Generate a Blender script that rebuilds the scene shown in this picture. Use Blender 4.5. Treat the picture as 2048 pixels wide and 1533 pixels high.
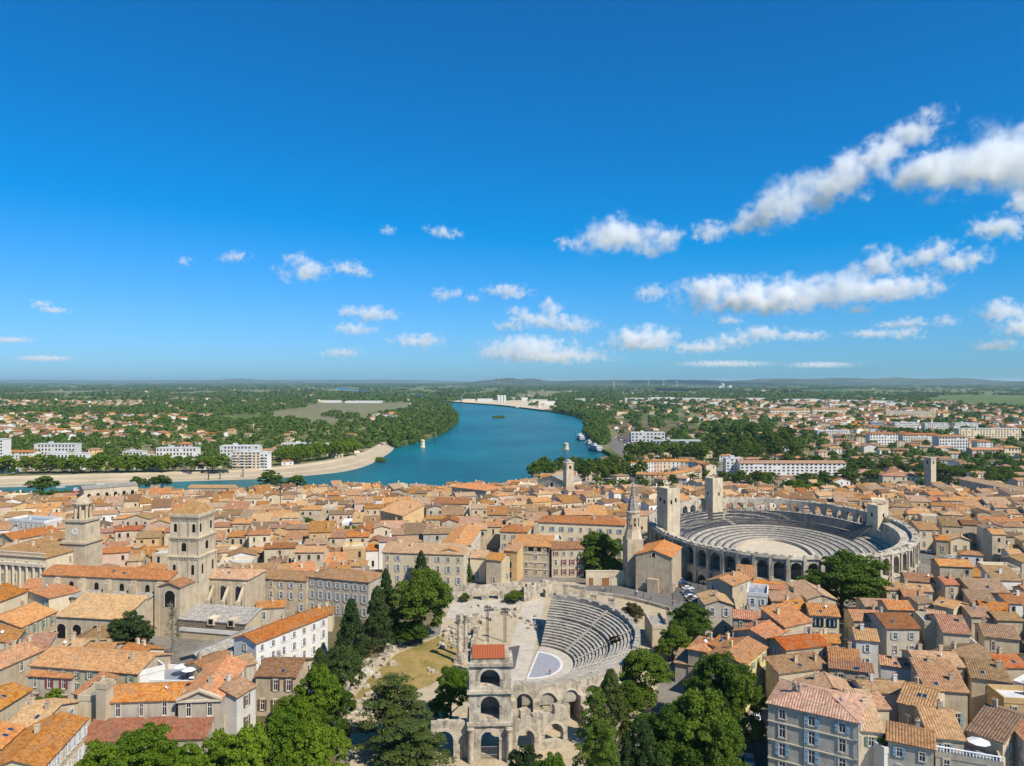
import bpy, bmesh, math, random
import numpy as np
from mathutils import Vector, Matrix

for _o in list(bpy.data.objects):
    bpy.data.objects.remove(_o, do_unlink=True)
R = math.radians
rnd = random.Random(7)
SC = bpy.context.scene
COL = SC.collection

# ---------------------------------------------------------------- camera
CAM_Z, FPX, CX, HY = 75.0, 1479.0, 1024.0, 763.0        # photo pixels (2048 wide)
cam_d = bpy.data.cameras.new('camera')
cam_d.sensor_width = 36.0
cam_d.lens = 36.0 * FPX / 2048.0
cam_d.shift_y = (HY - 766.5) / 2048.0
cam_d.clip_start, cam_d.clip_end = 1.0, 120000.0
cam = bpy.data.objects.new('camera', cam_d)
COL.objects.link(cam)
cam.location = (0, 0, CAM_Z)
cam.rotation_euler = (R(90), 0, 0)
SC.camera = cam

# ---------------------------------------------------------------- sky and sun
SUN_EL, SUN_AZ = 48.0, math.degrees(math.atan2(7.2, -7.4))   # azimuth from +Y towards +X
world = bpy.data.worlds.new('World')
SC.world = world
world.use_nodes = True
wn = world.node_tree
wn.nodes.clear()
sky = wn.nodes.new('ShaderNodeTexSky')
sky.sky_type = 'NISHITA'
sky.sun_disc = False
sky.sun_elevation = R(SUN_EL)
sky.sun_rotation = R(SUN_AZ)
sky.altitude = 300
sky.air_density = 1.0
sky.dust_density = 0.55
sky.ozone_density = 2.5
# the camera's vivid colour response, the same over the whole sky: less red, a little less green
sep = wn.nodes.new('ShaderNodeSeparateColor')
comb = wn.nodes.new('ShaderNodeCombineColor')
wn.links.new(sky.outputs[0], sep.inputs[0])
for ch, (off, k) in enumerate(((2.3, 0.47), (0.0, 0.62), (0.0, 1.06))):
    m1 = wn.nodes.new('ShaderNodeMath'); m1.operation = 'SUBTRACT'; m1.inputs[1].default_value = off
    m2 = wn.nodes.new('ShaderNodeMath'); m2.operation = 'MAXIMUM'; m2.inputs[1].default_value = 0.12
    m3 = wn.nodes.new('ShaderNodeMath'); m3.operation = 'MULTIPLY'; m3.inputs[1].default_value = k
    wn.links.new(sep.outputs[ch], m1.inputs[0]); wn.links.new(m1.outputs[0], m2.inputs[0]); wn.links.new(m2.outputs[0], m3.inputs[0])
    wn.links.new(m3.outputs[0], comb.inputs[ch])
bg = wn.nodes.new('ShaderNodeBackground')
bg.inputs['Strength'].default_value = 0.108
wo = wn.nodes.new('ShaderNodeOutputWorld')
wn.links.new(comb.outputs[0], bg.inputs[0])
wn.links.new(bg.outputs[0], wo.inputs[0])

sun_d = bpy.data.lights.new('sun', 'SUN')
sun_d.energy = 5.0
sun_d.angle = R(0.53)
sun_d.color = (1.0, 0.93, 0.82)
sun = bpy.data.objects.new('sun', sun_d)
COL.objects.link(sun)
_sd = Vector((math.sin(R(SUN_AZ)) * math.cos(R(SUN_EL)), math.cos(R(SUN_AZ)) * math.cos(R(SUN_EL)), math.sin(R(SUN_EL))))
sun.rotation_euler = _sd.to_track_quat('Z', 'Y').to_euler()
sun.location = _sd * 300

SC.view_settings.view_transform = 'Standard'
SC.view_settings.look = 'None'
SC.view_settings.exposure = 0.32
SC.view_settings.gamma = 1.0
SC.render.engine = 'CYCLES'
cy = SC.cycles
cy.use_denoising = True
cy.max_bounces = 8
cy.diffuse_bounces = 2
cy.glossy_bounces = 2
cy.transmission_bounces = 2
cy.transparent_max_bounces = 6
cy.volume_bounces = 8
cy.volume_step_rate = 1.0
cy.volume_max_steps = 96
cy.caustics_reflective = cy.caustics_refractive = False
cy.sample_clamp_indirect = 6.0

# ---------------------------------------------------------------- pixel helpers
def ray(px, py, z):
    Y = (CAM_Z - z) * FPX / (py - HY)
    return ((px - CX) / FPX * Y, Y)

def at(px, py, Y):
    return ((px - CX) / FPX * Y, Y, CAM_Z - (py - HY) / FPX * Y)

def sstep(a, b, x):
    t = min(1.0, max(0.0, (x - a) / (b - a)))
    return t * t * (3 - 2 * t)

def gz(x, y):
    "ground height: the old town stands on a low hill that falls towards the river"
    return -9.0 * sstep(300, 560, y)

def rayg(px, py, h=0.0):
    "pixel -> point at height h over the ground"
    z = h
    for _ in range(12):
        X, Y = ray(px, py, z)
        z = gz(X, Y) + h
    return X, Y

# ---------------------------------------------------------------- materials
def new_mat(name, rough=0.85, spec=0.2):
    m = bpy.data.materials.new(name)
    m.use_nodes = True
    nt = m.node_tree
    b = nt.nodes['Principled BSDF']
    b.inputs['Roughness'].default_value = rough
    b.inputs['Specular IOR Level'].default_value = spec
    return m, nt, b

def N(nt, t, **k):
    n = nt.nodes.new(t)
    for a, v in k.items():
        setattr(n, a, v)
    return n

def setin(n, **k):
    for a, v in k.items():
        n.inputs[a.replace('_', ' ')].default_value = v
    return n

def ramp(nt, fac, stops):
    r = N(nt, 'ShaderNodeValToRGB')
    e = r.color_ramp.elements
    while len(e) < len(stops):
        e.new(0.5)
    for el, (p, c) in zip(e, stops):
        el.position = p
        el.color = (*c, 1) if len(c) == 3 else c
    nt.links.new(fac, r.inputs[0])
    return r.outputs[0]

def mixc(nt, fac, a, b, mode='MIX'):
    m = N(nt, 'ShaderNodeMix', data_type='RGBA', blend_type=mode)
    for k, v in (('Factor', fac), ('A', a), ('B', b)):
        i = [s for s in m.inputs if s.name == k and (s.type == 'RGBA' if k != 'Factor' else s.type == 'VALUE')][0]
        if hasattr(v, 'is_output'):
            nt.links.new(v, i)
        else:
            i.default_value = (*v, 1) if isinstance(v, tuple) and len(v) == 3 else v
    return [o for o in m.outputs if o.type == 'RGBA'][0]

def math_(nt, op, a, b=0.0, clamp=False):
    m = N(nt, 'ShaderNodeMath', operation=op, use_clamp=clamp)
    for i, v in ((0, a), (1, b)):
        if hasattr(v, 'is_output'):
            nt.links.new(v, m.inputs[i])
        else:
            m.inputs[i].default_value = v
    return m.outputs[0]

def noise(nt, scale, vec=None, detail=3.0, rough=0.55):
    n = N(nt, 'ShaderNodeTexNoise')
    setin(n, Scale=scale, Detail=detail, Roughness=rough)
    if vec is not None:
        nt.links.new(vec, n.inputs['Vector'])
    return n.outputs['Fac']

def wpos(nt):
    return N(nt, 'ShaderNodeNewGeometry').outputs['Position']

def bump(nt, b, h, dist=0.05, strength=0.6):
    n = N(nt, 'ShaderNodeBump')
    setin(n, Strength=strength, Distance=dist)
    nt.links.new(h, n.inputs['Height'])
    nt.links.new(n.outputs[0], b.inputs['Normal'])

MAT = {}
def obj_rand(nt):
    return N(nt, 'ShaderNodeObjectInfo').outputs['Random']

def roof_mat(name, a, b, c, rel=0.5, val=1.0, sat=1.0):
    "canal tiles: u runs along the eave, v up the slope; every tile has its own firing colour"
    m, nt, bs = new_mat(name, 0.9, 0.1)
    uv = N(nt, 'ShaderNodeUVMap')
    mp = N(nt, 'ShaderNodeMapping')
    mp.inputs['Scale'].default_value = (2.0, 2.2, 1)
    nt.links.new(uv.outputs[0], mp.inputs[0])
    fl = N(nt, 'ShaderNodeVectorMath', operation='FLOOR')
    nt.links.new(mp.outputs[0], fl.inputs[0])
    wn_ = N(nt, 'ShaderNodeTexWhiteNoise', noise_dimensions='2D')
    nt.links.new(fl.outputs[0], wn_.inputs['Vector'])
    p = wpos(nt)
    n1 = noise(nt, 0.35, p, 4, 0.6)
    n2 = noise(nt, 2.3, p, 4, 0.7)
    f = math_(nt, 'ADD', math_(nt, 'MULTIPLY', wn_.outputs['Value'], 0.42), math_(nt, 'MULTIPLY', n2, 0.62))
    col = ramp(nt, f, [(0.18, c), (0.45, a), (0.85, b)])
    # grey lichen in patches
    pat = ramp(nt, n1, [(0.48, (0, 0, 0)), (0.70, (0.58, 0.58, 0.58))])
    col = mixc(nt, pat, col, (0.27, 0.19, 0.12))
    n3 = noise(nt, 0.9, p, 5, 0.75)
    pat2 = ramp(nt, n3, [(0.56, (0, 0, 0)), (0.68, (0.65, 0.65, 0.65))])
    col = mixc(nt, pat2, col, (0.13, 0.10, 0.07))
    hv = N(nt, 'ShaderNodeHueSaturation')
    r = obj_rand(nt)
    nt.links.new(math_(nt, 'ADD', 0.493, math_(nt, 'MULTIPLY', math_(nt, 'FRACT', math_(nt, 'MULTIPLY', r, 17.3)), 0.018)), hv.inputs['Hue'])
    if val != 1.0:
        hv.inputs['Value'].default_value = val
    else:
        nt.links.new(math_(nt, 'ADD', 0.66, math_(nt, 'MULTIPLY', r, 0.50)), hv.inputs['Value'])
    nt.links.new(math_(nt, 'ADD', sat * 0.92, math_(nt, 'MULTIPLY', math_(nt, 'FRACT', math_(nt, 'MULTIPLY', r, 7.7)), 0.24)), hv.inputs['Saturation'])
    nt.links.new(col, hv.inputs['Color'])
    nt.links.new(hv.outputs[0], bs.inputs['Base Color'])
    # overlap of the rows
    sv = N(nt, 'ShaderNodeSeparateXYZ')
    nt.links.new(mp.outputs[0], sv.inputs[0])
    row = math_(nt, 'FRACT', sv.outputs['Y'])
    colm = math_(nt, 'PINGPONG', sv.outputs['X'], 0.5)
    h = math_(nt, 'ADD', math_(nt, 'MULTIPLY', row, -0.5), math_(nt, 'MULTIPLY', colm, 1.6))
    h = math_(nt, 'ADD', h, math_(nt, 'MULTIPLY', wn_.outputs['Value'], 0.35))
    bump(nt, bs, h, 0.10, rel)
    MAT[name] = m

for nm, a, b, c in [
    ('roof_orange', (0.42, 0.182, 0.074), (0.53, 0.290, 0.140), (0.23, 0.088, 0.038)),
    ('roof_tan', (0.41, 0.238, 0.122), (0.52, 0.340, 0.200), (0.24, 0.130, 0.066)),
    ('roof_brown', (0.29, 0.168, 0.092), (0.41, 0.270, 0.165), (0.16, 0.088, 0.048)),
    ('roof_pink', (0.39, 0.200, 0.118), (0.53, 0.34, 0.230), (0.27, 0.125, 0.076)),
    ('roof_red', (0.37, 0.125, 0.052), (0.46, 0.200, 0.095), (0.23, 0.070, 0.030)),
]:
    roof_mat(nm, a, b, c)
    for q, (v_, s_) in enumerate(((.52, 1.0), (.76, 1.16), (.92, .95), (1.12, 1.10))):
        roof_mat(f'{nm}_{q}', a, b, c, .5, v_, s_)

def stone_mat(name, a, b, dark, sc=0.25, strk=0.5, block=0.0, rough=0.92, drand=0.25, blot=0.0):
    m, nt, bs = new_mat(name, rough, 0.12)
    p = wpos(nt)
    n1 = noise(nt, sc, p, 6, 0.65)
    col = ramp(nt, n1, [(0.32, a), (0.66, b)])
    mp = N(nt, 'ShaderNodeMapping')
    mp.inputs['Scale'].default_value = (1, 1, 0.16)
    nt.links.new(p, mp.inputs[0])
    n2 = noise(nt, 0.8, mp.outputs[0], 5, 0.7)
    st = ramp(nt, n2, [(0.50, (0, 0, 0)), (0.72, (strk, strk, strk))])
    col = mixc(nt, st, col, dark)
    hgt = noise(nt, 3.0, p, 5, 0.7)
    if blot:
        n5 = noise(nt, 0.55, p, 7, 0.75)
        col = mixc(nt, ramp(nt, n5, [(0.47, (0, 0, 0)), (0.66, (blot, blot, blot))]), col, dark)
    if block:
        br = N(nt, 'ShaderNodeTexVoronoi', feature='DISTANCE_TO_EDGE')
        mp2 = N(nt, 'ShaderNodeMapping')
        mp2.inputs['Scale'].default_value = (block, block, block * 1.9)
        nt.links.new(p, mp2.inputs[0])
        nt.links.new(mp2.outputs[0], br.inputs['Vector'])
        br.inputs['Scale'].default_value = 1.0
        j = ramp(nt, br.outputs['Distance'], [(0.0, (0.55, 0.55, 0.55)), (0.07, (1, 1, 1))])
        col = mixc(nt, 1.0, col, j, 'MULTIPLY')
    hv = N(nt, 'ShaderNodeHueSaturation')
    r = obj_rand(nt)
    nt.links.new(math_(nt, 'ADD', 1.0 - drand / 2, math_(nt, 'MULTIPLY', r, drand)), hv.inputs['Value'])
    nt.links.new(col, hv.inputs['Color'])
    nt.links.new(hv.outputs[0], bs.inputs['Base Color'])
    bump(nt, bs, hgt, 0.12, 0.5)
    MAT[name] = m

stone_mat('wall_stone', (0.42, 0.335, 0.22), (0.57, 0.47, 0.325), (0.20, 0.155, 0.10), 0.4, 0.55)
stone_mat('wall_cream', (0.57, 0.465, 0.30), (0.68, 0.575, 0.40), (0.32, 0.25, 0.16), 0.3, 0.35)
stone_mat('wall_grey', (0.37, 0.325, 0.25), (0.49, 0.435, 0.345), (0.17, 0.145, 0.11), 0.4, 0.55)
stone_mat('wall_white', (0.58, 0.55, 0.49), (0.70, 0.67, 0.61), (0.45, 0.42, 0.37), 0.3, 0.3)
stone_mat('wall_ochre', (0.50, 0.33, 0.15), (0.60, 0.42, 0.21), (0.30, 0.20, 0.10), 0.3, 0.35)
stone_mat('wall_pink', (0.50, 0.35, 0.265), (0.60, 0.44, 0.34), (0.33, 0.23, 0.17), 0.3, 0.35)
stone_mat('old_stone', (0.38, 0.32, 0.23), (0.58, 0.50, 0.375), (0.105, 0.092, 0.075), 0.22, 0.9, 0.0, 0.95, 0.16, 0.75)
stone_mat('arena_stone', (0.42, 0.36, 0.265), (0.64, 0.56, 0.43), (0.085, 0.08, 0.072), 0.16, 0.95, 0.0, 0.95, 0.16, 0.6)
stone_mat('tier_stone', (0.33, 0.29, 0.23), (0.48, 0.43, 0.35), (0.16, 0.14, 0.115), 0.35, 0.8, 0.0, 0.95, 0.2, 0.45)
stone_mat('grey_roof_stone', (0.24, 0.22, 0.185), (0.39, 0.36, 0.31), (0.13, 0.12, 0.10), 0.8, 0.6, 0.7)
stone_mat('tower_stone', (0.45, 0.365, 0.245), (0.60, 0.50, 0.35), (0.20, 0.165, 0.12), 0.3, 0.65, 0.0)
stone_mat('concrete', (0.46, 0.45, 0.42), (0.56, 0.55, 0.52), (0.32, 0.31, 0.29), 0.3, 0.3)
stone_mat('paving', (0.30, 0.265, 0.225), (0.40, 0.36, 0.315), (0.22, 0.19, 0.16), 0.15, 0.3, 0.6)
stone_mat('stage_floor', (0.42, 0.365, 0.28), (0.55, 0.485, 0.385), (0.27, 0.225, 0.165), 0.25, 0.5, 0.0, 0.95, 0.1, 0.4)
stone_mat('quay_stone', (0.36, 0.285, 0.185), (0.47, 0.385, 0.265), (0.26, 0.205, 0.13), 0.03, 0.35, 0.0)

def ground_mat(name, cols, sc, sc2=None, rough=0.97, lo=0.35, hi=0.68):
    m, nt, bs = new_mat(name, rough, 0.05)
    p = wpos(nt)
    n1 = noise(nt, sc, p, 6, 0.62)
    k = [(lo + (hi - lo) * i / (len(cols) - 1), c) for i, c in enumerate(cols)]
    col = ramp(nt, n1, k)
    n2 = noise(nt, sc2 or sc * 12, p, 4, 0.7)
    sh = ramp(nt, n2, [(0.3, (0.72, 0.72, 0.72)), (0.7, (1.1, 1.1, 1.1))])
    col = mixc(nt, 1.0, col, sh, 'MULTIPLY')
    nt.links.new(col, bs.inputs['Base Color'])
    bump(nt, bs, n2, 0.1, 0.4)
    MAT[name] = m

ground_mat('town_ground', [(0.17, 0.15, 0.125), (0.25, 0.22, 0.18), (0.20, 0.185, 0.16)], 0.05, 0.8)
ground_mat('asphalt', [(0.10, 0.097, 0.092), (0.15, 0.142, 0.132)], 0.08, 2.0)
ground_mat('light_asphalt', [(0.15, 0.14, 0.125), (0.20, 0.185, 0.165)], 0.08, 2.0)
ground_mat('dirt', [(0.40, 0.315, 0.195), (0.48, 0.39, 0.26), (0.36, 0.29, 0.185)], 0.12, 1.5)
ground_mat('dry_lawn', [(0.125, 0.135, 0.028), (0.27, 0.20, 0.065), (0.36, 0.25, 0.09), (0.16, 0.15, 0.035)], 0.07, 1.2, lo=0.30, hi=0.70)
ground_mat('lawn', [(0.075, 0.115, 0.018), (0.12, 0.15, 0.03)], 0.3, 2.0)
ground_mat('plain', [(0.075, 0.11, 0.032), (0.125, 0.15, 0.045), (0.24, 0.205, 0.105), (0.11, 0.135, 0.040)], 0.0045, 0.06)
ground_mat('field_pale', [(0.17, 0.165, 0.085), (0.215, 0.20, 0.11), (0.135, 0.15, 0.065)], 0.012, 0.05)
ground_mat('field_green', [(0.09, 0.135, 0.035), (0.13, 0.17, 0.05)], 0.01, 0.05)
ground_mat('sand', [(0.52, 0.44, 0.31), (0.60, 0.52, 0.385)], 0.2, 2.0)
ground_mat('scrub', [(0.08, 0.085, 0.03), (0.15, 0.125, 0.065), (0.20, 0.165, 0.095)], 0.03, 0.5)

def flat_mat(name, col, rough=0.6, spec=0.3, metal=0.0, var=0.0):
    m, nt, bs = new_mat(name, rough, spec)
    bs.inputs['Metallic'].default_value = metal
    n = noise(nt, 1.3, wpos(nt), 4, 0.7)
    k = 0.12
    c = ramp(nt, n, [(0.3, tuple(v * (1 - k) for v in col)), (0.7, tuple(min(1, v * (1 + k)) for v in col))])
    nt.links.new(c, bs.inputs['Base Color'])
    MAT[name] = m
for nm, c, r_, s_, me_ in [
    ('glass', (0.022, 0.028, 0.036), 0.12, 0.5, 0), ('frame_white', (0.68, 0.67, 0.64), 0.6, 0.3, 0),
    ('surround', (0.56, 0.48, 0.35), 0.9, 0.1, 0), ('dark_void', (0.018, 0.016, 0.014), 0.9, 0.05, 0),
    ('shutter_blue', (0.24, 0.36, 0.43), 0.7, 0.2, 0), ('shutter_green', (0.17, 0.25, 0.17), 0.7, 0.2, 0),
    ('shutter_grey', (0.40, 0.42, 0.43), 0.7, 0.2, 0), ('shutter_brown', (0.16, 0.085, 0.05), 0.7, 0.2, 0),
    ('shutter_white', (0.66, 0.67, 0.68), 0.7, 0.2, 0), ('shutter_red', (0.24, 0.045, 0.04), 0.7, 0.2, 0),
    ('door_wood', (0.28, 0.13, 0.05), 0.7, 0.2, 0), ('zinc', (0.30, 0.33, 0.37), 0.45, 0.4, 0.3),
    ('metal_grey', (0.30, 0.32, 0.34), 0.45, 0.4, 0.4), ('metal_dark', (0.05, 0.05, 0.05), 0.5, 0.4, 0.3),
    ('clay', (0.42, 0.19, 0.09), 0.9, 0.1, 0), ('bark', (0.10, 0.075, 0.05), 0.95, 0.05, 0),
    ('bark_pale', (0.22, 0.19, 0.15), 0.95, 0.05, 0), ('terracotta_new', (0.36, 0.10, 0.036), 0.8, 0.2, 0),
    ('blue_floor', (0.29, 0.29, 0.305), 0.8, 0.1, 0), ('white_paint', (0.80, 0.79, 0.76), 0.7, 0.2, 0),
    ('stone_gable', (0.45, 0.38, 0.27), 0.9, 0.1, 0), ('rubber', (0.02, 0.02, 0.02), 0.8, 0.2, 0),
    ('awning_green', (0.05, 0.30, 0.24), 0.7, 0.2, 0), ('plastic_white', (0.75, 0.75, 0.74), 0.5, 0.4, 0),
    ('seat_metal', (0.085, 0.092, 0.105), 0.6, 0.3, 0.1), ('skin', (0.45, 0.27, 0.19), 0.6, 0.3, 0),
    ('cloth_dark', (0.03, 0.035, 0.05), 0.9, 0.1, 0), ('cloth_white', (0.7, 0.68, 0.65), 0.9, 0.1, 0),
    ('cloth_blue', (0.06, 0.13, 0.30), 0.9, 0.1, 0), ('cloth_red', (0.40, 0.06, 0.05), 0.9, 0.1, 0),
    ('hair', (0.04, 0.025, 0.015), 0.8, 0.2, 0), ('hull_blue', (0.03, 0.05, 0.10), 0.4, 0.5, 0),
    ('brick_wall', (0.30, 0.135, 0.075), 0.9, 0.1, 0), ('clock_face', (0.62, 0.60, 0.55), 0.7, 0.2, 0),
    ('lemon', (0.60, 0.47, 0.18), 0.9, 0.1, 0), ('wood_plank', (0.20, 0.155, 0.11), 0.9, 0.1, 0),
]:
    flat_mat(nm, c, r_, s_, me_)

def car_mat(name, col):
    m, nt, bs = new_mat(name, 0.25, 0.5)
    bs.inputs['Base Color'].default_value = (*col, 1)
    bs.inputs['Coat Weight'].default_value = 0.6
    MAT[name] = m
for nm, c in [('car_white', (0.78, 0.78, 0.77)), ('car_black', (0.015, 0.016, 0.02)), ('car_blue', (0.03, 0.07, 0.17)), ('car_grey', (0.25, 0.26, 0.27)), ('car_red', (0.35, 0.02, 0.02)), ('car_cyan', (0.07, 0.30, 0.42))]:
    car_mat(nm, c)

def leaf_mat(name, dark, light, trans=0.28):
    m = bpy.data.materials.new(name)
    m.use_nodes = True
    nt = m.node_tree
    b = nt.nodes['Principled BSDF']
    setin(b, Roughness=0.65)
    b.inputs['Specular IOR Level'].default_value = 0.18
    p = wpos(nt)
    n1 = noise(nt, 0.8, p, 4, 0.7)
    r = obj_rand(nt)
    f = math_(nt, 'ADD', math_(nt, 'MULTIPLY', n1, 0.9), math_(nt, 'MULTIPLY', math_(nt, 'SUBTRACT', r, 0.5), 0.35))
    col = ramp(nt, f, [(0.25, dark), (0.68, light)])
    nt.links.new(col, b.inputs['Base Color'])
    t = N(nt, 'ShaderNodeBsdfTranslucent')
    tc = mixc(nt, 1.0, col, (1.25, 1.25, 0.55), 'MULTIPLY')
    nt.links.new(tc, t.inputs[0])
    ms = N(nt, 'ShaderNodeMixShader')
    ms.inputs[0].default_value = trans
    nt.links.new(b.outputs[0], ms.inputs[1])
    nt.links.new(t.outputs[0], ms.inputs[2])
    nt.links.new(ms.outputs[0], nt.nodes['Material Output'].inputs['Surface'])
    MAT[name] = m
leaf_mat('leaf_bright', (0.075, 0.140, 0.007), (0.195, 0.275, 0.017), 0.34)
leaf_mat('leaf_mid', (0.050, 0.096, 0.008), (0.132, 0.19, 0.016), 0.30)
leaf_mat('leaf_dark', (0.026, 0.052, 0.012), (0.072, 0.105, 0.022), 0.22)
leaf_mat('leaf_olive', (0.055, 0.082, 0.016), (0.14, 0.165, 0.034), 0.25)
leaf_mat('leaf_brown', (0.075, 0.062, 0.022), (0.15, 0.115, 0.045), 0.2)
leaf_mat('leaf_far', (0.046, 0.092, 0.011), (0.130, 0.190, 0.024), 0.28)

def water_mat():
    m, nt, bs = new_mat('river_water', 0.25, 0.07)
    p = wpos(nt)
    n1 = noise(nt, 0.004, p, 5, 0.6)
    mp = N(nt, 'ShaderNodeMapping')
    mp.inputs['Scale'].default_value = (1, 0.35, 1)
    mp.inputs['Rotation'].default_value = (0, 0, R(25))
    nt.links.new(p, mp.inputs[0])
    n4 = noise(nt, 0.02, mp.outputs[0], 6, 0.65)
    f = math_(nt, 'ADD', math_(nt, 'MULTIPLY', n1, 0.6), math_(nt, 'MULTIPLY', n4, 0.4))
    col = ramp(nt, f, [(0.36, (0.001, 0.070, 0.086)), (0.50, (0.0015, 0.102, 0.118)), (0.64, (0.003, 0.150, 0.160))])
    nt.links.new(col, bs.inputs['Base Color'])
    bs.inputs['IOR'].default_value = 1.33
    h = math_(nt, 'ADD', noise(nt, 0.25, mp.outputs[0], 5, 0.7), math_(nt, 'MULTIPLY', noise(nt, 0.03, p, 4, 0.6), 1.5))
    bump(nt, bs, h, 1.4, 0.85)
    MAT['water'] = m
water_mat()

# ---------------------------------------------------------------- object helpers
def thing(name, label, cat, loc=(0, 0, 0), rotz=0.0, group=None):
    o = bpy.data.objects.new(name, None)
    COL.objects.link(o)
    o.location = loc
    o.rotation_euler = (0, 0, rotz)
    o['label'] = label
    o['category'] = cat
    if group:
        o['group'] = group
    return o

def tag(o, label=None, cat=None, group=None, kind=None):
    for k, v in (('label', label), ('category', cat), ('group', group), ('kind', kind)):
        if v:
            o[k] = v
    return o

def place(name, me, parent=None, loc=(0, 0, 0), rotz=0.0, scale=None):
    o = bpy.data.objects.new(name, me)
    COL.objects.link(o)
    o.parent = parent
    o.location = loc
    o.rotation_euler = (0, 0, rotz)
    if scale is not None:
        o.scale = scale
    return o

class MB:
    "collects faces for one mesh"
    def __init__(s):
        s.v, s.f, s.m, s.uv, s.T = [], [], [], [], None
    def face(s, pts, mat=0, uv=None):
        i = len(s.v)
        if s.T:
            pts = [s.T(p) for p in pts]
        s.v.extend([tuple(p) for p in pts])
        s.f.append(tuple(range(i, i + len(pts))))
        s.m.append(mat)
        s.uv.extend(uv if uv else [(p[0] * .5 + p[1] * .5, p[2]) for p in pts])
    def box(s, x0, x1, y0, y1, z0, z1, mat=0, bottom=True):
        a, b, c, d = (x0, y0, z0), (x1, y0, z0), (x1, y1, z0), (x0, y1, z0)
        e, f, g, h = (x0, y0, z1), (x1, y0, z1), (x1, y1, z1), (x0, y1, z1)
        s.face((a, b, f, e), mat); s.face((b, c, g, f), mat); s.face((c, d, h, g), mat); s.face((d, a, e, h), mat)
        s.face((e, f, g, h), mat)
        if bottom:
            s.face((d, c, b, a), mat)
    def prism(s, poly, z0, z1, mat=0, top=True):
        n = len(poly)
        for i in range(n):
            p, q = poly[i], poly[(i + 1) % n]
            s.face(((p[0], p[1], z0), (q[0], q[1], z0), (q[0], q[1], z1), (p[0], p[1], z1)), mat)
        if top:
            s.face([(p[0], p[1], z1) for p in poly], mat)
            s.face([(p[0], p[1], z0) for p in reversed(poly)], mat)
    def loft(s, rings, mat=0, caps=True):
        for a, b in zip(rings, rings[1:]):
            n = len(a)
            for i in range(n):
                s.face((a[i], a[(i + 1) % n], b[(i + 1) % n], b[i]), mat)
        if caps:
            s.face(list(reversed(rings[0])), mat)
            s.face(rings[-1], mat)
    def tube(s, path, radii, n=8, mat=0):
        rings = []
        P = [Vector(p) for p in path]
        for i, p in enumerate(P):
            d = (P[min(i + 1, len(P) - 1)] - P[max(i - 1, 0)]).normalized()
            u = d.cross(Vector((0.31, 0.17, 0.94)))
            if u.length < 0.05:
                u = d.cross(Vector((1, 0, 0)))
            u.normalize()
            w = d.cross(u)
            r = radii[i] if hasattr(radii, '__len__') else radii
            rings.append([tuple(p + (u * math.cos(2 * math.pi * k / n) + w * math.sin(2 * math.pi * k / n)) * r) for k in range(n)])
        s.loft(rings, mat)
    def lathe(s, prof, n=16, mat=0, cx=0, cy=0, caps=True):
        rings = [[(cx + r * math.cos(2 * math.pi * k / n), cy + r * math.sin(2 * math.pi * k / n), z) for k in range(n)] for r, z in prof]
        s.loft(rings, mat, caps)
    def mesh(s, name, mats, smooth=False):
        me = bpy.data.meshes.new(name)
        me.from_pydata(s.v, [], s.f)
        for m in mats:
            me.materials.append(MAT[m] if isinstance(m, str) else m)
        if len(mats) > 1:
            me.polygons.foreach_set('material_index', s.m)
        uvl = me.uv_layers.new(name='UVMap')
        uvl.data.foreach_set('uv', [c for p in s.uv for c in p])
        if smooth:
            me.polygons.foreach_set('use_smooth', [True] * len(s.f))
        me.update()
        return me
    def obj(s, name, mats, parent=None, loc=(0, 0, 0), rotz=0.0, smooth=False):
        if isinstance(mats, str):
            mats = [mats]
        return place(name, s.mesh(name, mats, smooth), parent, loc, rotz)

def np_mesh(name, V, F, mat, uv=None):
    "quads or tris from numpy arrays"
    me = bpy.data.meshes.new(name)
    k = F.shape[1]
    me.vertices.add(len(V)); me.loops.add(F.size); me.polygons.add(len(F))
    me.vertices.foreach_set('co', V.astype(np.float32).ravel())
    me.loops.foreach_set('vertex_index', F.astype(np.int32).ravel())
    me.polygons.foreach_set('loop_start', np.arange(0, F.size, k, dtype=np.int32))
    me.update(calc_edges=True)
    me.materials.append(MAT[mat] if isinstance(mat, str) else mat)
    return me

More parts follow.
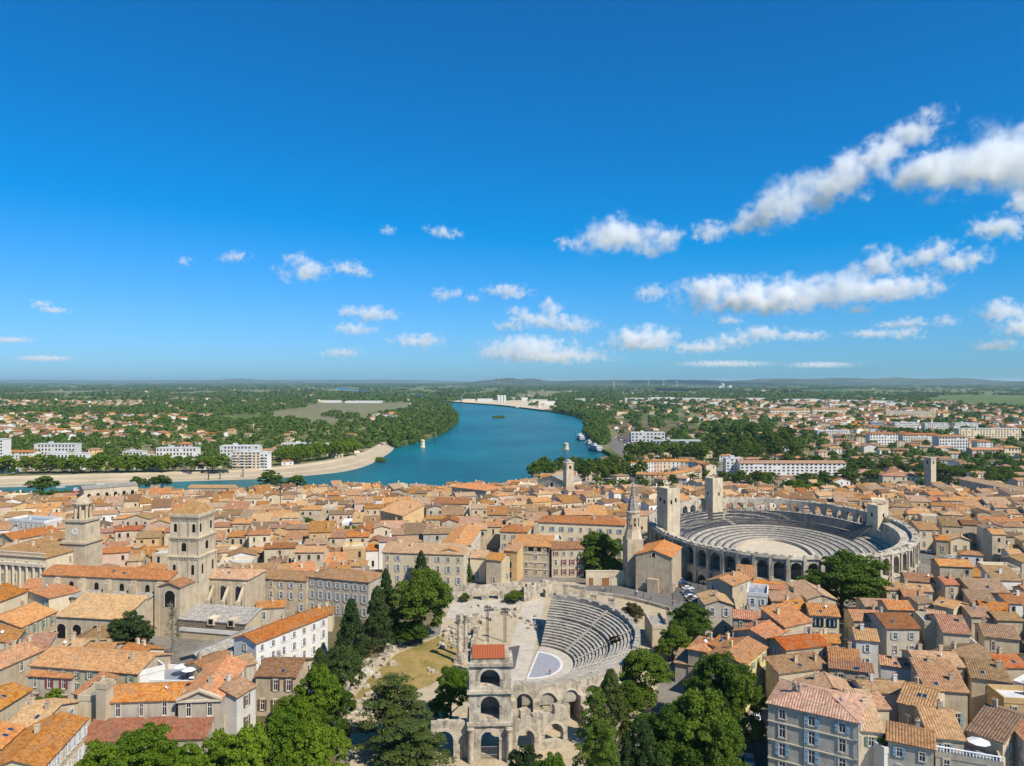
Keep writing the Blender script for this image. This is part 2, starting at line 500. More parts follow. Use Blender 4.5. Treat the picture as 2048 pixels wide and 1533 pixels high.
def arch_wall(mb, W, H, th, openings, z0=0.0, mat=0, seg=8, soffit=None, ends=True):
    "wall along x from 0 to W, thickness in +y, with real round-headed openings (cx, w, sill, spring)"
    sof = mat if soffit is None else soffit
    def slab(xa, xb, ba, bb, ta, tb):
        mb.face(((xa, 0, ba), (xb, 0, bb), (xb, 0, tb), (xa, 0, ta)), mat)
        mb.face(((xb, th, bb), (xa, th, ba), (xa, th, ta), (xb, th, tb)), mat)
    x = 0.0
    for cx, w, sill, spr in sorted(openings):
        a, b = cx - w / 2, cx + w / 2
        n = max(1, int((a - x) / 3.0))
        for i in range(n):
            slab(x + (a - x) * i / n, x + (a - x) * (i + 1) / n, z0, z0, H, H)
        if sill > z0 + 1e-3:
            slab(a, b, z0, z0, sill, sill)
            mb.face(((a, 0, sill), (b, 0, sill), (b, th, sill), (a, th, sill)), sof)
        mb.face(((a, 0, sill), (a, th, sill), (a, th, spr), (a, 0, spr)), sof)
        mb.face(((b, th, sill), (b, 0, sill), (b, 0, spr), (b, th, spr)), sof)
        pts = [(cx - w / 2 * math.cos(math.pi * i / seg), spr + w / 2 * math.sin(math.pi * i / seg)) for i in range(seg + 1)]
        for (xa, za), (xb, zb) in zip(pts, pts[1:]):
            slab(xa, xb, za, zb, H, H)
            mb.face(((xa, 0, za), (xa, th, za), (xb, th, zb), (xb, 0, zb)), sof)
        x = b
    n = max(1, int((W - x) / 3.0))
    for i in range(n):
        slab(x + (W - x) * i / n, x + (W - x) * (i + 1) / n, z0, z0, H, H)
    k = max(1, int(W / 2.5))
    for i in range(k):
        mb.face(((W * i / k, 0, H), (W * (i + 1) / k, 0, H), (W * (i + 1) / k, th, H), (W * i / k, th, H)), mat)
    if ends:
        mb.face(((0, th, z0), (0, 0, z0), (0, 0, H), (0, th, H)), mat)
        mb.face(((W, 0, z0), (W, th, z0), (W, th, H), (W, 0, H)), mat)

# ---------------------------------------------------------------- shared window, shutter, door, chimney meshes
SH = {}
def shared(key, fn):
    if key not in SH:
        SH[key] = fn()
    return SH[key]

def window_mesh(surround=True):
    # 1 x 1.7 unit window, standing proud of the wall plane (wall faces -y)
    mb = MB()
    if surround:
        for b in ((-.62, -.48, 0, 1.7), (.48, .62, 0, 1.7), (-.66, .66, 1.66, 1.86), (-.70, .70, -.14, 0)):
            mb.box(b[0], b[1], -.09, 0.02, b[2], b[3], 0)
    mb.box(-.49, .49, -.02, .02, 0.0, 1.68, 2)
    for b in ((-.49, -.41, 0, 1.68), (.41, .49, 0, 1.68), (-.035, .035, 0, 1.68), (-.47, .47, 0, .07), (-.47, .47, 1.58, 1.68), (-.47, .47, 1.05, 1.11)):
        mb.box(b[0], b[1], -.055, 0, b[2], b[3], 1)
    return mb.mesh('window', ['surround', 'frame_white', 'glass'])

def far_window_mesh():
    mb = MB()
    mb.box(-.5, .5, -.04, .02, 0, 1.7, 0)
    mb.box(-.62, .62, -.10, .02, -.14, 0.0, 1)
    return mb.mesh('window', ['glass', 'surround'])

def shutter_mesh(mat):
    mb = MB()
    mb.box(-.25, .25, -.07, 0, 0, 1.7, 0)
    for z in (.12, .80, 1.48):
        mb.box(-.23, .23, -.10, -.07, z, z + .1, 0)
    return mb.mesh('shutter', [mat])

def chimney_mesh(wall):
    mb = MB()
    mb.box(-.4, .4, -.3, .3, -1.2, 1.1, 0)
    mb.box(-.48, .48, -.38, .38, 1.1, 1.25, 0)
    for x in (-.2, .2):
        mb.lathe([(.11, 1.25), (.14, 1.6), (.10, 1.62)], 8, 1, x, 0)
    return mb.mesh('chimney', [wall, 'clay'])

def door_mesh(mat):
    mb = MB()
    mb.box(-.66, -.52, -.08, .02, 0, 2.3, 0); mb.box(.52, .66, -.08, .02, 0, 2.3, 0); mb.box(-.7, .7, -.08, .02, 2.3, 2.48, 0)
    mb.box(-.52, .52, -.03, .02, 0, 2.3, 1)
    for z in (.2, 1.2):
        mb.box(-.4, .4, -.05, -.03, z, z + .8, 1)
    return mb.mesh('door', ['surround', mat])

def skylight_mesh():
    mb = MB(); mb.box(-.42, .42, -.55, .55, -.1, .06, 0); mb.box(-.34, .34, -.47, .47, .06, .075, 1)
    return mb.mesh('roof_window', ['zinc', 'glass'])
def aerial_mesh():
    mb = MB(); mb.tube([(0, 0, -.3), (0, 0, 2.6)], .035, 4); mb.tube([(-.6, 0, 2.5), (.6, 0, 2.5)], .02, 4)
    for k in range(6):
        mb.tube([(-.5 + k * .2, -.3, 2.5), (-.5 + k * .2, .3, 2.5)], .015, 3)
    return mb.mesh('aerial', ['metal_grey'])
def dish_mesh():
    mb = MB(); mb.tube([(0, 0, -.2), (0, 0, .7)], .04, 5)
    mb.T = lambda p: (p[0], -.15 - p[2], .8 + p[1]); mb.lathe([(.02, -.14), (.25, -.08), (.42, .03)], 12, caps=False)
    return mb.mesh('satellite_dish', ['plastic_white'])

# ---------------------------------------------------------------- roofs
WAVE = (0.0, 0.75, 1.0, 0.75)
def slope(mb, O, U, V, W, tmax, amp=0.0, per=0.5, th=0.18, tmin=None, mat=0):
    """one roof slope. O eave corner, U unit along eave, V unit up the slope, W length, tmax(s) slope length.
    amp>0 builds the rows of canal tiles as real ridges"""
    O, U, V = Vector(O), Vector(U), Vector(V)
    Nn = U.cross(V).normalized()
    if Nn.z < 0:
        Nn = -Nn
    t0 = tmin or (lambda s_: 0.0)
    ks = [0.0, W]
    if amp:
        n = max(2, int(round(W / per)) * 4)
        ks = [W * i / n for i in range(n + 1)]
    else:
        n = 6
        ks = [W * i / n for i in range(n + 1)]
    top, bot = [], []
    for i, s_ in enumerate(ks):
        h = amp * WAVE[i % 4] if amp else 0.0
        a = O + U * s_ + V * t0(s_) + Nn * h
        b = O + U * s_ + V * tmax(s_) + Nn * h
        top.append((a, b, s_))
        bot.append((O + U * s_ + V * t0(s_) - Nn * th, O + U * s_ + V * tmax(s_) - Nn * th))
    for (a, b, s0), (c, d, s1) in zip(top, top[1:]):
        la, lc = (b - a).length, (d - c).length
        if la + lc < 1e-4:
            continue
        mb.face((a, c, d, b), mat, ((s0, 0), (s1, 0), (s1, lc), (s0, la)))
    for (a, b), (c, d), (e, f, _), (g, h, _) in zip(bot, bot[1:], top, top[1:]):
        mb.face((c, a, b, d), mat)
        mb.face((a, c, g, e), mat)          # eave edge
    (a, b), (e, f, _) = bot[0], top[0]
    if (f - e).length > 1e-3:
        mb.face((b, a, e, f), mat)
    (a, b), (e, f, _) = bot[-1], top[-1]
    if (f - e).length > 1e-3:
        mb.face((a, b, f, e), mat)

def roof_mesh(W, D, H, kind, pitch, amp, over=0.4, per=0.5):
    "roof over footprint 0..W x 0..D, eaves at z=H"
    mb = MB()
    q = math.sqrt(1 + pitch * pitch)
    X, Y = Vector((1, 0, 0)), Vector((0, 1, 0))
    def up(d):
        return (Vector(d) + Vector((0, 0, pitch))).normalized()
    zo = H - over * pitch + 0.12
    if kind == 'gable':
        L = (D / 2 + over) * q
        slope(mb, (-over, -over, zo), X, up((0, 1, 0)), W + 2 * over, lambda s: L, amp, per)
        slope(mb, (W + over, D + over, zo), -X, up((0, -1, 0)), W + 2 * over, lambda s: L, amp, per)
        zr = zo + (D / 2 + over) * pitch
        mb.tube([(-over, D / 2, zr), (W + over, D / 2, zr)], 0.16, 6)
    elif kind == 'gablef':
        L = (W / 2 + over) * q
        slope(mb, (-over, D + over, zo), -Y, up((1, 0, 0)), D + 2 * over, lambda s: L, amp, per)
        slope(mb, (W + over, -over, zo), Y, up((-1, 0, 0)), D + 2 * over, lambda s: L, amp, per)
        zr = zo + (W / 2 + over) * pitch
        mb.tube([(W / 2, -over, zr), (W / 2, D + over, zr)], 0.16, 6)
    elif kind == 'shed':
        L = (D + 2 * over) * q
        slope(mb, (-over, -over, zo), X, up((0, 1, 0)), W + 2 * over, lambda s: L, amp, per)
    elif kind == 'shedr':      # rises to the right
        L = (W + 2 * over) * q
        slope(mb, (-over, D + over, zo), -Y, up((1, 0, 0)), D + 2 * over, lambda s: L, amp, per)
    elif kind == 'shedl':      # rises to the left
        L = (W + 2 * over) * q
        slope(mb, (W + over, -over, zo), Y, up((-1, 0, 0)), D + 2 * over, lambda s: L, amp, per)
    elif kind == 'hip':
        w, d = W + 2 * over, D + 2 * over
        m = min(w, d) / 2
        f = lambda ln: (lambda s: max(0.0, min(s, ln - s, m)) * q)
        slope(mb, (-over, -over, zo), X, up((0, 1, 0)), w, f(w), amp, per)
        slope(mb, (W + over, D + over, zo), -X, up((0, -1, 0)), w, f(w), amp, per)
        slope(mb, (W + over, -over, zo), Y, up((-1, 0, 0)), d, f(d), amp, per)
        slope(mb, (-over, D + over, zo), -Y, up((1, 0, 0)), d, f(d), amp, per)
        zr = zo + m * pitch
        cs = [(-over, -over), (W + over, -over), (W + over, D + over), (-over, D + over)]
        if w >= d:
            r0, r1 = (-over + m, D / 2), (W + over - m, D / 2)
            ends = [r0, r1, r1, r0]
        else:
            r0, r1 = (W / 2, -over + m), (W / 2, D + over - m)
            ends = [r0, r0, r1, r1]
        for c, e in zip(cs, ends):
            mb.tube([(c[0], c[1], zo), (e[0], e[1], zr)], 0.14, 5)
        if abs(w - d) > .3:
            mb.tube([(r0[0], r0[1], zr), (r1[0], r1[1], zr)], 0.15, 6)
    return mb

def wall_mesh(W, D, H, kind, pitch, base=-2.0, mat='wall_stone'):
    mb = MB()
    fr = [(0, 0, H), (W, 0, H)]; zR = zL = zF = zB = H
    if kind == 'gable':
        r = H + D / 2 * pitch
        sideR = [(W, 0, base), (W, D, base), (W, D, H), (W, D / 2, r), (W, 0, H)]
        sideL = [(0, D, base), (0, 0, base), (0, 0, H), (0, D / 2, r), (0, D, H)]
        front = [(0, 0, base), (W, 0, base), (W, 0, H), (0, 0, H)]
        back = [(W, D, base), (0, D, base), (0, D, H), (W, D, H)]
    elif kind == 'gablef':
        r = H + W / 2 * pitch
        front = [(0, 0, base), (W, 0, base), (W, 0, H), (W / 2, 0, r), (0, 0, H)]
        back = [(W, D, base), (0, D, base), (0, D, H), (W / 2, D, r), (W, D, H)]
        sideR = [(W, 0, base), (W, D, base), (W, D, H), (W, 0, H)]
        sideL = [(0, D, base), (0, 0, base), (0, 0, H), (0, D, H)]
    else:
        if kind == 'shed':
            zB = H + D * pitch
            z = [H, H, zB, zB]
        elif kind == 'shedr':
            z = [H, H + W * pitch, H + W * pitch, H]
        elif kind == 'shedl':
            z = [H + W * pitch, H, H, H + W * pitch]
        else:
            z = [H] * 4
        c = [(0, 0), (W, 0), (W, D), (0, D)]
        P = lambda i, zz: (c[i][0], c[i][1], zz)
        front = [P(0, base), P(1, base), P(1, z[1]), P(0, z[0])]
        sideR = [P(1, base), P(2, base), P(2, z[2]), P(1, z[1])]
        back = [P(2, base), P(3, base), P(3, z[3]), P(2, z[2])]
        sideL = [P(3, base), P(0, base), P(0, z[0]), P(3, z[3])]
        if kind in ('flat', 'hip'):
            mb.face([(0, 0, H - .3), (W, 0, H - .3), (W, D, H - .3), (0, D, H - .3)])
    for f in (front, sideR, back, sideL):
        mb.face(f)
    return mb

SHUT = ['shutter_blue', 'shutter_grey', 'shutter_green', 'shutter_brown', 'shutter_white']
OCC = []        # occupied footprints: (cx, cy, ux, uy, half w, half d)

def rect_hit(a, b):
    ax, ay, aux, auy, aw, ad = a
    bx, by, bux, buy, bw, bd = b
    dx, dy = bx - ax, by - ay
    for ux, uy in ((aux, auy), (-auy, aux), (bux, buy), (-buy, bux)):
        ra = abs(aux * ux + auy * uy) * aw + abs(-auy * ux + aux * uy) * ad
        rb = abs(bux * ux + buy * uy) * bw + abs(-buy * ux + bux * uy) * bd
        if abs(dx * ux + dy * uy) > ra + rb:
            return False
    return True

HOUSES = []
def house(P0, P1, H, D, roof='gable', rm='roof_orange', wm='wall_stone', label='', cat='house', group=None, name='town_house',
          pitch=0.32, detail=2, chim=1, win=True, shut=None, bay=3.0, stor=None, seed=None, base=-2.5, winw=1.0, winh=1.0, door=False,
          cornice=True, over=0.4, wprob=0.85, zg=None, doublepile=False, top_skip=0.0):
    """P0, P1: the two ends of the front wall on the ground plan (front = the side turned to the photographer),
    H eaves height, D depth away from the front"""
    P0, P1 = Vector(P0[:2]), Vector(P1[:2])
    u = (P1 - P0)
    W = u.length
    u /= W
    n = Vector((-u.y, u.x))
    if n.dot((P0 + P1) / 2 + n * 0.01) < 0:
        P0, P1 = P1, P0
        u = -u
        n = -n
    rr = random.Random(seed if seed is not None else int(P0.x * 131 + P0.y * 17))
    mid = (P0 + P1) / 2 + n * D / 2
    z = gz(mid.x, mid.y) if zg is None else zg
    t = thing(name, label, cat, (P0.x, P0.y, z), math.atan2(u.y, u.x), group)
    OCC.append((mid.x, mid.y, u.x, u.y, W / 2 + .1, D / 2 + .1))
    HOUSES.append(t)
    wob = wall_mesh(W, D, H, roof, pitch, base).obj('wall', [wm], t)
    amp = 0.085 if detail >= 2 else 0.0
    if roof == 'flat':
        pm = MB()
        pm.face([(0.25, .25, H - .25), (W - .25, .25, H - .25), (W - .25, D - .25, H - .25), (.25, D - .25, H - .25)])
        rf = pm.obj('roof', ['concrete' if rm.startswith('roof') else rm], t)
        pp = MB()
        pp.box(-.1, W + .1, -.1, .25, H - .4, H + .75); pp.box(-.1, W + .1, D - .25, D + .1, H - .4, H + .75)
        pp.box(-.1, .25, .25, D - .25, H - .4, H + .75); pp.box(W - .25, W + .1, .25, D - .25, H - .4, H + .75)
        pp.obj('parapet', [wm], t)
    else:
        rf = roof_mesh(W, D, H, roof, pitch, amp, over).obj('roof', [rm], t)
    if cornice and detail >= 2 and roof != 'flat':
        bs_ = []
        if roof in ('gable', 'shed', 'hip'):
            bs_.append((-.12, W + .12, -.26, -.002))
        if roof in ('gablef', 'hip'):
            bs_ += [(-.26, -.002, 0, D), (W + .002, W + .26, 0, D)]
        for b in bs_:
            cm = MB(); cm.box(*b, H - .32, H - .05); cm.obj('cornice', ['surround'], t)
    if detail >= 3 and roof in ('gable', 'shed', 'hip') and W > 5:
        sl = Vector((0, 1, pitch)).normalized()
        if rr.random() < .3:
            for q in range(rr.choice((1, 1, 2))):
                sk = place('roof_window', shared('skyl', skylight_mesh), rf, (W * rr.uniform(.25, .75), D * rr.uniform(.12, .3), 0))
                sk.location.z = H + sk.location.y * pitch + .22
                sk.rotation_euler = (math.atan(pitch), 0, 0)
        if rr.random() < .5:
            x_, y_ = W * rr.uniform(.15, .85), D * .45
            place('aerial', shared('aerial', aerial_mesh), rf, (x_, y_, H + y_ * pitch), rr.uniform(0, 3))
        if rr.random() < .15:
            x_, y_ = W * rr.uniform(.15, .85), D * .3
            place('satellite_dish', shared('dish', dish_mesh), rf, (x_, y_, H + y_ * pitch + .1), rr.uniform(-1, 1))
    # chimneys ride on the roof
    for i in range(chim):
        if roof in ('gable', 'hip', 'shed'):
            cx = rr.uniform(.12, .88) * W; cy_ = D / 2 + rr.uniform(-.2, .2) * D
            if roof == 'shed':
                cz = H + cy_ * pitch
            else:
                cz = H + (D / 2 - abs(cy_ - D / 2)) * pitch
        else:
            cx = W / 2 + rr.uniform(-.25, .25) * W; cy_ = rr.uniform(.2, .8) * D
            cz = H + (W / 2 - abs(cx - W / 2)) * pitch if roof == 'gablef' else H + (cx if roof == 'shedr' else W - cx if roof == 'shedl' else 0) * pitch
        ck = wm
        place('chimney', shared(('ch', ck), lambda: chimney_mesh(ck)), rf, (cx, cy_, cz + .35), rr.choice((0, math.pi / 2)))
    if not win:
        return t
    sm = shut if shut is not None else rr.choice(SHUT + ['none'])
    ns = stor or max(1, int((H - 0.6) / 3.3))
    hs_ = (H - top_skip) / ns
    faces = [('f', W)]
    # the side wall that is turned to the photographer
    pr = P1 + n * D / 2
    pl = P0 + n * D / 2
    if u.dot(-pr) > 0:
        faces.append(('r', D))
    if (-u).dot(-pl) > 0:
        faces.append(('l', D))
    for side, ln in faces:
        nb = max(1, int(ln / bay))
        if side != 'f':
            nb = max(1, int(ln / (bay * 1.35)))
        for k in range(ns):
            for j in range(nb):
                if rr.random() > (wprob if side == 'f' else wprob * .6):
                    continue
                s_ = ln * (j + .5) / nb
                hh = min(hs_ * .60, 2.4) * winh
                ww = (0.95 if rr.random() < .85 else .7) * winw
                if k == ns - 1 and ns > 2:
                    hh *= .72
                zz = k * hs_ + hs_ * .30
                isdoor = door and side == 'f' and k == 0 and j == nb // 2
                if side == 'f':
                    loc, rz = (s_, -.015, zz), 0.0
                elif side == 'r':
                    loc, rz = (W + .015, s_, zz), math.pi / 2
                else:
                    loc, rz = (-.015, D - s_, zz), -math.pi / 2
                if isdoor:
                    place('door', shared(('door', 'door_wood'), lambda: door_mesh('door_wood')), t, (loc[0], loc[1], 0.02), rz, (1.1, 1, 1))
                    continue
                wme = shared('win', window_mesh) if detail >= 2 else shared('farwin', far_window_mesh)
                wo_ = place('window', wme, t, loc, rz, (ww, 1.6, hh / 1.7))
                if sm != 'none' and detail >= 3 and rr.random() < .8:
                    sme = shared(('sh', sm), lambda: shutter_mesh(sm))
                    for sg in (-1, 1):
                        so = place('shutter', sme, wo_, (sg * .80, -.03, 0), 0, (1, 1, 1))
    return t

# ---------------------------------------------------------------- the setting: river, banks, town hill, plain
from mathutils.geometry import tessellate_polygon
WATER_Z, LAND_Z, LEFT_Z = -13.0, -9.0, -8.0

def sheet(name, poly, z, mat, skirt=0.0, parent=None):
    "flat polygon; skirt > 0 hangs a vertical edge below it"
    vs = [Vector((p[0], p[1], 0)) for p in poly]
    tris = tessellate_polygon([vs])
    me = bpy.data.meshes.new(name)
    V = [(p[0], p[1], z) for p in poly]
    F = []
    for a, b, c in tris:
        n = (vs[b] - vs[a]).cross(vs[c] - vs[a]).z
        F.append((a, b, c) if n > 0 else (a, c, b))
    k = len(V)
    if skirt:
        V += [(p[0], p[1], z - skirt) for p in poly]
        for i in range(k):
            j = (i + 1) % k
            F.append((i, j, k + j, k + i))
    me.from_pydata(V, [], F)
    me.materials.append(MAT[mat])
    me.update()
    o = place(name, me, parent)
    if parent is None:
        o['kind'] = 'structure'
    return o

def smooth_line(pts, n=6):
    "Catmull-Rom through the points"
    out = []
    for i in range(len(pts) - 1):
        p0, p1, p2, p3 = (Vector(pts[max(i - 1, 0)]), Vector(pts[i]), Vector(pts[i + 1]), Vector(pts[min(i + 2, len(pts) - 1)]))
        for k in range(n):
            t = k / n
            out.append(tuple(0.5 * ((2 * p1) + (p2 - p0) * t + (2 * p0 - 5 * p1 + 4 * p2 - p3) * t * t + (3 * p1 - p0 - 3 * p2 + p3) * t ** 3)))
    out.append(tuple(pts[-1]))
    return out

FAR = 70000.0
w = lambda px, py: ray(px, py, WATER_Z)
sheet('river', [(-9000, 300), (6000, 300), (6000, 20000), (-14000, 20000)], WATER_Z, 'water')

# left bank: wooded point and the stone embankment
left_wood = smooth_line([w(822, 798.5), w(852, 803), w(886, 811), w(906, 823), w(913, 838), w(905, 852), w(885, 867), w(845, 882), w(805, 892), w(788, 896)])
emb_top = smooth_line([ray(768, 879, LEFT_Z), ray(750, 893, LEFT_Z), ray(720, 906, LEFT_Z), ray(680, 916, LEFT_Z), ray(620, 926, LEFT_Z), ray(540, 935, LEFT_Z), ray(440, 941, LEFT_Z), ray(300, 945, LEFT_Z), ray(150, 949, LEFT_Z), ray(0, 953, LEFT_Z), (-900, 560), (-2500, 420)])
emb_bot = smooth_line([w(788, 896), w(782, 904), w(762, 917), w(735, 931), w(690, 943), w(620, 951), w(540, 957), w(440, 961), w(300, 965), w(150, 970), w(0, 975), (-900, 520), (-2500, 380)])
sheet('left_bank_ground', [(-FAR, 420), (-FAR, FAR), (-6000, FAR), (-3300, 9000)] + [w(640, 773), w(745, 796)] + left_wood + [emb_top[0]] + emb_top[1:], LEFT_Z, 'plain', 6)
mb = MB()
for (a, b, c, d) in zip(emb_top, emb_top[1:], emb_bot, emb_bot[1:]):
    L2 = lambda p, q, t: (p[0] + (q[0] - p[0]) * t, p[1] + (q[1] - p[1]) * t)
    prof = [(0, LEFT_Z + .1), (.12, LEFT_Z + .1), (.16, LEFT_Z - 1.6), (.55, WATER_Z + 1.9), (.58, WATER_Z + .9), (1, WATER_Z + .25), (1.02, WATER_Z - 1)]
    for (t0, z0), (t1, z1) in zip(prof, prof[1:]):
        p, q, r_, s_ = L2(a, c, t0), L2(b, d, t0), L2(b, d, t1), L2(a, c, t1)
        mb.face(((*p, z0), (*q, z0), (*r_, z1), (*s_, z1)))
mb.obj('embankment', ['quay_stone'])['kind'] = 'structure'

# right bank and the town
near_shore = smooth_line([(95, 742), w(1222, 916), w(1206, 905), w(1182, 881), w(1172, 867), w(1174, 856), w(1172, 846), w(1160, 836), w(1110, 826), w(1070, 820.5), w(1000, 812.5), w(920, 806.5), w(872, 801), w(838, 789), w(752, 784.5), w(640, 769.5)])
sheet('right_bank_ground', [(FAR, 300), (1300, 300), (1300, 640), (100, 715)] + near_shore + [(-3000, 30000), (-4000, FAR), (FAR, FAR)], LAND_Z, 'plain', 6)
def shore_y(x):
    if x < 0:
        return 578 + x * 0.16 if x > -600 else 482
    if x < 90:
        return 578 + x * 1.8
    return 740
mb = MB()
xs = list(range(-1400, 1401, 25))
rows = [-200, 0, 100, 180, 240] + list(range(270, 620, 20))
for xa, xb in zip(xs, xs[1:]):
    col = []
    for x in (xa, xb):
        ym = shore_y(x)
        ys = [y for y in rows if y < ym - 8] + [ym]
        while len(ys) < len(rows) + 1:
            ys.append(ym)
        col.append([(x, y, gz(x, y) + .02) for y in ys] + [(x, ym, WATER_Z - 2)])
    for (a, b), (c, d) in zip(zip(*col), list(zip(*col))[1:]):
        mb.face((a, b, d, c))
mb.obj('town_ground', ['town_ground'])['kind'] = 'structure'

# fields beyond the town and across the river
FIELDS = [
    ('field_pale', [(525, 826), (600, 818), (640, 806), (822, 806), (806, 824), (760, 826), (700, 848), (640, 850), (560, 838)], LEFT_Z),
    ('field_green', [(395, 836), (520, 829), (560, 838), (470, 845)], LEFT_Z),
    ('field_pale', [(0, 783), (260, 781), (250, 786), (0, 790)], LEFT_Z),
    ('field_pale', [(120, 796), (265, 791), (262, 797), (130, 799)], LEFT_Z),
    ('field_pale', [(330, 784), (520, 781), (560, 785), (350, 788)], LEFT_Z),
    ('field_pale', [(600, 784), (700, 780), (720, 783), (620, 787)], LEFT_Z),
    ('field_green', [(1870, 790), (2060, 793), (2200, 800), (2200, 822), (1960, 812), (1850, 801)], LAND_Z),
    ('field_green', [(1600, 781), (1740, 779), (1800, 784), (1640, 786)], LAND_Z),
    ('field_pale', [(1026, 785), (1150, 783), (1160, 788), (1020, 791)], LAND_Z),
    ('field_green', [(1760, 783), (2100, 785), (2120, 788), (1800, 788)], LAND_Z),
    ('field_pale', [(1850, 786), (2000, 785.5), (2040, 786.5), (1880, 787.5)], LAND_Z),
]
for i, (m_, pts, z) in enumerate(FIELDS):
    sheet('field', [ray(px, py, z) for px, py in pts], z + .12 + i * .01, m_)
sheet('scrubland', [ray(px, py, LAND_Z) for px, py in [(1215, 845), (1290, 835), (1380, 850), (1420, 868), (1300, 880), (1240, 872)]], LAND_Z + .1, 'scrub')
sheet('port_yard', [ray(px, py, LAND_Z) for px, py in [(905, 803.5), (925, 799), (1000, 799), (1100, 804), (1120, 815), (1085, 820), (1000, 810)]], LAND_Z + .1, 'sand')
sheet('quay_road', [ray(px, py, LAND_Z) for px, py in [(1206, 874), (1222, 872), (1262, 900), (1250, 915), (1228, 905)]], LAND_Z + .14, 'light_asphalt')
sheet('car_park', [ray(px, py, LAND_Z) for px, py in [(1226, 872), (1262, 873), (1295, 888), (1270, 900)]], LAND_Z + .12, 'asphalt')

# hills on the horizon
def hills(name, pts, Y, base=-12.0, depth=3000.0):
    "ridge line given in photo pixels at distance Y"
    rr = random.Random(len(pts))
    line = smooth_line([((px - CX) / FPX * Y, CAM_Z - (py - HY) / FPX * Y) for px, py in pts], 10)
    mb = MB()
    prev = None
    for i, (x, z) in enumerate(line):
        z += rr.uniform(-6, 6)
        c = [(x, Y - depth, base), (x, Y - depth * .45, base + (z - base) * (.45 + rr.uniform(-.12, .12))), (x, Y, z), (x, Y + depth, base)]
        if prev:
            for k in range(3):
                mb.face((prev[k], c[k], c[k + 1], prev[k + 1]))
        prev = c
    o = mb.obj(name, ['hill_scrub'], smooth=True)
    o['kind'] = 'structure'
ground_mat('hill_scrub', [(0.028, 0.045, 0.022), (0.06, 0.075, 0.035), (0.13, 0.125, 0.09)], 0.0016, 0.02)
hills('hills', [(1400, 766), (1480, 761), (1560, 757.5), (1620, 758.5), (1680, 756), (1750, 757.5), (1800, 755.5), (1850, 758), (1920, 756.5), (1980, 761), (2040, 763), (2100, 760), (2250, 757), (2600, 764)], 16000)
hills('hills', [(920, 768), (970, 761), (1000, 758), (1025, 756.5), (1040, 759), (1065, 757.5), (1100, 762), (1180, 761), (1300, 760), (1420, 761), (1560, 766)], 14000, depth=2000)
hills('hills', [(380, 766), (440, 760.5), (480, 757.5), (520, 760.5), (600, 764)], 26000)
hills('hills', [(1960, 771), (2020, 766), (2060, 763), (2140, 759), (2300, 757), (2500, 768)], 11000, depth=2000)
hills('hills', [(-300, 766), (-100, 761), (60, 760), (200, 761), (420, 760.5), (700, 760), (860, 761), (1000, 765)], 30000)

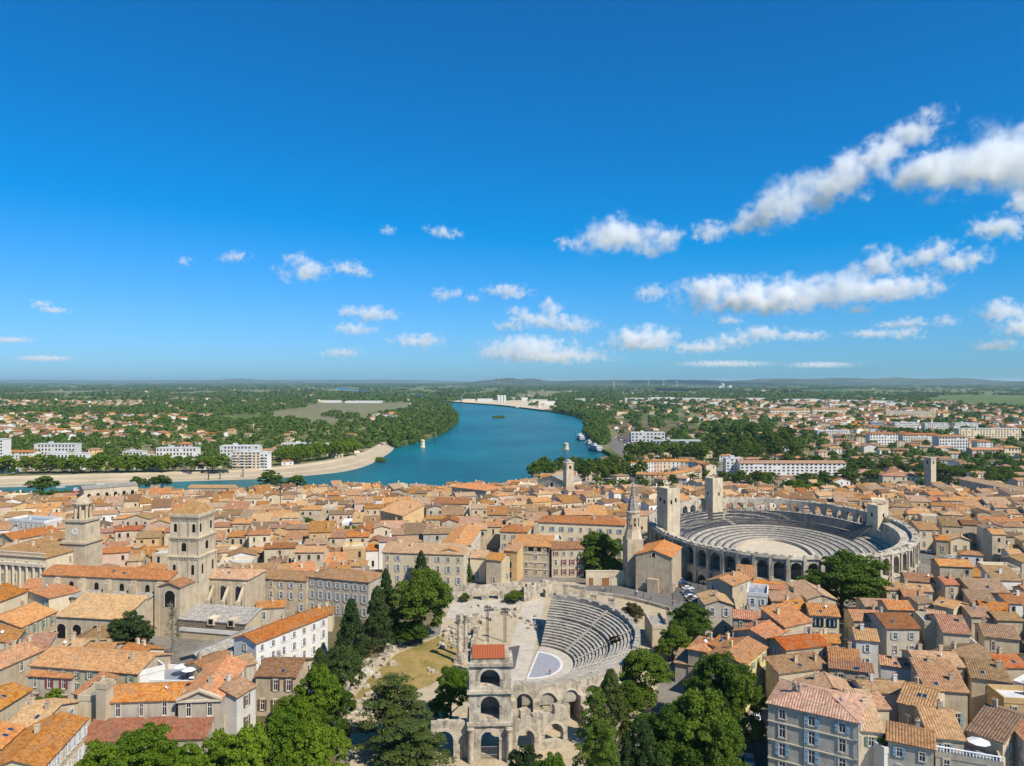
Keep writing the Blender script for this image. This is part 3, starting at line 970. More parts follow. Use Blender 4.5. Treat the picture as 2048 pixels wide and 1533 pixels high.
# ---------------------------------------------------------------- trees
def crown_np(seed, clumps, leaves, leaf, R_=(1, 1, 1), shape='round', flat=0.0):
    """leaf faces spread over many small clumps; unit crown: x,y within +-1, z from 0 to 2"""
    g = np.random.default_rng(seed)
    C, r = [], []
    if shape == 'round':
        for i in range(clumps):
            if i == 0:
                lobes = [(np.array([0, 0, 1.12]), .62)]
                for q in range(9):
                    a = 6.283 * q / 9 * 2.0 + g.uniform(-.3, .3)
                    lobes.append((np.array([np.cos(a) * .52, np.sin(a) * .52, g.uniform(.42, 1.35)]), g.uniform(.34, .46)))
                lobes.append((np.array([g.uniform(-.15, .15), g.uniform(-.15, .15), 1.55]), .40))
            lc, lr = lobes[int(g.integers(0, len(lobes)))]
            v = g.normal(size=3); v /= np.linalg.norm(v)
            if v[2] < -.3 and g.random() < .6:
                v[2] *= -1
            C.append(lc + v * lr * g.uniform(.72, 1.0)); r.append(g.uniform(.10, .20))
    elif shape == 'cone':
        for i in range(clumps):
            z = g.random() ** .8
            rad = (1 - z) ** .75 * g.uniform(.55, .9) + .05
            a = g.uniform(0, 2 * np.pi)
            C.append([rad * np.cos(a), rad * np.sin(a), z * 1.85 + .05]); r.append(g.uniform(.16, .26) * (1.15 - .6 * z))
    elif shape == 'column':
        for i in range(clumps):
            z = g.random()
            rad = (np.sin(np.pi * min(1, z * .82 + .16)) ** .6) * g.uniform(.3, .72)
            a = g.uniform(0, 2 * np.pi)
            C.append([rad * np.cos(a), rad * np.sin(a), z * 1.85 + .05]); r.append(g.uniform(.25, .4))
    elif shape == 'cedar':
        for lv in range(9):
            z = .35 + lv * .185
            rr_ = (1.0 - (lv / 9.0) ** 1.6 * .85) * g.uniform(.8, 1.0)
            k = 7 if lv < 6 else 4
            a0 = g.uniform(0, 6.28)
            for j in range(k):
                a = a0 + 6.283 * j / k + g.uniform(-.3, .3)
                for t in (.35, .6, .85, 1.0):
                    if g.random() < .14:
                        continue
                    C.append([rr_ * t * np.cos(a), rr_ * t * np.sin(a), z + g.uniform(-.05, .05) - .04 * t]); r.append(g.uniform(.13, .22))
    C, r = np.array(C), np.array(r)
    k = g.integers(0, len(C), leaves)
    v = g.normal(size=(leaves, 3)); v /= np.linalg.norm(v, axis=1)[:, None]
    low = v[:, 2] < -.2
    v[low, 2] *= -.5
    rad = r[k] * g.uniform(.62, 1.05, leaves) ** .6
    fl = np.array([1, 1, .38 if shape == 'cedar' else .85])
    P = C[k] + v * rad[:, None] * fl
    nrm = v + g.normal(scale=.55, size=v.shape)
    if shape == 'cedar':
        nrm = nrm * .5 + np.array([0, 0, .9])
    nrm /= np.linalg.norm(nrm, axis=1)[:, None]
    t = np.cross(nrm, g.normal(size=v.shape)); t /= np.linalg.norm(t, axis=1)[:, None] + 1e-9
    b = np.cross(nrm, t)
    s = leaf * g.uniform(.6, 1.25, leaves)[:, None]
    V = np.stack([P - t * s, P + b * s * .62, P + t * s, P - b * s * .62], axis=1).reshape(-1, 3)
    F = np.arange(leaves * 4).reshape(-1, 4)
    return V, F

def crown_mesh(mat, seed, clumps, leaves, leaf, shape):
    V, F = crown_np(seed, clumps, leaves, leaf, shape=shape)
    return np_mesh('crown', V, F, mat)

def trunk_mesh(shape, seed, mat='bark'):
    rr = random.Random(seed)
    mb = MB()
    top = 1.15 if shape == 'round' else 1.75
    mb.tube([(0, 0, -.75), (.02, .01, .1), (-.01, .02, .55), (.01, 0, top)], [.085, .06, .048, .012], 8)
    for i in range(7):
        a = i * 2.4 + rr.uniform(-.3, .3)
        z = rr.uniform(.1, .75) if shape == 'round' else rr.uniform(.2, 1.4)
        l = rr.uniform(.4, .75) if shape == 'round' else (.75 if shape == 'cedar' else .4) * (1 - z * .4)
        mb.tube([(0, 0, z), (l * .5 * math.cos(a), l * .5 * math.sin(a), z + .18), (l * math.cos(a), l * math.sin(a), z + (.42 if shape == 'round' else .2))], [.035, .024, .008], 6)
    return mb.mesh('trunk', [mat], True)

SPEC = {   # near, mid, far: clumps, leaves, leaf size
    'round': ((210, 26000, .034), (110, 5200, .066), (60, 1100, .13)),
    'cone': ((150, 16000, .040), (70, 3000, .08), (30, 600, .16)),
    'column': ((40, 4000, .085), (40, 1500, .12), (20, 400, .22)),
    'cedar': ((0, 18000, .030), (0, 4000, .07), (0, 900, .14)),
}
def tree(x, y, hw, hgt, shape='round', mat='leaf_mid', lod=0, label='', group=None, name='tree', cat='tree', trunk=0.25, zg=None, seed=0, bark='bark'):
    """crown half width hw, total height hgt (m)"""
    z = gz(x, y) if zg is None else zg
    v = seed % 3
    cl, lv, ls = SPEC[shape][lod]
    cm = shared(('crown', shape, mat, lod, v), lambda: crown_mesh(mat, 11 * v + 5, cl, lv, ls, shape))
    tm = shared(('trunk', shape, v, bark), lambda: trunk_mesh(shape, v, bark))
    rz = (seed * 2.399) % 6.283
    t = thing(name, label, cat, (x, y, z), rz, group)
    th = hgt * trunk
    ch = hgt - th
    k = 1.12 if shape == 'round' else 1.0
    place('crown', cm, t, (0, 0, th), 0, (hw * k, hw * k, ch / 2))
    place('trunk', tm, t, (0, 0, th), 0, (hw * .9, hw * .9, max(th / .7, ch / 2)))
    return t

def tree_px(px, base, top, hw, h=None, Y=None, **k):
    "tree by photo pixels: foot (px, base), crown top row, crown half width in pixels"
    if Y is None:
        X, Y = rayg(px, base)
    else:
        X = (px - CX) / FPX * Y
    s = Y / FPX
    g = gz(X, Y) if k.get('zg') is None else k['zg']
    topz = CAM_Z - (top - HY) * s
    return tree(X, Y, hw * s, max(2.0, topz - g), **k)

# ---------------------------------------------------------------- the Roman amphitheatre
AC = Vector((113.5, 319.0))          # centre on the plan
A_ANG = R(90 - 16)                   # long axis, from +X
AA, AB = 66.3, 53.5                  # half axes of the outer wall
def ell(th, off=0.0):
    a, b = AA - off, AB - off
    x, y = a * math.cos(th), b * math.sin(th)
    return (AC.x + x * math.cos(A_ANG) - y * math.sin(A_ANG), AC.y + x * math.sin(A_ANG) + y * math.cos(A_ANG))

def amphitheatre():
    gz0 = -4.0          # the street runs halfway up the lower storey
    t = thing('amphitheatre', 'huge oval two storey Roman stone amphitheatre with arcades and three square towers', 'amphitheatre', (AC.x, AC.y, gz0))
    NB = 60
    rr = random.Random(5)
    for i in range(NB):
        t0, t1 = 2 * math.pi * i / NB, 2 * math.pi * (i + 1) / NB
        p0, p1 = Vector(ell(t0)), Vector(ell(t1))
        W = (p1 - p0).length
        mb = MB()
        TH = 2.2
        def T(p, t0=t0, t1=t1, W=W):
            th = t0 + (t1 - t0) * (p[0] / W)
            q = ell(th, p[1])
            return (q[0] - AC.x, q[1] - AC.y, p[2])
        mb.T = T
        top = 18.6 + rr.uniform(-.2, .2)
        arch_wall(mb, W, 9.4, TH, [(W / 2, W * .62, -1.5, 5.5)], -1.5, 0, 8, ends=False)
        mb2 = MB(); mb2.T = T
        arch_wall(mb2, W, top, TH, [(W / 2, W * .66, 10.2, 14.7)], 9.4, 0, 8, ends=False)
        b = mb.obj('lower_bay', ['arena_stone'], t)
        b2 = mb2.obj('upper_bay', ['arena_stone'], t)
        pl = MB(); pl.T = T
        pl.box(-.75, .75, -.75, -.02, -1.5, 9.3)
        pl.box(-.55, .55, -.55, -.02, 9.3, top - .3)
        pl.obj('pilaster', ['arena_stone'], t)
        cn = MB(); cn.T = T
        cn.box(0, W, -.6, -.01, 9.3, 9.9); cn.obj('cornice', ['arena_stone'], t)
        cn = MB(); cn.T = T
        cn.box(0, W, -.5, -.01, top - 1.0, top - .5); cn.obj('cornice', ['arena_stone'], t)
        # broken blocks of the lost attic
        for k in range(2):
            cn = MB(); cn.T = T
            x = W * .5 * k + rr.uniform(0, W * .15)
            cn.box(x, x + rr.uniform(1.0, W * .3), .1, rr.uniform(1.0, 2.0), top - .05, top + rr.uniform(.1, .55))
            cn.obj('attic_block', ['arena_stone'], t)
        # radial wall carrying the gallery behind each pier
        rd = MB(); rd.T = T
        rd.box(-.6, .6, TH, 9.0, -1.5, 9.2)
        rd.box(-.5, .5, TH, 5.2, 9.2, 13.5)
        rd.obj('radial_wall', ['arena_stone'], t)
    def ring(name, o0, o1, z0, z1, z2, mat, th0=0, th1=2 * math.pi, n=96):
        "one step: riser from z0 to z1 at offset o1.. tread out to o0"
        m = MB()
        for k in range(n):
            a, b = th0 + (th1 - th0) * k / n, th0 + (th1 - th0) * (k + 1) / n
            def P(th, o, z):
                q = ell(th, o)
                return (q[0] - AC.x, q[1] - AC.y, z)
            m.face((P(a, o0, z1), P(b, o0, z1), P(b, o1, z1), P(a, o1, z1)))
            m.face((P(a, o1, z1), P(b, o1, z1), P(b, o1, z0), P(a, o1, z0)))
            m.face((P(b, o0, z1), P(a, o0, z1), P(a, o0, z2), P(b, o0, z2)))
        return m.obj(name, [mat], t)
    ring('gallery_floor', 2.2, 9.0, -1, 9.3, 8.7, 'arena_stone')
    ring('inner_wall', 5.0, 6.2, 9.3, 13.2, 9.3, 'arena_stone')
    ring('gallery_vault', 2.0, 6.3, 9.0, 17.2, 16.4, 'arena_stone', 1.75, 5.0, 60)
    for k in range(28):
        o = 9.0 + k * 1.0
        ring('seating_tier', o, o + 1.0, 8.8 - k * .165 - .6, 9.2 - k * .165, 8.6 - k * .165, 'seat_metal' if k % 3 == 1 else 'tier_stone' if k % 3 else 'arena_stone')
    ring('podium', 37.0, 38.6, 3.0, 5.5, 4.5, 'stage_floor')
    m = MB()
    m.face([(ell(2 * math.pi * k / 64, 37.8)[0] - AC.x, ell(2 * math.pi * k / 64, 37.8)[1] - AC.y, 4.25) for k in range(64)])
    m.obj('arena_floor', ['sand'], t)
    return t, gz0

ARENA, ARENA_Z = amphitheatre()

def arena_stand():
    "temporary tubular steel grandstand set over the old tiers"
    t = thing('grandstand', 'grey tubular steel grandstand benches set over the tiers of the amphitheatre', 'grandstand', (AC.x, AC.y, ARENA_Z))
    n = 44
    def P(th, o, z):
        q = ell(th, o)
        return (q[0] - AC.x, q[1] - AC.y, z)
    for k in range(16):
        o = 6.3 + k * .82
        z = 14.6 - k * .52
        for (a0, a1) in ((-1.15, 0.42), (0.48, 1.55), (1.62, 2.5)):
            m = MB()
            for j in range(n // 2):
                a, b = a0 + (a1 - a0) * j / (n // 2), a0 + (a1 - a0) * (j + 1) / (n // 2)
                for (o0, o1, z0, z1) in ((o, o + .66, z - .1, z),):
                    m.face((P(a, o0, z1), P(b, o0, z1), P(b, o1, z1), P(a, o1, z1)))
                    m.face((P(a, o1, z1), P(b, o1, z1), P(b, o1, z0), P(a, o1, z0)))
                    m.face((P(b, o0, z0), P(b, o0, z1), P(a, o0, z1), P(a, o0, z0)))
                    m.face((P(a, o0, z0), P(a, o1, z0), P(b, o1, z0), P(b, o0, z0)))
            m.obj('bench', ['seat_metal'], t)
    for j in range(34):
        a = -1.15 + 3.65 * j / 33
        m = MB()
        for o, zt in ((6.3, 15.8), (10.4, 12.0), (14.6, 9.4), (18.6, 7.2)):
            p, q = P(a, o, 5.0 if o > 8 else 9.2), P(a, o, zt)
            m.tube([p, q], .07, 4)
        m.tube([P(a, 6.3, 14.4), P(a, 18.9, 6.4)], .07, 4)
        m.tube([P(a, 6.3, 15.8), P(a + .05, 6.3, 15.8)], .05, 4)
        m.obj('scaffold_frame', ['metal_grey'], t)
arena_stand()

def box_tower(px0, px1, pytop, Y, name, label, cat, par=None, mat='tower_stone', depth=None, rot=0.0, z0=None, windows=(), cren=False, merlon=False):
    "square tower: left and right px of the front, top row, distance"
    s = Y / FPX
    W = (px1 - px0) * s
    X = ((px0 + px1) / 2 - CX) * s
    top = CAM_Z - (pytop - HY) * s
    D = depth or W
    g = gz(X, Y) if z0 is None else z0
    if par is None:
        t = thing(name, label, cat, (X, Y + D / 2, g), rot)
    else:
        t = place(name, None, par)
        t.location = Vector((X, Y + D / 2, g)) - par.location
        t.rotation_euler = (0, 0, rot)
    return t, W, D, top - g

# three medieval towers riding on the amphitheatre
def arena_tower(px0, px1, pytop, Y, rot, wins, label):
    s = Y / FPX
    W = (px1 - px0) * s * .64
    X = ((px0 + px1) / 2 - CX) * s
    top = CAM_Z - (pytop - HY) * s - ARENA_Z
    mb = MB()
    c, sn = math.cos(rot), math.sin(rot)
    mb.T = lambda p: (X - AC.x + p[0] * c - p[1] * sn, Y - AC.y + p[0] * sn + p[1] * c, p[2])
    h = W / 2
    mb.box(-h, h, -h, h, 8.0, top)
    mb.box(-h, h, -h, -h + .6, top, top + .7); mb.box(-h, h, h - .6, h, top, top + .7)
    mb.box(-h, -h + .6, -h + .6, h - .6, top, top + .7); mb.box(h - .6, h, -h + .6, h - .6, top, top + .7)
    o = mb.obj('tower', ['tower_stone'], ARENA)
    o['label'] = label
    for (u, zz) in wins:
        w_ = MB()
        w_.T = mb.T
        w_.box(u * h - .45, u * h + .45, -h - .05, -h + .1, top - zz - 1.6, top - zz)
        w_.obj('window', ['dark_void'], o)
        w_ = MB()
        w_.T = mb.T
        w_.box(-h - .05, -h + .1, u * h - .45, u * h + .45, top - zz - 1.6, top - zz)
        w_.obj('window', ['dark_void'], o)
arena_tower(1312, 1362, 978, 306, R(28), [(.3, 3.5), (-.4, 4.2)], 'tall square pale tower by the church spire side')
arena_tower(1408, 1447, 958, 375, R(24), [(.2, 6.5)], 'square tower on the far side of the oval')
arena_tower(1734, 1776, 1012, 332, R(20), [(.1, 3.0)], 'lower square tower on the right rim')

# ---------------------------------------------------------------- the Roman theatre
TC = Vector((5.3, 195.0))
T_AX = Vector((0.983, -0.183))       # the seats rise this way
T_DI = Vector((0.183, 0.983))        # along the stage, away from the photographer
def tp(r, th, z, k=0.85):
    "theatre polar: th from -90 (near end) to +90 (far end)"
    p = TC + T_AX * (r * k * math.cos(th)) + T_DI * (r * math.sin(th))
    return (p.x, p.y, z)

def theatre():
    t = thing('roman_theatre', 'half round Roman theatre with curved grey stone seating tiers around an orchestra', 'theatre', (TC.x, TC.y, 0))
    Lc = lambda q: (q[0] - TC.x, q[1] - TC.y, q[2])
    NR = 17
    rr = random.Random(9)
    a0, a1 = R(-80), R(88)
    for k in range(NR):
        r0 = 13.2 + k * 1.08
        z1 = 1.0 + k * .44 + (0.4 if k > 9 else 0)
        m = MB()
        n = 54
        for j in range(n):
            a, b = a0 + (a1 - a0) * j / n, a0 + (a1 - a0) * (j + 1) / n
            zz = z1 + rr.uniform(-.05, .05)
            P = lambda th, r_, z: Lc(tp(r_, th, z))
            m.face((P(a, r0, zz), P(a, r0 + 1.16, zz), P(b, r0 + 1.16, zz), P(b, r0, zz)))
            m.face((P(b, r0, zz), P(b, r0 + .14, zz - .14), P(a, r0 + .14, zz - .14), P(a, r0, zz)))
            m.face((P(b, r0 + .14, zz - .14), P(b, r0 + .14, zz - .95), P(a, r0 + .14, zz - .95), P(a, r0 + .14, zz - .14)))
        for a in (a0, a1):
            m.face((P(a, r0, -.5), P(a, r0 + 1.16, -.5), P(a, r0 + 1.16, z1), P(a, r0, z1)))
        m.obj('seating_tier', ['tier_stone'], t)
    # radial stairs
    for ang in (-48, -18, 14, 46):
        m = MB()
        for k in range(NR * 2):
            r0 = 13.2 + k * .54
            z = 1.0 + k * .22 + .06 + (0.4 if k > 19 else 0)
            th = R(ang)
            d = .55 / r0
            q = [Lc(tp(r0, th - d, z)), Lc(tp(r0 + .54, th - d, z)), Lc(tp(r0 + .54, th + d, z)), Lc(tp(r0, th + d, z))]
            m.face(q)
            m.face((q[0], q[3], (q[3][0], q[3][1], z - .25), (q[0][0], q[0][1], z - .25)))
        m.obj('stair', ['stage_floor'], t)
    # rim wall, ruined, with blocks missing
    m = MB()
    n = 60
    rt = 13.2 + NR * 1.08
    for j in range(n):
        a, b = R(-84) + (R(172)) * j / n, R(-84) + R(172) * (j + 1) / n
        zt = 9.7 + rr.uniform(-.4, .5) if j > 24 else 8.7
        P = lambda th, r_, z: Lc(tp(r_, th, z))
        for (r0, z0, r1, z1_) in ((rt, 7.5, rt, zt), (rt, zt, rt + 1.6, zt), (rt + 1.6, zt, rt + 1.6, 4.0)):
            m.face((P(b, r0, z0), P(a, r0, z0), P(a, r1, z1_), P(b, r1, z1_)))
        for th in (a, b):
            m.face((P(th, rt, 8.0), P(th, rt + 1.6, 8.0), P(th, rt + 1.6, zt), P(th, rt, zt)))
    m.obj('rim_wall', ['tier_stone'], t)
    # the passage that opens in the tiers
    m = MB()
    th = R(10)
    for d in (-.055, .055):
        q = [Lc(tp(24.0, th + d, 4.4)), Lc(tp(27.5, th + d, 4.4)), Lc(tp(27.5, th + d, 7.4)), Lc(tp(24.0, th + d, 6.9))]
        m.face(q); m.face(list(reversed(q)))
    q = [Lc(tp(24.1, th - .05, 5.8)), Lc(tp(24.1, th + .05, 5.8)), Lc(tp(27.5, th + .05, 7.0)), Lc(tp(27.5, th - .05, 7.0))]
    m.face(q)
    m.obj('passage', ['dark_void'], t)
    # orchestra floor and marble band
    m = MB()
    pts = [Lc(tp(13.6, R(-90) + R(180) * k / 40, .35)) for k in range(41)]
    m.face(pts)
    orch = m.obj('orchestra', ['stage_floor'], t)
    m = MB()
    q0 = [Lc(tp(9.6, R(-90) + R(180) * k / 40, .362)) for k in range(41)]
    q1 = [Lc(tp(8.7, R(-86) + R(172) * k / 40, .362)) for k in range(41)]
    for a, b, c, d in zip(q0, q0[1:], q1, q1[1:]):
        m.face((c, a, b, d))
    m.face((q0[0], q1[0], q1[-1], q0[-1]))
    m.obj('marble_band', ['wall_white'], orch)
    m = MB()
    m.face([(p[0] + .0, p[1], .358) for p in q1])
    m.obj('marble_floor', ['blue_floor'], orch)
    # outer arcade of the near wing: deep arches under the tiers
    R0 = rt + 1.9
    nb = 7
    for i in range(nb):
        a, b = R(-88) + R(72) * i / nb, R(-88) + R(72) * (i + 1) / nb
        W = (Vector(tp(R0, a, 0)) - Vector(tp(R0, b, 0))).length
        m = MB()
        def T(p, a=a, b=b, W=W):
            return Lc(tp(R0 - p[1], a + (b - a) * p[0] / W, p[2]))
        m.T = T
        arch_wall(m, W, 8.5, 2.6, [(W / 2, W * .68, -1, 4.9)], -1, 0, 10)
        m.obj('arcade_bay', ['old_stone'], t)
        m = MB(); m.T = T
        for s_ in range(10):
            x0, x1 = W / 2 - W * .36 * math.cos(math.pi * s_ / 10), W / 2 - W * .36 * math.cos(math.pi * (s_ + 1) / 10)
            z0, z1_ = 4.9 + W * .36 * math.sin(math.pi * s_ / 10), 4.9 + W * .36 * math.sin(math.pi * (s_ + 1) / 10)
            k = 1.14
            X0, X1 = W / 2 + (x0 - W / 2) * k, W / 2 + (x1 - W / 2) * k
            Z0, Z1 = 4.9 + (z0 - 4.9) * k, 4.9 + (z1_ - 4.9) * k
            m.face(((x0, -.18, z0), (x1, -.18, z1_), (X1, -.18, Z1), (X0, -.18, Z0)))
            m.face(((X0, -.18, Z0), (X1, -.18, Z1), (X1, 0, Z1), (X0, 0, Z0)))
        m.obj('arch_ring', ['stage_floor'], t)
        # radial wall stump running out from every pier
        m = MB()
        for s_ in range(3):
            p, q = Lc(tp(R0 + s_ * 1.6, a, 0)), Lc(tp(R0 + (s_ + 1) * 1.6, a, 0))
            dv = Vector((q[1] - p[1], p[0] - q[0], 0)).normalized() * .7
            zt = (5.6, 3.8, 2.4)[s_]
            m.prism([(p[0] - dv.x, p[1] - dv.y), (q[0] - dv.x, q[1] - dv.y), (q[0] + dv.x, q[1] + dv.y), (p[0] + dv.x, p[1] + dv.y)], -1, zt)
        m.obj('buttress_stump', ['old_stone'], t)
    m = MB()
    for j in range(24):
        a, b = R(-88) + R(74) * j / 24, R(-88) + R(74) * (j + 1) / 24
        m.face((Lc(tp(R0 - 6, a, -1)), Lc(tp(R0 - 6, b, -1)), Lc(tp(R0 - 6, b, 5.5)), Lc(tp(R0 - 6, a, 5.5))))
    m.obj('vault_back_wall', ['old_stone'], t)
    return t
THEATRE = theatre()

# ground of the theatre precinct
sheet('theatre_ground', [ray(px, py, 0) for px, py in [(700, 1533), (700, 1400), (770, 1310), (880, 1270), (890, 1195), (1000, 1165), (1180, 1165), (1330, 1210), (1340, 1300), (1300, 1420), (1180, 1560), (700, 1700)]], .05, 'dirt')
sheet('stage', [ray(px, py, 0) for px, py in [(985, 1395), (1040, 1395), (1068, 1300), (1092, 1192), (1050, 1192), (1018, 1300)]], .10, 'stage_floor')
sheet('backstage_ground', [ray(px, py, 0) for px, py in [(890, 1240), (905, 1205), (1050, 1196), (1044, 1215), (1000, 1225), (935, 1240)]], .09, 'stage_floor')
sheet('lawn', [ray(px, py, 0) for px, py in [(705, 1400), (735, 1360), (790, 1310), (860, 1282), (905, 1262), (928, 1270), (915, 1300), (905, 1345), (860, 1372), (800, 1392)]], .11, 'dry_lawn')
sheet('stage_carpet', [ray(px, py, 0) for px, py in [(996, 1300), (1040, 1292), (1030, 1338), (1006, 1348)]], .16, 'asphalt')
sheet('garden_ground', [ray(px, py, 0) for px, py in [(560, 1215), (640, 1180), (760, 1170), (900, 1200), (890, 1245), (790, 1290), (700, 1360), (660, 1420), (700, 1700), (330, 1700), (300, 1500), (460, 1450), (620, 1370), (650, 1240)]], .04, 'scrub')
sheet('path', [ray(px, py, 0) for px, py in [(700, 1370), (760, 1312), (800, 1290), (812, 1292), (775, 1325), (730, 1365), (706, 1392)]], .13, 'dirt')
sheet('square', [ray(px, py, 0) for px, py in [(1340, 1205), (1335, 1168), (1345, 1120), (1400, 1118), (1480, 1140), (1470, 1180), (1420, 1215)]], .12, 'asphalt')
sheet('street', [ray(px, py, 0) for px, py in [(1130, 1172), (1335, 1170), (1345, 1200), (1420, 1216), (1335, 1218), (1240, 1192), (1180, 1186)]], .15, 'light_asphalt')
sheet('street', [ray(px, py, 0) for px, py in [(1480, 1560), (1490, 1480), (1525, 1360), (1560, 1310), (1600, 1310), (1540, 1400), (1532, 1560)]], .12, 'asphalt')
sheet('street', [ray(px, py, 0) for px, py in [(1800, 1115), (1850, 1102), (1930, 1130), (2050, 1165), (2050, 1178), (1920, 1145)]], .12, 'light_asphalt')

# the tall arched tower at the near corner of the theatre
def roland_tower():
    Y = 146.0
    s = Y / FPX
    X = (980 - CX) * s
    W = 84 * s
    t = thing('arched_tower', 'tall ruined stone tower of three stacked arches with a small red tiled roof', 'tower', (X - W / 2, Y, 0), R(2))
    D = 6.5
    z1, z2, z3 = 7.6, 13.9, 19.3
    st = 'old_stone'
    for (zb, zt, sill, spr, w_) in ((-2, z1, -2, 4.1, 3.6), (z1, z2, z1 + .5, z1 + 3.3, 3.7), (z2, z3, z2 + .6, z2 + 2.2, 3.9)):
        m = MB()
        arch_wall(m, W, zt, 1.4, [(W / 2, w_, sill, spr)], zb, 0, 12)
        T0 = lambda p: (p[0], D - p[1], p[2])
        m.T = T0
        arch_wall(m, W, zt, 1.4, [(W / 2, w_, sill, spr)] if zb < 0 else [], zb, 0, 12)
        m.T = None
        m.box(0, 1.4, 1.4, D - 1.4, zb, zt); m.box(W - 1.4, W, 1.4, D - 1.4, zb, zt)
        m.obj('storey', [st], t)
        m = MB()
        n = 12
        r0, r1 = w_ / 2 + .05, w_ / 2 + .6
        for k in range(n):
            a, b = math.pi * k / n, math.pi * (k + 1) / n
            f = lambda r_, an: (W / 2 - r_ * math.cos(an), spr + r_ * math.sin(an))
            p, q, u_, v_ = f(r0, a), f(r0, b), f(r1, b), f(r1, a)
            m.face(((p[0], -.16, p[1]), (q[0], -.16, q[1]), (u_[0], -.16, u_[1]), (v_[0], -.16, v_[1])))
            m.face(((v_[0], -.16, v_[1]), (u_[0], -.16, u_[1]), (u_[0], 0, u_[1]), (v_[0], 0, v_[1])))
        m.obj('arch_ring', ['stage_floor'], t)
        m = MB()
        m.box(-.4, W + .4, -.5, D + .3, zt - .55, zt + .05)
        m.box(-.2, W + .2, -.3, D + .1, zt - .85, zt - .55)
        m.obj('cornice', [st], t)
    for x in (-.25, W - 1.0):
        m = MB()
        m.box(x, x + 1.25, -.9, -.02, -2, z1 - .8)
        m.lathe([(.55, -2), (.5, z1 - 1.6), (.75, z1 - .9)], 10, 0, x + .62, -.9)
        m.obj('pilaster', [st], t)
    m = MB()
    m.box(.3, W - .3, .3, D - .3, z3, z3 + 1.0)
    m.box(W * .36, W * .64, .22, .32, z3 - 1.6, z3 - 1.3)
    m.obj('parapet', [st], t)
    rm = MB()
    slope(rm, (0.5, .1, z3 + .95), (1, 0, 0), Vector((0, 1, .10)).normalized(), W - 1.6, lambda s_: D * .9, .10, .5, .12)
    rm.obj('roof', ['terracotta_new'], t)
    fl = MB()
    fl.box(1.4, W - 1.4, 1.4, D - 1.4, z1 + .2, z1 + .6); fl.box(1.4, W - 1.4, 1.4, D - 1.4, z2 + .2, z2 + .7)
    fl.obj('floor', [st], t)
    g = MB()
    for k in range(12):
        g.box(W / 2 - 1.7 + k * .3, W / 2 - 1.66 + k * .3, .5, .54, -1, 2.6)
    g.box(W / 2 - 1.75, W / 2 + 1.75, .48, .56, 2.5, 2.6); g.box(W / 2 - 1.75, W / 2 + 1.75, .48, .56, .9, 1.0)
    g.obj('gate', ['metal_grey'], t)
    return t
roland_tower()

def ruin_wall(px0, py0, px1, py1, H, th, ops, label, name='ruined_wall', rough=1.0, zg=0.0, mat='old_stone'):
    "standing ruined wall with arches and a broken top; its foot runs between the two pixels"
    P0, P1 = Vector(ray(px0, py0, zg)), Vector(ray(px1, py1, zg))
    u = P1 - P0
    W = u.length
    t = thing(name, label, 'wall', (P0.x, P0.y, zg), math.atan2(u.y, u.x))
    m = MB()
    arch_wall(m, W, H, th, [(f * W, w_, sl, sp) for f, w_, sl, sp in ops], -1.5, 0, 10)
    m.obj('masonry', [mat], t)
    rr = random.Random(int(px0 + py0))
    x = 0
    while x < W - .6:
        l = rr.uniform(.7, 2.0)
        if rr.random() < .75:
            b = MB()
            b.box(x, min(W, x + l), .08, th - .08, H - .1, H + rr.uniform(.1, rough))
            b.obj('block', [mat], t)
        x += l
    for f, w_, sl, sp in ops:
        a = MB()
        n = 10
        for k in range(n):
            p = [(f * W - r_ * math.cos(math.pi * (k + d) / n), sp + r_ * math.sin(math.pi * (k + d) / n)) for r_, d in ((w_ / 2, 0), (w_ / 2, 1), (w_ / 2 + .55, 1), (w_ / 2 + .55, 0))]
            a.face([(q[0], -.14, q[1]) for q in p])
            a.face(((p[3][0], -.14, p[3][1]), (p[2][0], -.14, p[2][1]), (p[2][0], 0, p[2][1]), (p[3][0], 0, p[3][1])))
        a.obj('arch_ring', ['stage_floor'], t)
    return t
ruin_wall(862, 1522, 940, 1518, 7.2, 1.4, [(.32, 3.9, -1.5, 3.8)], 'ruined arcade wall with one tall gated arch joining the arched tower', rough=.5)
ruin_wall(1022, 1512, 1135, 1494, 7.0, 1.6, [(.26, 3.6, -1.5, 2.9), (.76, 4.0, 1.5, 3.2)], 'broken arcade wall of rough blocks right of the arched tower', rough=1.8)
ruin_wall(1030, 1458, 1140, 1442, 3.4, 1.8, [(.2, 2.0, -1.5, .9), (.52, 2.0, -1.5, .9), (.84, 2.0, -1.5, .9)], 'low ruined wall with three small vault openings under the near tiers', rough=.8)
ruin_wall(905, 1204, 1045, 1198, 4.6, 1.2, [(.13, 2.6, -1, 1.6), (.35, 3.0, -1, 2.0), (.58, 3.2, -1, 2.2), (.82, 2.6, -1, 1.8)], 'pale ruined arcade closing the back of the theatre grounds', rough=1.2)
ruin_wall(1048, 1205, 1115, 1192, 5.0, 1.4, [(.55, 2.4, 0, 2.2)], 'broken stone wall with an arch at the far end of the seats', rough=1.6)
for (x0, y0, hh) in ((1132, 1200, 5.2), (1165, 1200, 4.4), (1187, 1208, 3.0), (1223, 1214, 2.6)):
    p = ray(x0, y0, 0)
    m = MB()
    m.box(-1.0, 1.0, -.8, .8, -1, hh); m.box(-1.2, 1.2, -1, 1, hh, hh + .5)
    tag(m.obj('stone_pier', ['old_stone'], None, (p[0], p[1], 0), R(-12)), 'squat broken stone pier standing above the far rim of the seating', 'pier', 'broken piers behind the theatre seats')

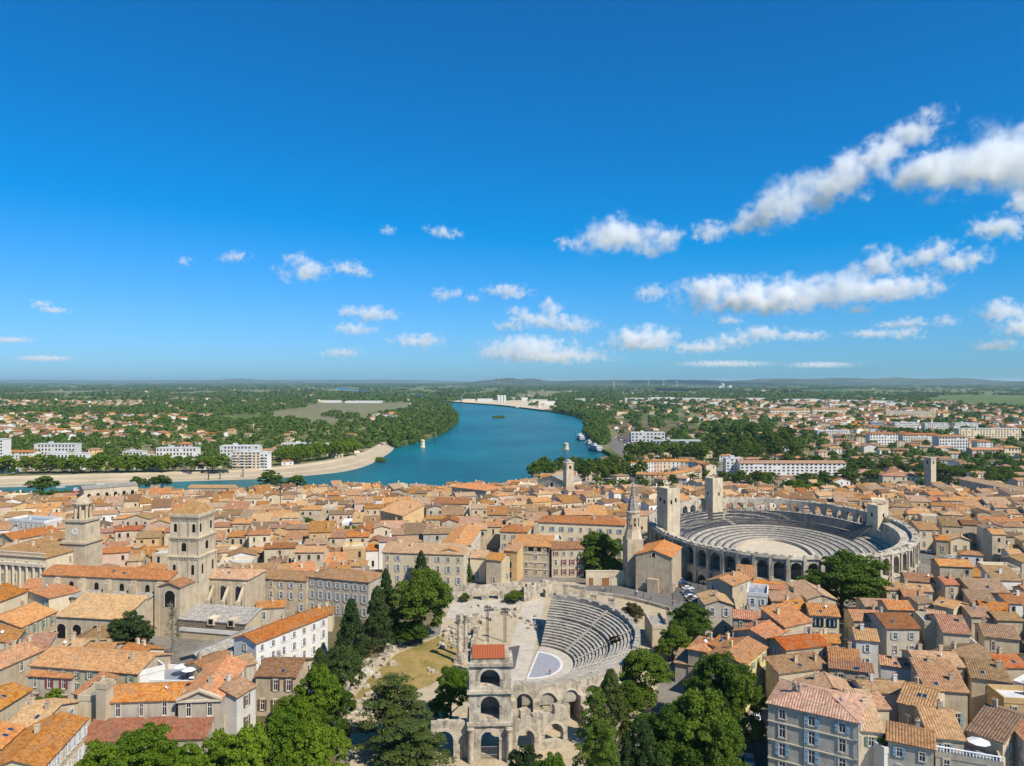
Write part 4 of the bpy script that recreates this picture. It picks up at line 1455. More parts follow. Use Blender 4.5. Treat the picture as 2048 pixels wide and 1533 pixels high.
# two standing columns with their piece of entablature
def columns():
    p = ray(925, 1322, 0)
    t = thing('column_pair', 'two tall slender columns standing on a stone base amid the ruins', 'columns', (p[0], p[1], 0), R(62))
    b = MB(); b.box(-2.6, 2.6, -1.1, 1.1, -.5, 1.5); b.box(-2.3, 2.3, -.9, .9, 1.5, 2.0); b.obj('pedestal', ['old_stone'], t)
    for x in (-1.6, 1.6):
        c = MB(); c.lathe([(.75, 2.0), (.72, 2.4), (.56, 2.5), (.55, 6.5), (.46, 10.6), (.62, 10.8), (.80, 11.7)], 14); o = c.obj('shaft', ['old_stone'], t, (x, 0, 0), 0, True)
        k = MB(); k.box(x - .8, x + .8, -.8, .8, 11.7, 12.0); k.obj('capital', ['old_stone'], t)
    e = MB(); e.box(-2.3, -.7, -.7, .7, 12.0, 12.9); e.obj('entablature_block', ['old_stone'], t)
columns()

def stage_mast(px, py, h):
    p = ray(px, py, 0)
    t = thing('lighting_mast', 'thin dark lattice lighting mast standing behind the theatre stage', 'mast', (p[0], p[1], 0), 0, 'stage lighting masts')
    for x, y in ((-.35, -.35), (.35, -.35), (0, .35)):
        m = MB(); m.tube([(x, y, 0), (x, y, h)], .06, 5); m.obj('pole', ['metal_dark'], t)
    m = MB()
    k = int(h / .8)
    cs = [(-.35, -.35), (.35, -.35), (0, .35)]
    for i in range(k):
        for j in range(3):
            a, b = cs[j], cs[(j + 1) % 3]
            m.tube([(a[0], a[1], i * .8), (b[0], b[1], (i + 1) * .8)], .03, 3)
    m.obj('lattice', ['metal_dark'], t)
    m = MB()
    for z in (h - .3, h - 1.2):
        for x in (-.7, 0, .7):
            m.box(x - .22, x + .22, -.6, -.2, z - .25, z + .25)
    m.obj('spotlight', ['metal_dark'], t)
for px, py, h in ((975, 1285, 10.5), (1010, 1285, 10.0), (984, 1330, 5.5), (945, 1345, 5.0)):
    stage_mast(px, py, h)

# fallen stones: the bigger ones one by one, the rest as rubble
def stone_meshes():
    out = []
    rr = random.Random(4)
    for k in range(5):
        bm = bmesh.new()
        bmesh.ops.create_cube(bm, size=1)
        bmesh.ops.bevel(bm, geom=bm.edges[:], offset=.1, segments=1, affect='EDGES')
        for v in bm.verts:
            v.co += Vector((rr.uniform(-.09, .09), rr.uniform(-.09, .09), rr.uniform(-.09, .09)))
        me = bpy.data.meshes.new('fallen_stone')
        bm.to_mesh(me); bm.free()
        me.materials.append(MAT['old_stone'])
        out.append(me)
    return out
STONES = stone_meshes()
def stones(line, n, wid, label, group, smin=.5, smax=1.5):
    rr = random.Random(n + int(line[0][0]))
    pts = [Vector(ray(a, b, 0)) for a, b in line]
    for i in range(n):
        f = rr.uniform(0, len(pts) - 1.001)
        k = int(f)
        p = pts[k].lerp(pts[k + 1], f - k)
        x, y = p.x + rr.gauss(0, wid), p.y + rr.gauss(0, wid)
        s = rr.uniform(smin, smax)
        o = place('fallen_stone', STONES[i % 5], None, (x, y, .05 + s * .3), rr.uniform(0, 3), (s * rr.uniform(.8, 1.7), s, s * rr.uniform(.6, 1.0)))
        tag(o, label, 'stone', group)
stones([(712, 1378), (740, 1340), (775, 1310), (800, 1290)], 70, 1.6, 'weathered block in the pale heap of stones along the garden path', 'heap of stones along the garden path')
stones([(905, 1300), (915, 1270), (935, 1250), (960, 1240)], 80, 2.4, 'fallen block lying among the ruins behind the standing columns', 'fallen blocks behind the columns', .6, 1.8)
stones([(860, 1350), (900, 1335), (935, 1330)], 20, 1.5, 'small fallen block on the dry grass before the columns', 'fallen blocks before the columns', .4, 1.0)
stones([(950, 1215), (1000, 1222), (1050, 1235), (1062, 1255)], 45, 1.6, 'squared block lying behind the theatre stage', 'squared blocks behind the stage', .5, 1.4)
stones([(690, 1470), (720, 1420), (730, 1395)], 40, 1.8, 'rough block on the bank under the cedar', 'rough blocks under the cedar', .5, 1.6)
ruin_wall(938, 1262, 962, 1240, 1.8, 1.0, [], 'low broken wall footing among the fallen blocks by the columns', rough=1.6)
ruin_wall(950, 1300, 958, 1262, 1.4, 1.2, [], 'long low stone footing between the columns and the stage masts', rough=1.8)
ruin_wall(968, 1345, 975, 1300, 1.6, 1.0, [], 'stub of stone wall beside the stage behind the arched tower', rough=1.4)
stones([(955, 1300), (965, 1340), (970, 1375)], 26, 1.5, 'block lying by the stage beside the masts', 'blocks by the stage masts', .5, 1.5)

# ---------------------------------------------------------------- church towers
def bell_tower():
    "the square Romanesque tower of the cathedral"
    Y = 224.0
    s = Y / FPX
    X = (371 - CX) * s
    W = 9.9
    base = 0.0
    zc = lambda py: CAM_Z - (py - HY) * s
    t = thing('bell_tower', 'square Romanesque stone bell tower of three arcaded storeys with a low pyramid roof', 'tower', (X, Y + W / 2, 0), R(-7))
    z0, z1, z2, z3 = 0.0, zc(1113), zc(1076), zc(1036)
    for i, (a, b, w_) in enumerate(((z0, z1, W), (z1, z2, W * .95), (z2, z3, W * .88))):
        m = MB(); h = w_ / 2
        m.box(-h, h, -h, h, a - .2, b); m.obj('storey', ['tower_stone'], t)
        a = max(a, b - 7.5)
        m = MB(); m.box(-h - .4, h + .4, -h - .4, h + .4, b - .35, b + .12)
        for k in range(11):
            x = -h + .25 + k * (2 * h - .5) / 10
            m.box(x - .2, x + .2, -h - .28, -h - .01, b - .95, b - .35); m.box(h + .01, h + .28, x - .2, x + .2, b - .95, b - .35)
            m.box(-h - .28, -h - .01, x - .2, x + .2, b - .95, b - .35)
        m.obj('cornice', ['tower_stone'], t)
        m = MB()
        for x in (-h, -h * .34, h * .34, h):
            m.box(x - .25, x + .25, -h - .2, -h - .005, a, b - .9); m.box(h + .005, h + .2, x - .25, x + .25, a, b - .9); m.box(-h - .2, -h - .005, x - .25, x + .25, a, b - .9)
        m.obj('pilaster', ['tower_stone'], t)
        cols = ((-.30, .30), (0.0,), (-.34, .34))[i]
        hh = (b - a) * (.40, .46, .42)[i]
        ww = (.9, 1.5, 1.0)[i]
        for c in cols:
            for rz in (0, math.pi / 2, -math.pi / 2):
                wmb = MB()
                wmb.face([(-ww / 2, 0, 0), (ww / 2, 0, 0), (ww / 2, 0, hh - ww / 2)] + [(ww / 2 * math.cos(math.pi * q / 8), 0, hh - ww / 2 + ww / 2 * math.sin(math.pi * q / 8)) for q in range(1, 8)] + [(-ww / 2, 0, hh - ww / 2)])
                x = c * w_
                d = h + .03
                loc = {0: (x, -d, a + (b - a) * .26), math.pi / 2: (d, x, a + (b - a) * .26), -math.pi / 2: (-d, x, a + (b - a) * .26)}[rz]
                wmb.obj('window', ['dark_void'], t, loc, rz)
    m = MB(); h = W * .88 / 2 + .55
    top = zc(1002)
    for k in range(16):
        x = -h + .3 + k * (2 * h - .6) / 15
        m.box(x - .18, x + .18, -h - .1, -h + .5, z3 + .1, z3 + .75); m.box(h - .5, h + .1, x - .18, x + .18, z3 + .1, z3 + .75)
    m.box(-h, h, -h, h, z3 + .75, z3 + 1.1)
    m.obj('parapet', ['tower_stone'], t)
    m = MB()
    b = [(-h, -h, z3 + 1.1), (h, -h, z3 + 1.1), (h, h, z3 + 1.1), (-h, h, z3 + 1.1)]
    for i in range(4):
        m.face((b[i], b[(i + 1) % 4], (0, 0, top)), 0, ((0, 0), (9, 0), (4.5, 5)))
    m.obj('roof', ['roof_tan'], t)
bell_tower()

def clock_tower():
    Y = 258.0
    s = Y / FPX
    X = (152 - CX) * s
    zc = lambda py: CAM_Z - (py - HY) * s
    t = thing('clock_tower', 'pale stone town hall clock tower with open domed lantern on top', 'tower', (X, Y + 4, 0), R(-9))
    W = 8.8
    for a, b, w_ in ((0, zc(1085), W), (zc(1085), zc(1042), W * .86)):
        h = w_ / 2
        m = MB(); m.box(-h, h, -h, h, a - 1, b); m.obj('storey', ['wall_stone'], t)
        m = MB(); m.box(-h - .5, h + .5, -h - .5, h + .5, b - .5, b + .25); m.obj('cornice', ['wall_stone'], t)
    zb, zt = zc(1042) + .25, zc(1012)
    m = MB()
    for k in range(8):
        a = math.pi / 4 * k + .39
        m.lathe([(.42, zb), (.36, zt)], 8, 0, 2.5 * math.cos(a), 2.5 * math.sin(a))
    m.lathe([(1.4, zb), (1.4, zt)], 12); m.obj('lantern', ['wall_stone'], t)
    m = MB(); m.lathe([(3.2, zt), (3.3, zt + .5), (3.0, zt + .6)], 20); m.obj('lantern_cornice', ['wall_stone'], t)
    m = MB(); m.lathe([(2.9, zt + .5), (2.5, zt + 1.5), (1.4, zt + 2.4), (.3, zt + 2.9), (.12, zt + 3.3)], 20); m.obj('dome', ['wall_stone'], t, smooth=True)
    zz = zc(1085) + (zc(1042) - zc(1085)) * .5
    h = W * .43
    m = MB(); m.T = lambda p: (p[0], -h - .06 - p[2] * .001, zz + p[1]); m.lathe([(1.25, 0), (1.25, 60)], 24); ck = m.obj('clock_face', ['clock_face'], t)
    hd = MB(); hd.box(-.05, .05, -h - .18, -h - .13, zz, zz + .95); hd.box(0, .7, -h - .18, -h - .13, zz - .05, zz + .05); hd.obj('clock_hand', ['metal_dark'], ck)
    m = MB(); m.box(h - .02, h + .04, -.7, .7, zz - 1.2, zz + 1.4); m.obj('window', ['wall_grey'], t)
    m = MB(); m.box(-h - .3, h + .3, -h - .3, h + .3, zc(1085) + .26, zc(1085) + .5)
    for k in range(12):
        x = -h - .2 + k * (2 * h + .4) / 11
        m.box(x - .1, x + .1, -h - .45, -h - .3, zc(1085) + .26, zc(1085) + 1.1); m.box(h + .3, h + .45, x - .1, x + .1, zc(1085) + .26, zc(1085) + 1.1)
    m.obj('balustrade', ['wall_stone'], t)
clock_tower()

def spire_church():
    Y = 272.0
    s = Y / FPX
    X = (1266 - CX) * s
    zc = lambda py: CAM_Z - (py - HY) * s
    t = thing('church_steeple', 'slim grey octagonal stone steeple with an open belfry rising beside the amphitheatre', 'tower', (X, Y, 0), R(8))
    m = MB(); m.box(-3.0, 3.0, -3.0, 3.0, 0, zc(1076)); m.obj('base', ['wall_stone'], t)
    m = MB()
    z0, z1 = zc(1076), zc(1058)
    m.loft([[(3.0 * cx_, 3.0 * cy_, z0) for cx_, cy_ in ((-1, -.5), (-.5, -1), (.5, -1), (1, -.5), (1, .5), (.5, 1), (-.5, 1), (-1, .5))], [(2.3 * cx_, 2.3 * cy_, z1) for cx_, cy_ in ((-1, -.42), (-.42, -1), (.42, -1), (1, -.42), (1, .42), (.42, 1), (-.42, 1), (-1, .42))]])
    m.obj('transition', ['wall_stone'], t)
    z2 = zc(1025)
    for k in range(8):
        a = math.pi / 4 * k + math.pi / 8
        b = a + math.pi / 4
        p, q = Vector((2.4 * math.cos(a), 2.4 * math.sin(a))), Vector((2.4 * math.cos(b), 2.4 * math.sin(b)))
        W = (q - p).length
        m = MB()
        u = (q - p) / W
        m.T = lambda v, p=p, u=u: (p.x + u.x * v[0] - u.y * v[1], p.y + u.y * v[0] + u.x * v[1], v[2])
        arch_wall(m, W, z2, .5, [(W / 2, W * .58, z1 + 1.0, z1 + 3.9)], z1, 0, 6)
        m.obj('belfry_side', ['wall_stone'], t)
    m = MB(); m.lathe([(2.7, z2), (2.8, z2 + .5), (2.5, z2 + .6)], 8); m.obj('cornice', ['wall_stone'], t)
    m = MB(); m.lathe([(2.2, z2 + .5), (1.2, z2 + (zc(965) - z2) * .5), (.18, zc(964)), (.05, zc(955))], 8); m.obj('spire', ['grey_roof_stone'], t)
    rr = random.Random(2)
    m = MB()
    for k in range(8):
        a = math.pi / 4 * k
        for j in range(9):
            f = j / 9
            r_ = 2.2 * (1 - f) + .2 * f
            z = z2 + .6 + (zc(964) - z2) * f
            m.box(r_ * math.cos(a) - .14, r_ * math.cos(a) + .14, r_ * math.sin(a) - .14, r_ * math.sin(a) + .14, z, z + .3)
    m.obj('crocket', ['wall_stone'], t)
spire_church()

def julien_church():
    Y = 520.0
    s = Y / FPX
    zc = lambda py: CAM_Z - (py - HY) * s
    X = (1137 - CX) * s
    g = gz(X, Y)
    t = thing('church_tower', 'squarish stone church bell tower with a small dome by the river trees', 'tower', (X, Y, g), R(20))
    h = 2.9
    m = MB(); m.box(-h, h, -h, h, -1, zc(940) - g); m.obj('shaft', ['tower_stone'], t)
    zz = zc(940) - g
    for k in range(4):
        m = MB()
        c, sn = math.cos(k * math.pi / 2), math.sin(k * math.pi / 2)
        m.T = lambda p, c=c, sn=sn: ((p[0] - h) * c - (p[1] - h) * sn, (p[0] - h) * sn + (p[1] - h) * c, p[2])
        arch_wall(m, 2 * h, zc(926) - g, .6, [(h, 1.6, zz + .8, zz + 2.6)], zz, 0, 6)
        m.obj('belfry_side', ['tower_stone'], t)
    m = MB(); m.box(-h - .3, h + .3, -h - .3, h + .3, zc(926) - g, zc(926) - g + .4); m.obj('cornice', ['tower_stone'], t)
    m = MB(); z = zc(926) - g + .4; m.lathe([(2.6, z), (2.3, z + 1.0), (1.2, z + 1.8), (.2, z + 2.2)], 12); m.obj('dome', ['grey_roof_stone'], t)
julien_church()

def far_square_tower():
    Y = 560.0
    s = Y / FPX
    X = (1860 - CX) * s
    g = gz(X, Y)
    zc = lambda py: CAM_Z - (py - HY) * s - g
    t = thing('church_tower', 'plain square stone church tower standing among the trees beyond the amphitheatre', 'tower', (X, Y, g), R(25))
    h = 2.9
    m = MB(); m.box(-h, h, -h, h, -1, zc(917)); m.obj('shaft', ['tower_stone'], t)
    m = MB(); m.box(-h - .3, h + .3, -h - .3, h + .3, zc(917), zc(915)); m.obj('cornice', ['tower_stone'], t)
    for rz, loc in ((0, (0, -h - .04, zc(928))), (-math.pi / 2, (-h - .04, 0, zc(928)))):
        m = MB(); m.box(-.6, .6, 0, .02, 0, 2.6); m.obj('window', ['dark_void'], t, loc, rz)
far_square_tower()

# ---------------------------------------------------------------- buildings read off the photograph
CROP = {'BL': (0, 1133), 'BM': (512, 1133), 'BR': (1024, 1133), 'RR': (1536, 1133), 'ML': (0, 733), 'MM': (512, 733), 'MR': (1024, 733), 'NR': (1536, 733)}
def cpx(c, x, y):
    return CROP[c][0] + x / 3.832, CROP[c][1] + y / 3.832
RM = dict(o='roof_orange', t='roof_tan', b='roof_brown', p='roof_pink', r='roof_red', g='grey_roof_stone', z='zinc')
WM = dict(s='wall_stone', c='wall_cream', g='wall_grey', w='wall_white', y='wall_ochre', k='wall_pink', l='lemon', o='tower_stone')

def B(c, x0, y0, x1, y1, H, D, roof, rm, wm, label, **k):
    "front eave from (x0,y0) to (x1,y1) in crop pixels, eaves height over the ground H, depth D"
    P0 = rayg(*cpx(c, x0, y0), H)
    P1 = rayg(*cpx(c, x1, y1), H)
    k.setdefault('detail', 3)
    k.setdefault('cat', 'house')
    if k['cat'] == 'building':
        k.setdefault('name', 'stone_building')
    return house(P0, P1, H, D, roof, RM[rm], WM[wm], label, **k)

HS = [
 # lower left: around the cathedral and the convent
 ('BL', 320, 62, 1290, 105, 16, 10, 'gable', 'o', 's', 'long cathedral nave with plain orange tiled roof and buttressed side wall', dict(cat='church', name='church_nave', win=False, chim=0)),
 ('BL', 545, 235, 1112, 265, 11, 6, 'shed', 'g', 's', 'grey stone lean-to aisle roof along the cathedral nave', dict(cat='building', win=False, chim=0, pitch=.2)),
 ('BL', 432, 382, 930, 409, 10, 11, 'shed', 't', 's', 'broad tan tiled chapter hall with arched openings below the nave', dict(cat='building', win=False, chim=0, pitch=.28)),
 ('BL', 215, 185, 375, 242, 12, 10.6, 'hip', 'r', 'c', 'red hipped roof house with a pale plastered wall left of the nave', dict(wprob=.3)),
 ('BL', 0, 268, 205, 190, 12, 13, 'gable', 'o', 'c', 'orange gabled house with blank cream wall by the town hall', dict(wprob=.2)),
 ('BL', 165, 465, 435, 345, 9, 14, 'gable', 'o', 's', 'orange roofed stone house with tall side windows beside the chapter hall', dict()),
 ('BL', 105, 590, 190, 480, 8, 12, 'gable', 'o', 'g', 'low orange roofed house at the picture edge above the courtyard', dict(wprob=.3)),
 ('BL', 0, 785, 320, 645, 8, 10, 'gable', 'o', 's', 'orange roofed stone house with two chimneys over an overgrown yard', dict(chim=2, wprob=.5)),
 ('BL', 0, 1095, 240, 945, 7, 9, 'gable', 'o', 's', 'low orange roof house above the vine courtyard', dict(wprob=.4)),
 ('BL', 235, 757, 1050, 822, 9, 12, 'gable', 'o', 's', 'long orange roofed house with green shutters and white end gable', dict(shut='shutter_green', bay=3.4, stor=3)),
 ('BL', 215, 838, 545, 855, 7.3, 2.6, 'shed', 'o', 'g', 'grey annex with red shutters over the vine courtyard', dict(shut='shutter_red', chim=0)),
 ('BL', 1085, 890, 1480, 905, 6, 9, 'flat', 'z', 'w', 'white roof terrace building with planters beside the long orange roof', dict(win=False, chim=0, cat='building')),
 ('BL', 1060, 830, 1260, 780, 8.5, 5, 'flat', 'z', 'w', 'white cube stair house with sloping glazed hatch on the terrace', dict(win=False, chim=0, cat='building')),
 ('BL', 815, 1040, 1350, 1022, 9, 9, 'gable', 'o', 'g', 'grey stuccoed convent wing with four tall white windows', dict(bay=3.6, stor=2, shut='none', chim=0, wprob=1, winh=1.2)),
 ('BL', 1365, 1032, 1690, 1020, 9.3, 20, 'gablef', 'o', 'g', 'convent pavilion with a triangular pediment and two tall windows', dict(bay=4.2, stor=2, shut='none', chim=1, wprob=1, winh=1.2, pitch=.42, cat='building')),
 ('BL', 620, 1345, 1560, 1315, 4, 5.5, 'shed', 'r', 'g', 'low red lean-to roof with skylights below the convent wing', dict(win=False, chim=0, pitch=.3)),
 ('BL', 330, 1533, 665, 1170, 8, 9.5, 'gable', 'o', 'c', 'long orange roof with a row of white windows running to the round ruin', dict(shut='shutter_white', bay=2.2, chim=1)),
 ('BL', 10, 1390, 180, 1235, 8, 8, 'gable', 'o', 'g', 'orange roofed house with grey blotched wall and white hatch', dict(wprob=.5)),
 ('BL', 50, 1215, 280, 1235, 8, 12, 'gable', 't', 's', 'tan roofed house with a stone chimney in the corner of the old town', dict(chim=2)),
 ('BL', 600, 1015, 730, 1020, 9, 5, 'flat', 'g', 'o', 'stump of a round ruined stone tower beside the convent wing', dict(win=False, chim=0, cat='ruin', name='ruined_tower')),
 ('BL', 735, 925, 810, 930, 12.5, 2.5, 'flat', 'g', 'o', 'narrow ruined stone pier standing against the convent wing', dict(win=False, chim=0, cat='ruin', name='ruined_pier')),
 ('BL', 745, 580, 900, 500, 8, 8, 'gable', 'b', 's', 'brown mossy gabled house beside the dark cypress like tree', dict(wprob=.3)),
 ('BL', 370, 675, 540, 690, 8, 12, 'gable', 't', 's', 'tan mossy roof house between the courtyard walls', dict(wprob=.4, chim=2)),
 ('BL', 560, 692, 830, 682, 7.5, 9, 'gable', 'o', 's', 'orange patched roof house behind the long green shuttered house', dict(wprob=.4)),
 ('BL', 1225, 150, 1380, 160, 14.6, 9, 'gablef', 'o', 's', 'small gabled chapel with a big round arch against the bell tower', dict(win=False, chim=0, cat='church', name='chapel')),
 ('BL', 1520, 85, 1900, 102, 14, 11, 'hip', 't', 's', 'gothic cathedral choir with buttresses and a tan roof', dict(win=False, chim=0, cat='church', name='church_choir', pitch=.25)),
 ('BL', 1370, 402, 1880, 442, 5.6, 8, 'shed', 'g', 's', 'cloister wing under a grey stone slab roof with small dormers', dict(win=False, chim=0, cat='building', pitch=.24)),
 ('BL', 1600, 812, 1825, 715, 8, 9, 'gable', 'o', 's', 'orange roofed house squeezed behind the terrace', dict(wprob=.4)),
 ('BL', 1720, 800, 1960, 740, 8, 7, 'gable', 'b', 'g', 'brown sagging roof house next to the grey roofed house', dict(wprob=.3)),
 ('BL', 1815, 1000, 1960, 915, 9, 8, 'gable', 't', 'w', 'tan roofed house with a white gable wall behind the cypress', dict(wprob=.5)),
 ('BM', 0, 838, 300, 847, 9, 11, 'gable', 'b', 's', 'grey brown roofed house with skylights and a green awning', dict(bay=2.6)),
 ('BM', 2, 88, 385, 112, 11, 10, 'gable', 't', 's', 'tan roofed stone house with paired dark windows behind the cypresses', dict(shut='shutter_grey')),
 ('BM', 395, 78, 860, 122, 12, 11, 'hip', 't', 'g', 'long grey walled house with blue grey shutters and hipped tan roof', dict(shut='shutter_grey', chim=3)),
 ('BM', 2, 590, 550, 375, 10, 8, 'gable', 'r', 'w', 'long white house with red brown roof and two rows of white shutters', dict(shut='shutter_white', bay=3.2, stor=3, chim=0, wprob=1)),
 # centre
 ('MM', 970, 1425, 1590, 1445, 12, 14, 'gable', 't', 'c', 'broad cream mansion with three floors of grey shutters behind the theatre trees', dict(shut='shutter_grey', bay=3.4, stor=3, chim=3, wprob=.95)),
 ('MM', 1640, 1465, 1760, 1470, 9, 10, 'gable', 't', 'c', 'small cream house with tan roof next to the mansion', dict()),
 ('MM', 1765, 1480, 1880, 1490, 10, 9, 'gable', 'o', 's', 'narrow stone house with orange roof left of the modern stone block', dict()),
 ('MR', 0, 1372, 290, 1385, 11.5, 10, 'shed', 'o', 's', 'plain modern pale stone block with a dark loggia under its tiled roof', dict(shut='none', bay=3.6, stor=4, chim=0, cat='building', pitch=.22, winw=1.2)),
 ('MR', 305, 1400, 550, 1398, 11, 10, 'gable', 'o', 's', 'stone house with dark red shutters beside the big round tree', dict(shut='shutter_red', bay=3.0, stor=3, wprob=1)),
 ('MR', 200, 1192, 862, 1218, 15, 12, 'hip', 'o', 'c', 'large school with brown orange hipped roof and arched blue shuttered windows', dict(shut='shutter_blue', bay=3.8, stor=3, wprob=1, cat='building', chim=2)),
 ('MR', -90, 1265, 115, 1272, 13, 12, 'hip', 'o', 'c', 'bright orange hipped pavilion at the left end of the school', dict(shut='shutter_blue', stor=3)),
 ('MR', 948, 1440, 1225, 1466, 13, 18, 'gablef', 'o', 's', 'bare stone church gable with orange roof in front of the amphitheatre', dict(win=False, chim=0, cat='church', name='church_nave')),
 ('MR', 850, 1395, 945, 1400, 10, 14, 'shed', 'b', 's', 'low brown side aisle left of the bare church gable', dict(win=False, chim=0, cat='building')),
 # right of the theatre
 ('BR', 1350, 630, 1510, 660, 9, 10, 'hip', 'o', 's', 'orange hipped house with a roof window right of the theatre', dict(wprob=.6)),
 ('BR', 1515, 595, 1650, 645, 10, 8, 'gable', 'o', 'c', 'small orange house with a white roof terrace right of the theatre', dict(wprob=.5)),
 ('BR', 1780, 755, 1950, 620, 11, 9, 'gable', 'o', 'l', 'lemon yellow house with green shutters on the shady street', dict(shut='shutter_green', wprob=1)),
 ('BR', 1700, 495, 1960, 565, 11, 14, 'gablef', 'o', 'g', 'long gabled house with mottled orange roof by the white zinc roofed house', dict(wprob=.4)),
 ('BR', 1480, 290, 1690, 292, 10, 10, 'gablef', 't', 'g', 'gabled house with dark shaded wall facing the car park', dict(wprob=.3)),
 ('BR', 1690, 150, 1830, 95, 11, 9, 'gable', 't', 's', 'small tan roofed house at the corner of the square', dict(wprob=.5)),
 ('BR', 1800, 215, 1960, 230, 12, 10, 'flat', 'z', 'w', 'white corner house with blue zinc flat roof', dict(shut='shutter_white', bay=2.4, wprob=1)),
 ('BR', 1250, 735, 1400, 760, 5, 5, 'shed', 't', 'g', 'small lean-to house with grey wall hidden among the trees', dict(win=False, chim=0)),
 ('BR', 1075, 470, 1200, 470, 6, 12, 'flat', 'g', 'o', 'old wall block with a grey flat top at the edge of the seating', dict(win=False, chim=0, cat='ruin', name='wall_block')),
 # lower right quarter
 ('RR', 0, 1045, 690, 1198, 14, 12.5, 'hip', 'p', 'g', 'large grey stone town house with pink hipped roof and blue shutters', dict(shut='shutter_blue', bay=4.2, stor=4, chim=2, wprob=1, winw=1.25, winh=1.2, cat='house')),
 ('RR', 700, 1255, 880, 1270, 11.5, 10, 'shed', 't', 'c', 'narrow tan lean roof house against the pink roofed town house', dict()),
 ('RR', 700, 1300, 890, 1420, 9.0, 4, 'flat', 'z', 'w', 'small white balustraded terrace with a leafy tub plant', dict(win=False, chim=0)),
 ('RR', 920, 1330, 1270, 1400, 11, 8, 'gable', 't', 'g', 'grey house with pale blue shutters under a striped tan roof', dict(shut='shutter_blue', bay=2.8, wprob=1)),
 ('RR', 1240, 1305, 1500, 1332, 11, 14, 'gable', 't', 's', 'tan tiled house with turquoise shutters in the shade', dict(shut='shutter_blue')),
 ('RR', 1000, 1040, 1250, 1105, 12, 12, 'gable', 't', 's', 'tan roof house between the lilac wall and the turquoise shutters', dict(wprob=.4)),
 ('RR', 692, 1095, 928, 1090, 12, 8, 'gable', 't', 's', 'mossy tan roof house just behind the pink roofed town house', dict(wprob=.4)),
 ('RR', 1220, 945, 1530, 965, 12, 9, 'shed', 't', 's', 'tan striped lean roof house in the densest part of the quarter', dict(wprob=.4)),
 ('RR', 1200, 835, 1470, 850, 13, 7, 'gable', 'b', 's', 'brown ribbed roof house stacked behind the tan striped lean roof', dict(wprob=.4)),
 ('RR', 1150, 755, 1500, 770, 12, 9, 'gable', 't', 's', 'sunlit pale tan roof house behind the brown ribbed roof', dict(wprob=.3, chim=2)),
 ('RR', 865, 752, 1188, 795, 10, 6, 'gable', 'o', 'w', 'blank lilac white wall with a thin orange roof and air units', dict(win=False)),
 ('RR', 1800, 776, 1990, 772, 10, 8, 'gable', 'r', 's', 'dark red roof house with a planted terrace at the picture edge', dict(wprob=.4)),
 ('RR', 1560, 850, 1850, 886, 11, 12, 'gable', 'b', 's', 'plain brown roof house with two small square windows', dict(stor=2, bay=4.5, shut='none')),
 ('RR', 1560, 745, 1750, 690, 11, 9, 'gable', 't', 's', 'tan hipped looking house behind the plain brown roof', dict(wprob=.3)),
 ('RR', 1350, 622, 1640, 640, 9, 8, 'flat', 'z', 'w', 'white roof terrace with a small red lean roof', dict(win=False, chim=0)),
 ('RR', 910, 475, 1160, 476, 12, 12, 'gable', 'r', 'g', 'bright red orange roof house with grey blue shutters in shadow', dict(shut='shutter_grey', bay=3.4)),
 ('RR', 660, 415, 892, 425, 11, 9, 'gable', 'o', 's', 'orange roof house with a skylight left of the bright red roof', dict(wprob=.4)),
 ('RR', 1150, 395, 1340, 425, 12, 9, 'gable', 'p', 's', 'pinkish roof house with a yellow roof hatch', dict(wprob=.4)),
 ('RR', 1345, 505, 1548, 521, 13, 14, 'gable', 'p', 's', 'tall house with pinkish brown roof and two roof windows', dict(wprob=.4)),
 ('RR', 1200, 440, 1340, 450, 13, 8, 'flat', 'z', 'o', 'bare rubble stone party wall block beside the pinkish brown roof', dict(win=False, chim=0)),
 ('RR', 675, 560, 845, 576, 12, 9, 'gable', 't', 'w', 'slim house with striped tan roof and white wall', dict(shut='shutter_white', bay=2.6, wprob=1)),
 ('RR', 475, 715, 705, 740, 9.8, 9, 'gable', 'o', 's', 'orange roof house with a chimney behind the stone lean-to', dict(wprob=.4)),
 ('RR', 475, 775, 800, 815, 10, 2.6, 'shed', 'o', 's', 'long narrow orange lean roof in front of the orange roof house', dict(wprob=.2, chim=0)),
 ('RR', 140, 640, 470, 602, 11, 8, 'gable', 'r', 's', 'rough stone house with dark red roof edged in white', dict(wprob=.3)),
 ('RR', 85, 820, 460, 772, 9, 5, 'shed', 'b', 's', 'stone lean-to with brown roof and climbing ivy', dict(wprob=.2, chim=2)),
 ('RR', 130, 465, 335, 420, 12, 8, 'shed', 'o', 's', 'stone gable house with small orange roof on the yellow lane', dict(wprob=.3)),
 ('RR', 325, 372, 545, 385, 12, 10, 'gable', 'o', 'c', 'cream house with an open loggia under an orange roof', dict(bay=2.8, shut='shutter_blue')),
 ('RR', 30, 262, 262, 268, 11, 9, 'gable', 't', 's', 'plain tan roof house below the dark round tree', dict(wprob=.4)),
 ('RR', 305, 250, 520, 252, 11, 16, 'gablef', 't', 's', 'gabled tan roof house running up to the dark round tree', dict(wprob=.4)),
 ('RR', 190, 330, 310, 312, 12, 7, 'gable', 'o', 's', 'little orange roof house wedged by the cream loggia house', dict(wprob=.3)),
 ('RR', 1060, 110, 1280, 125, 10, 9, 'gable', 'p', 's', 'pink brown roof house near the amphitheatre arches', dict(wprob=.5)),
 ('RR', 910, 180, 1048, 180, 10, 8, 'gable', 't', 's', 'tan roof house with a tall chimney below the amphitheatre arches', dict(wprob=.5)),
 ('RR', 1052, 181, 1260, 195, 10, 7, 'gable', 't', 's', 'tan roof house with a white roof hatch below the amphitheatre', dict(wprob=.5)),
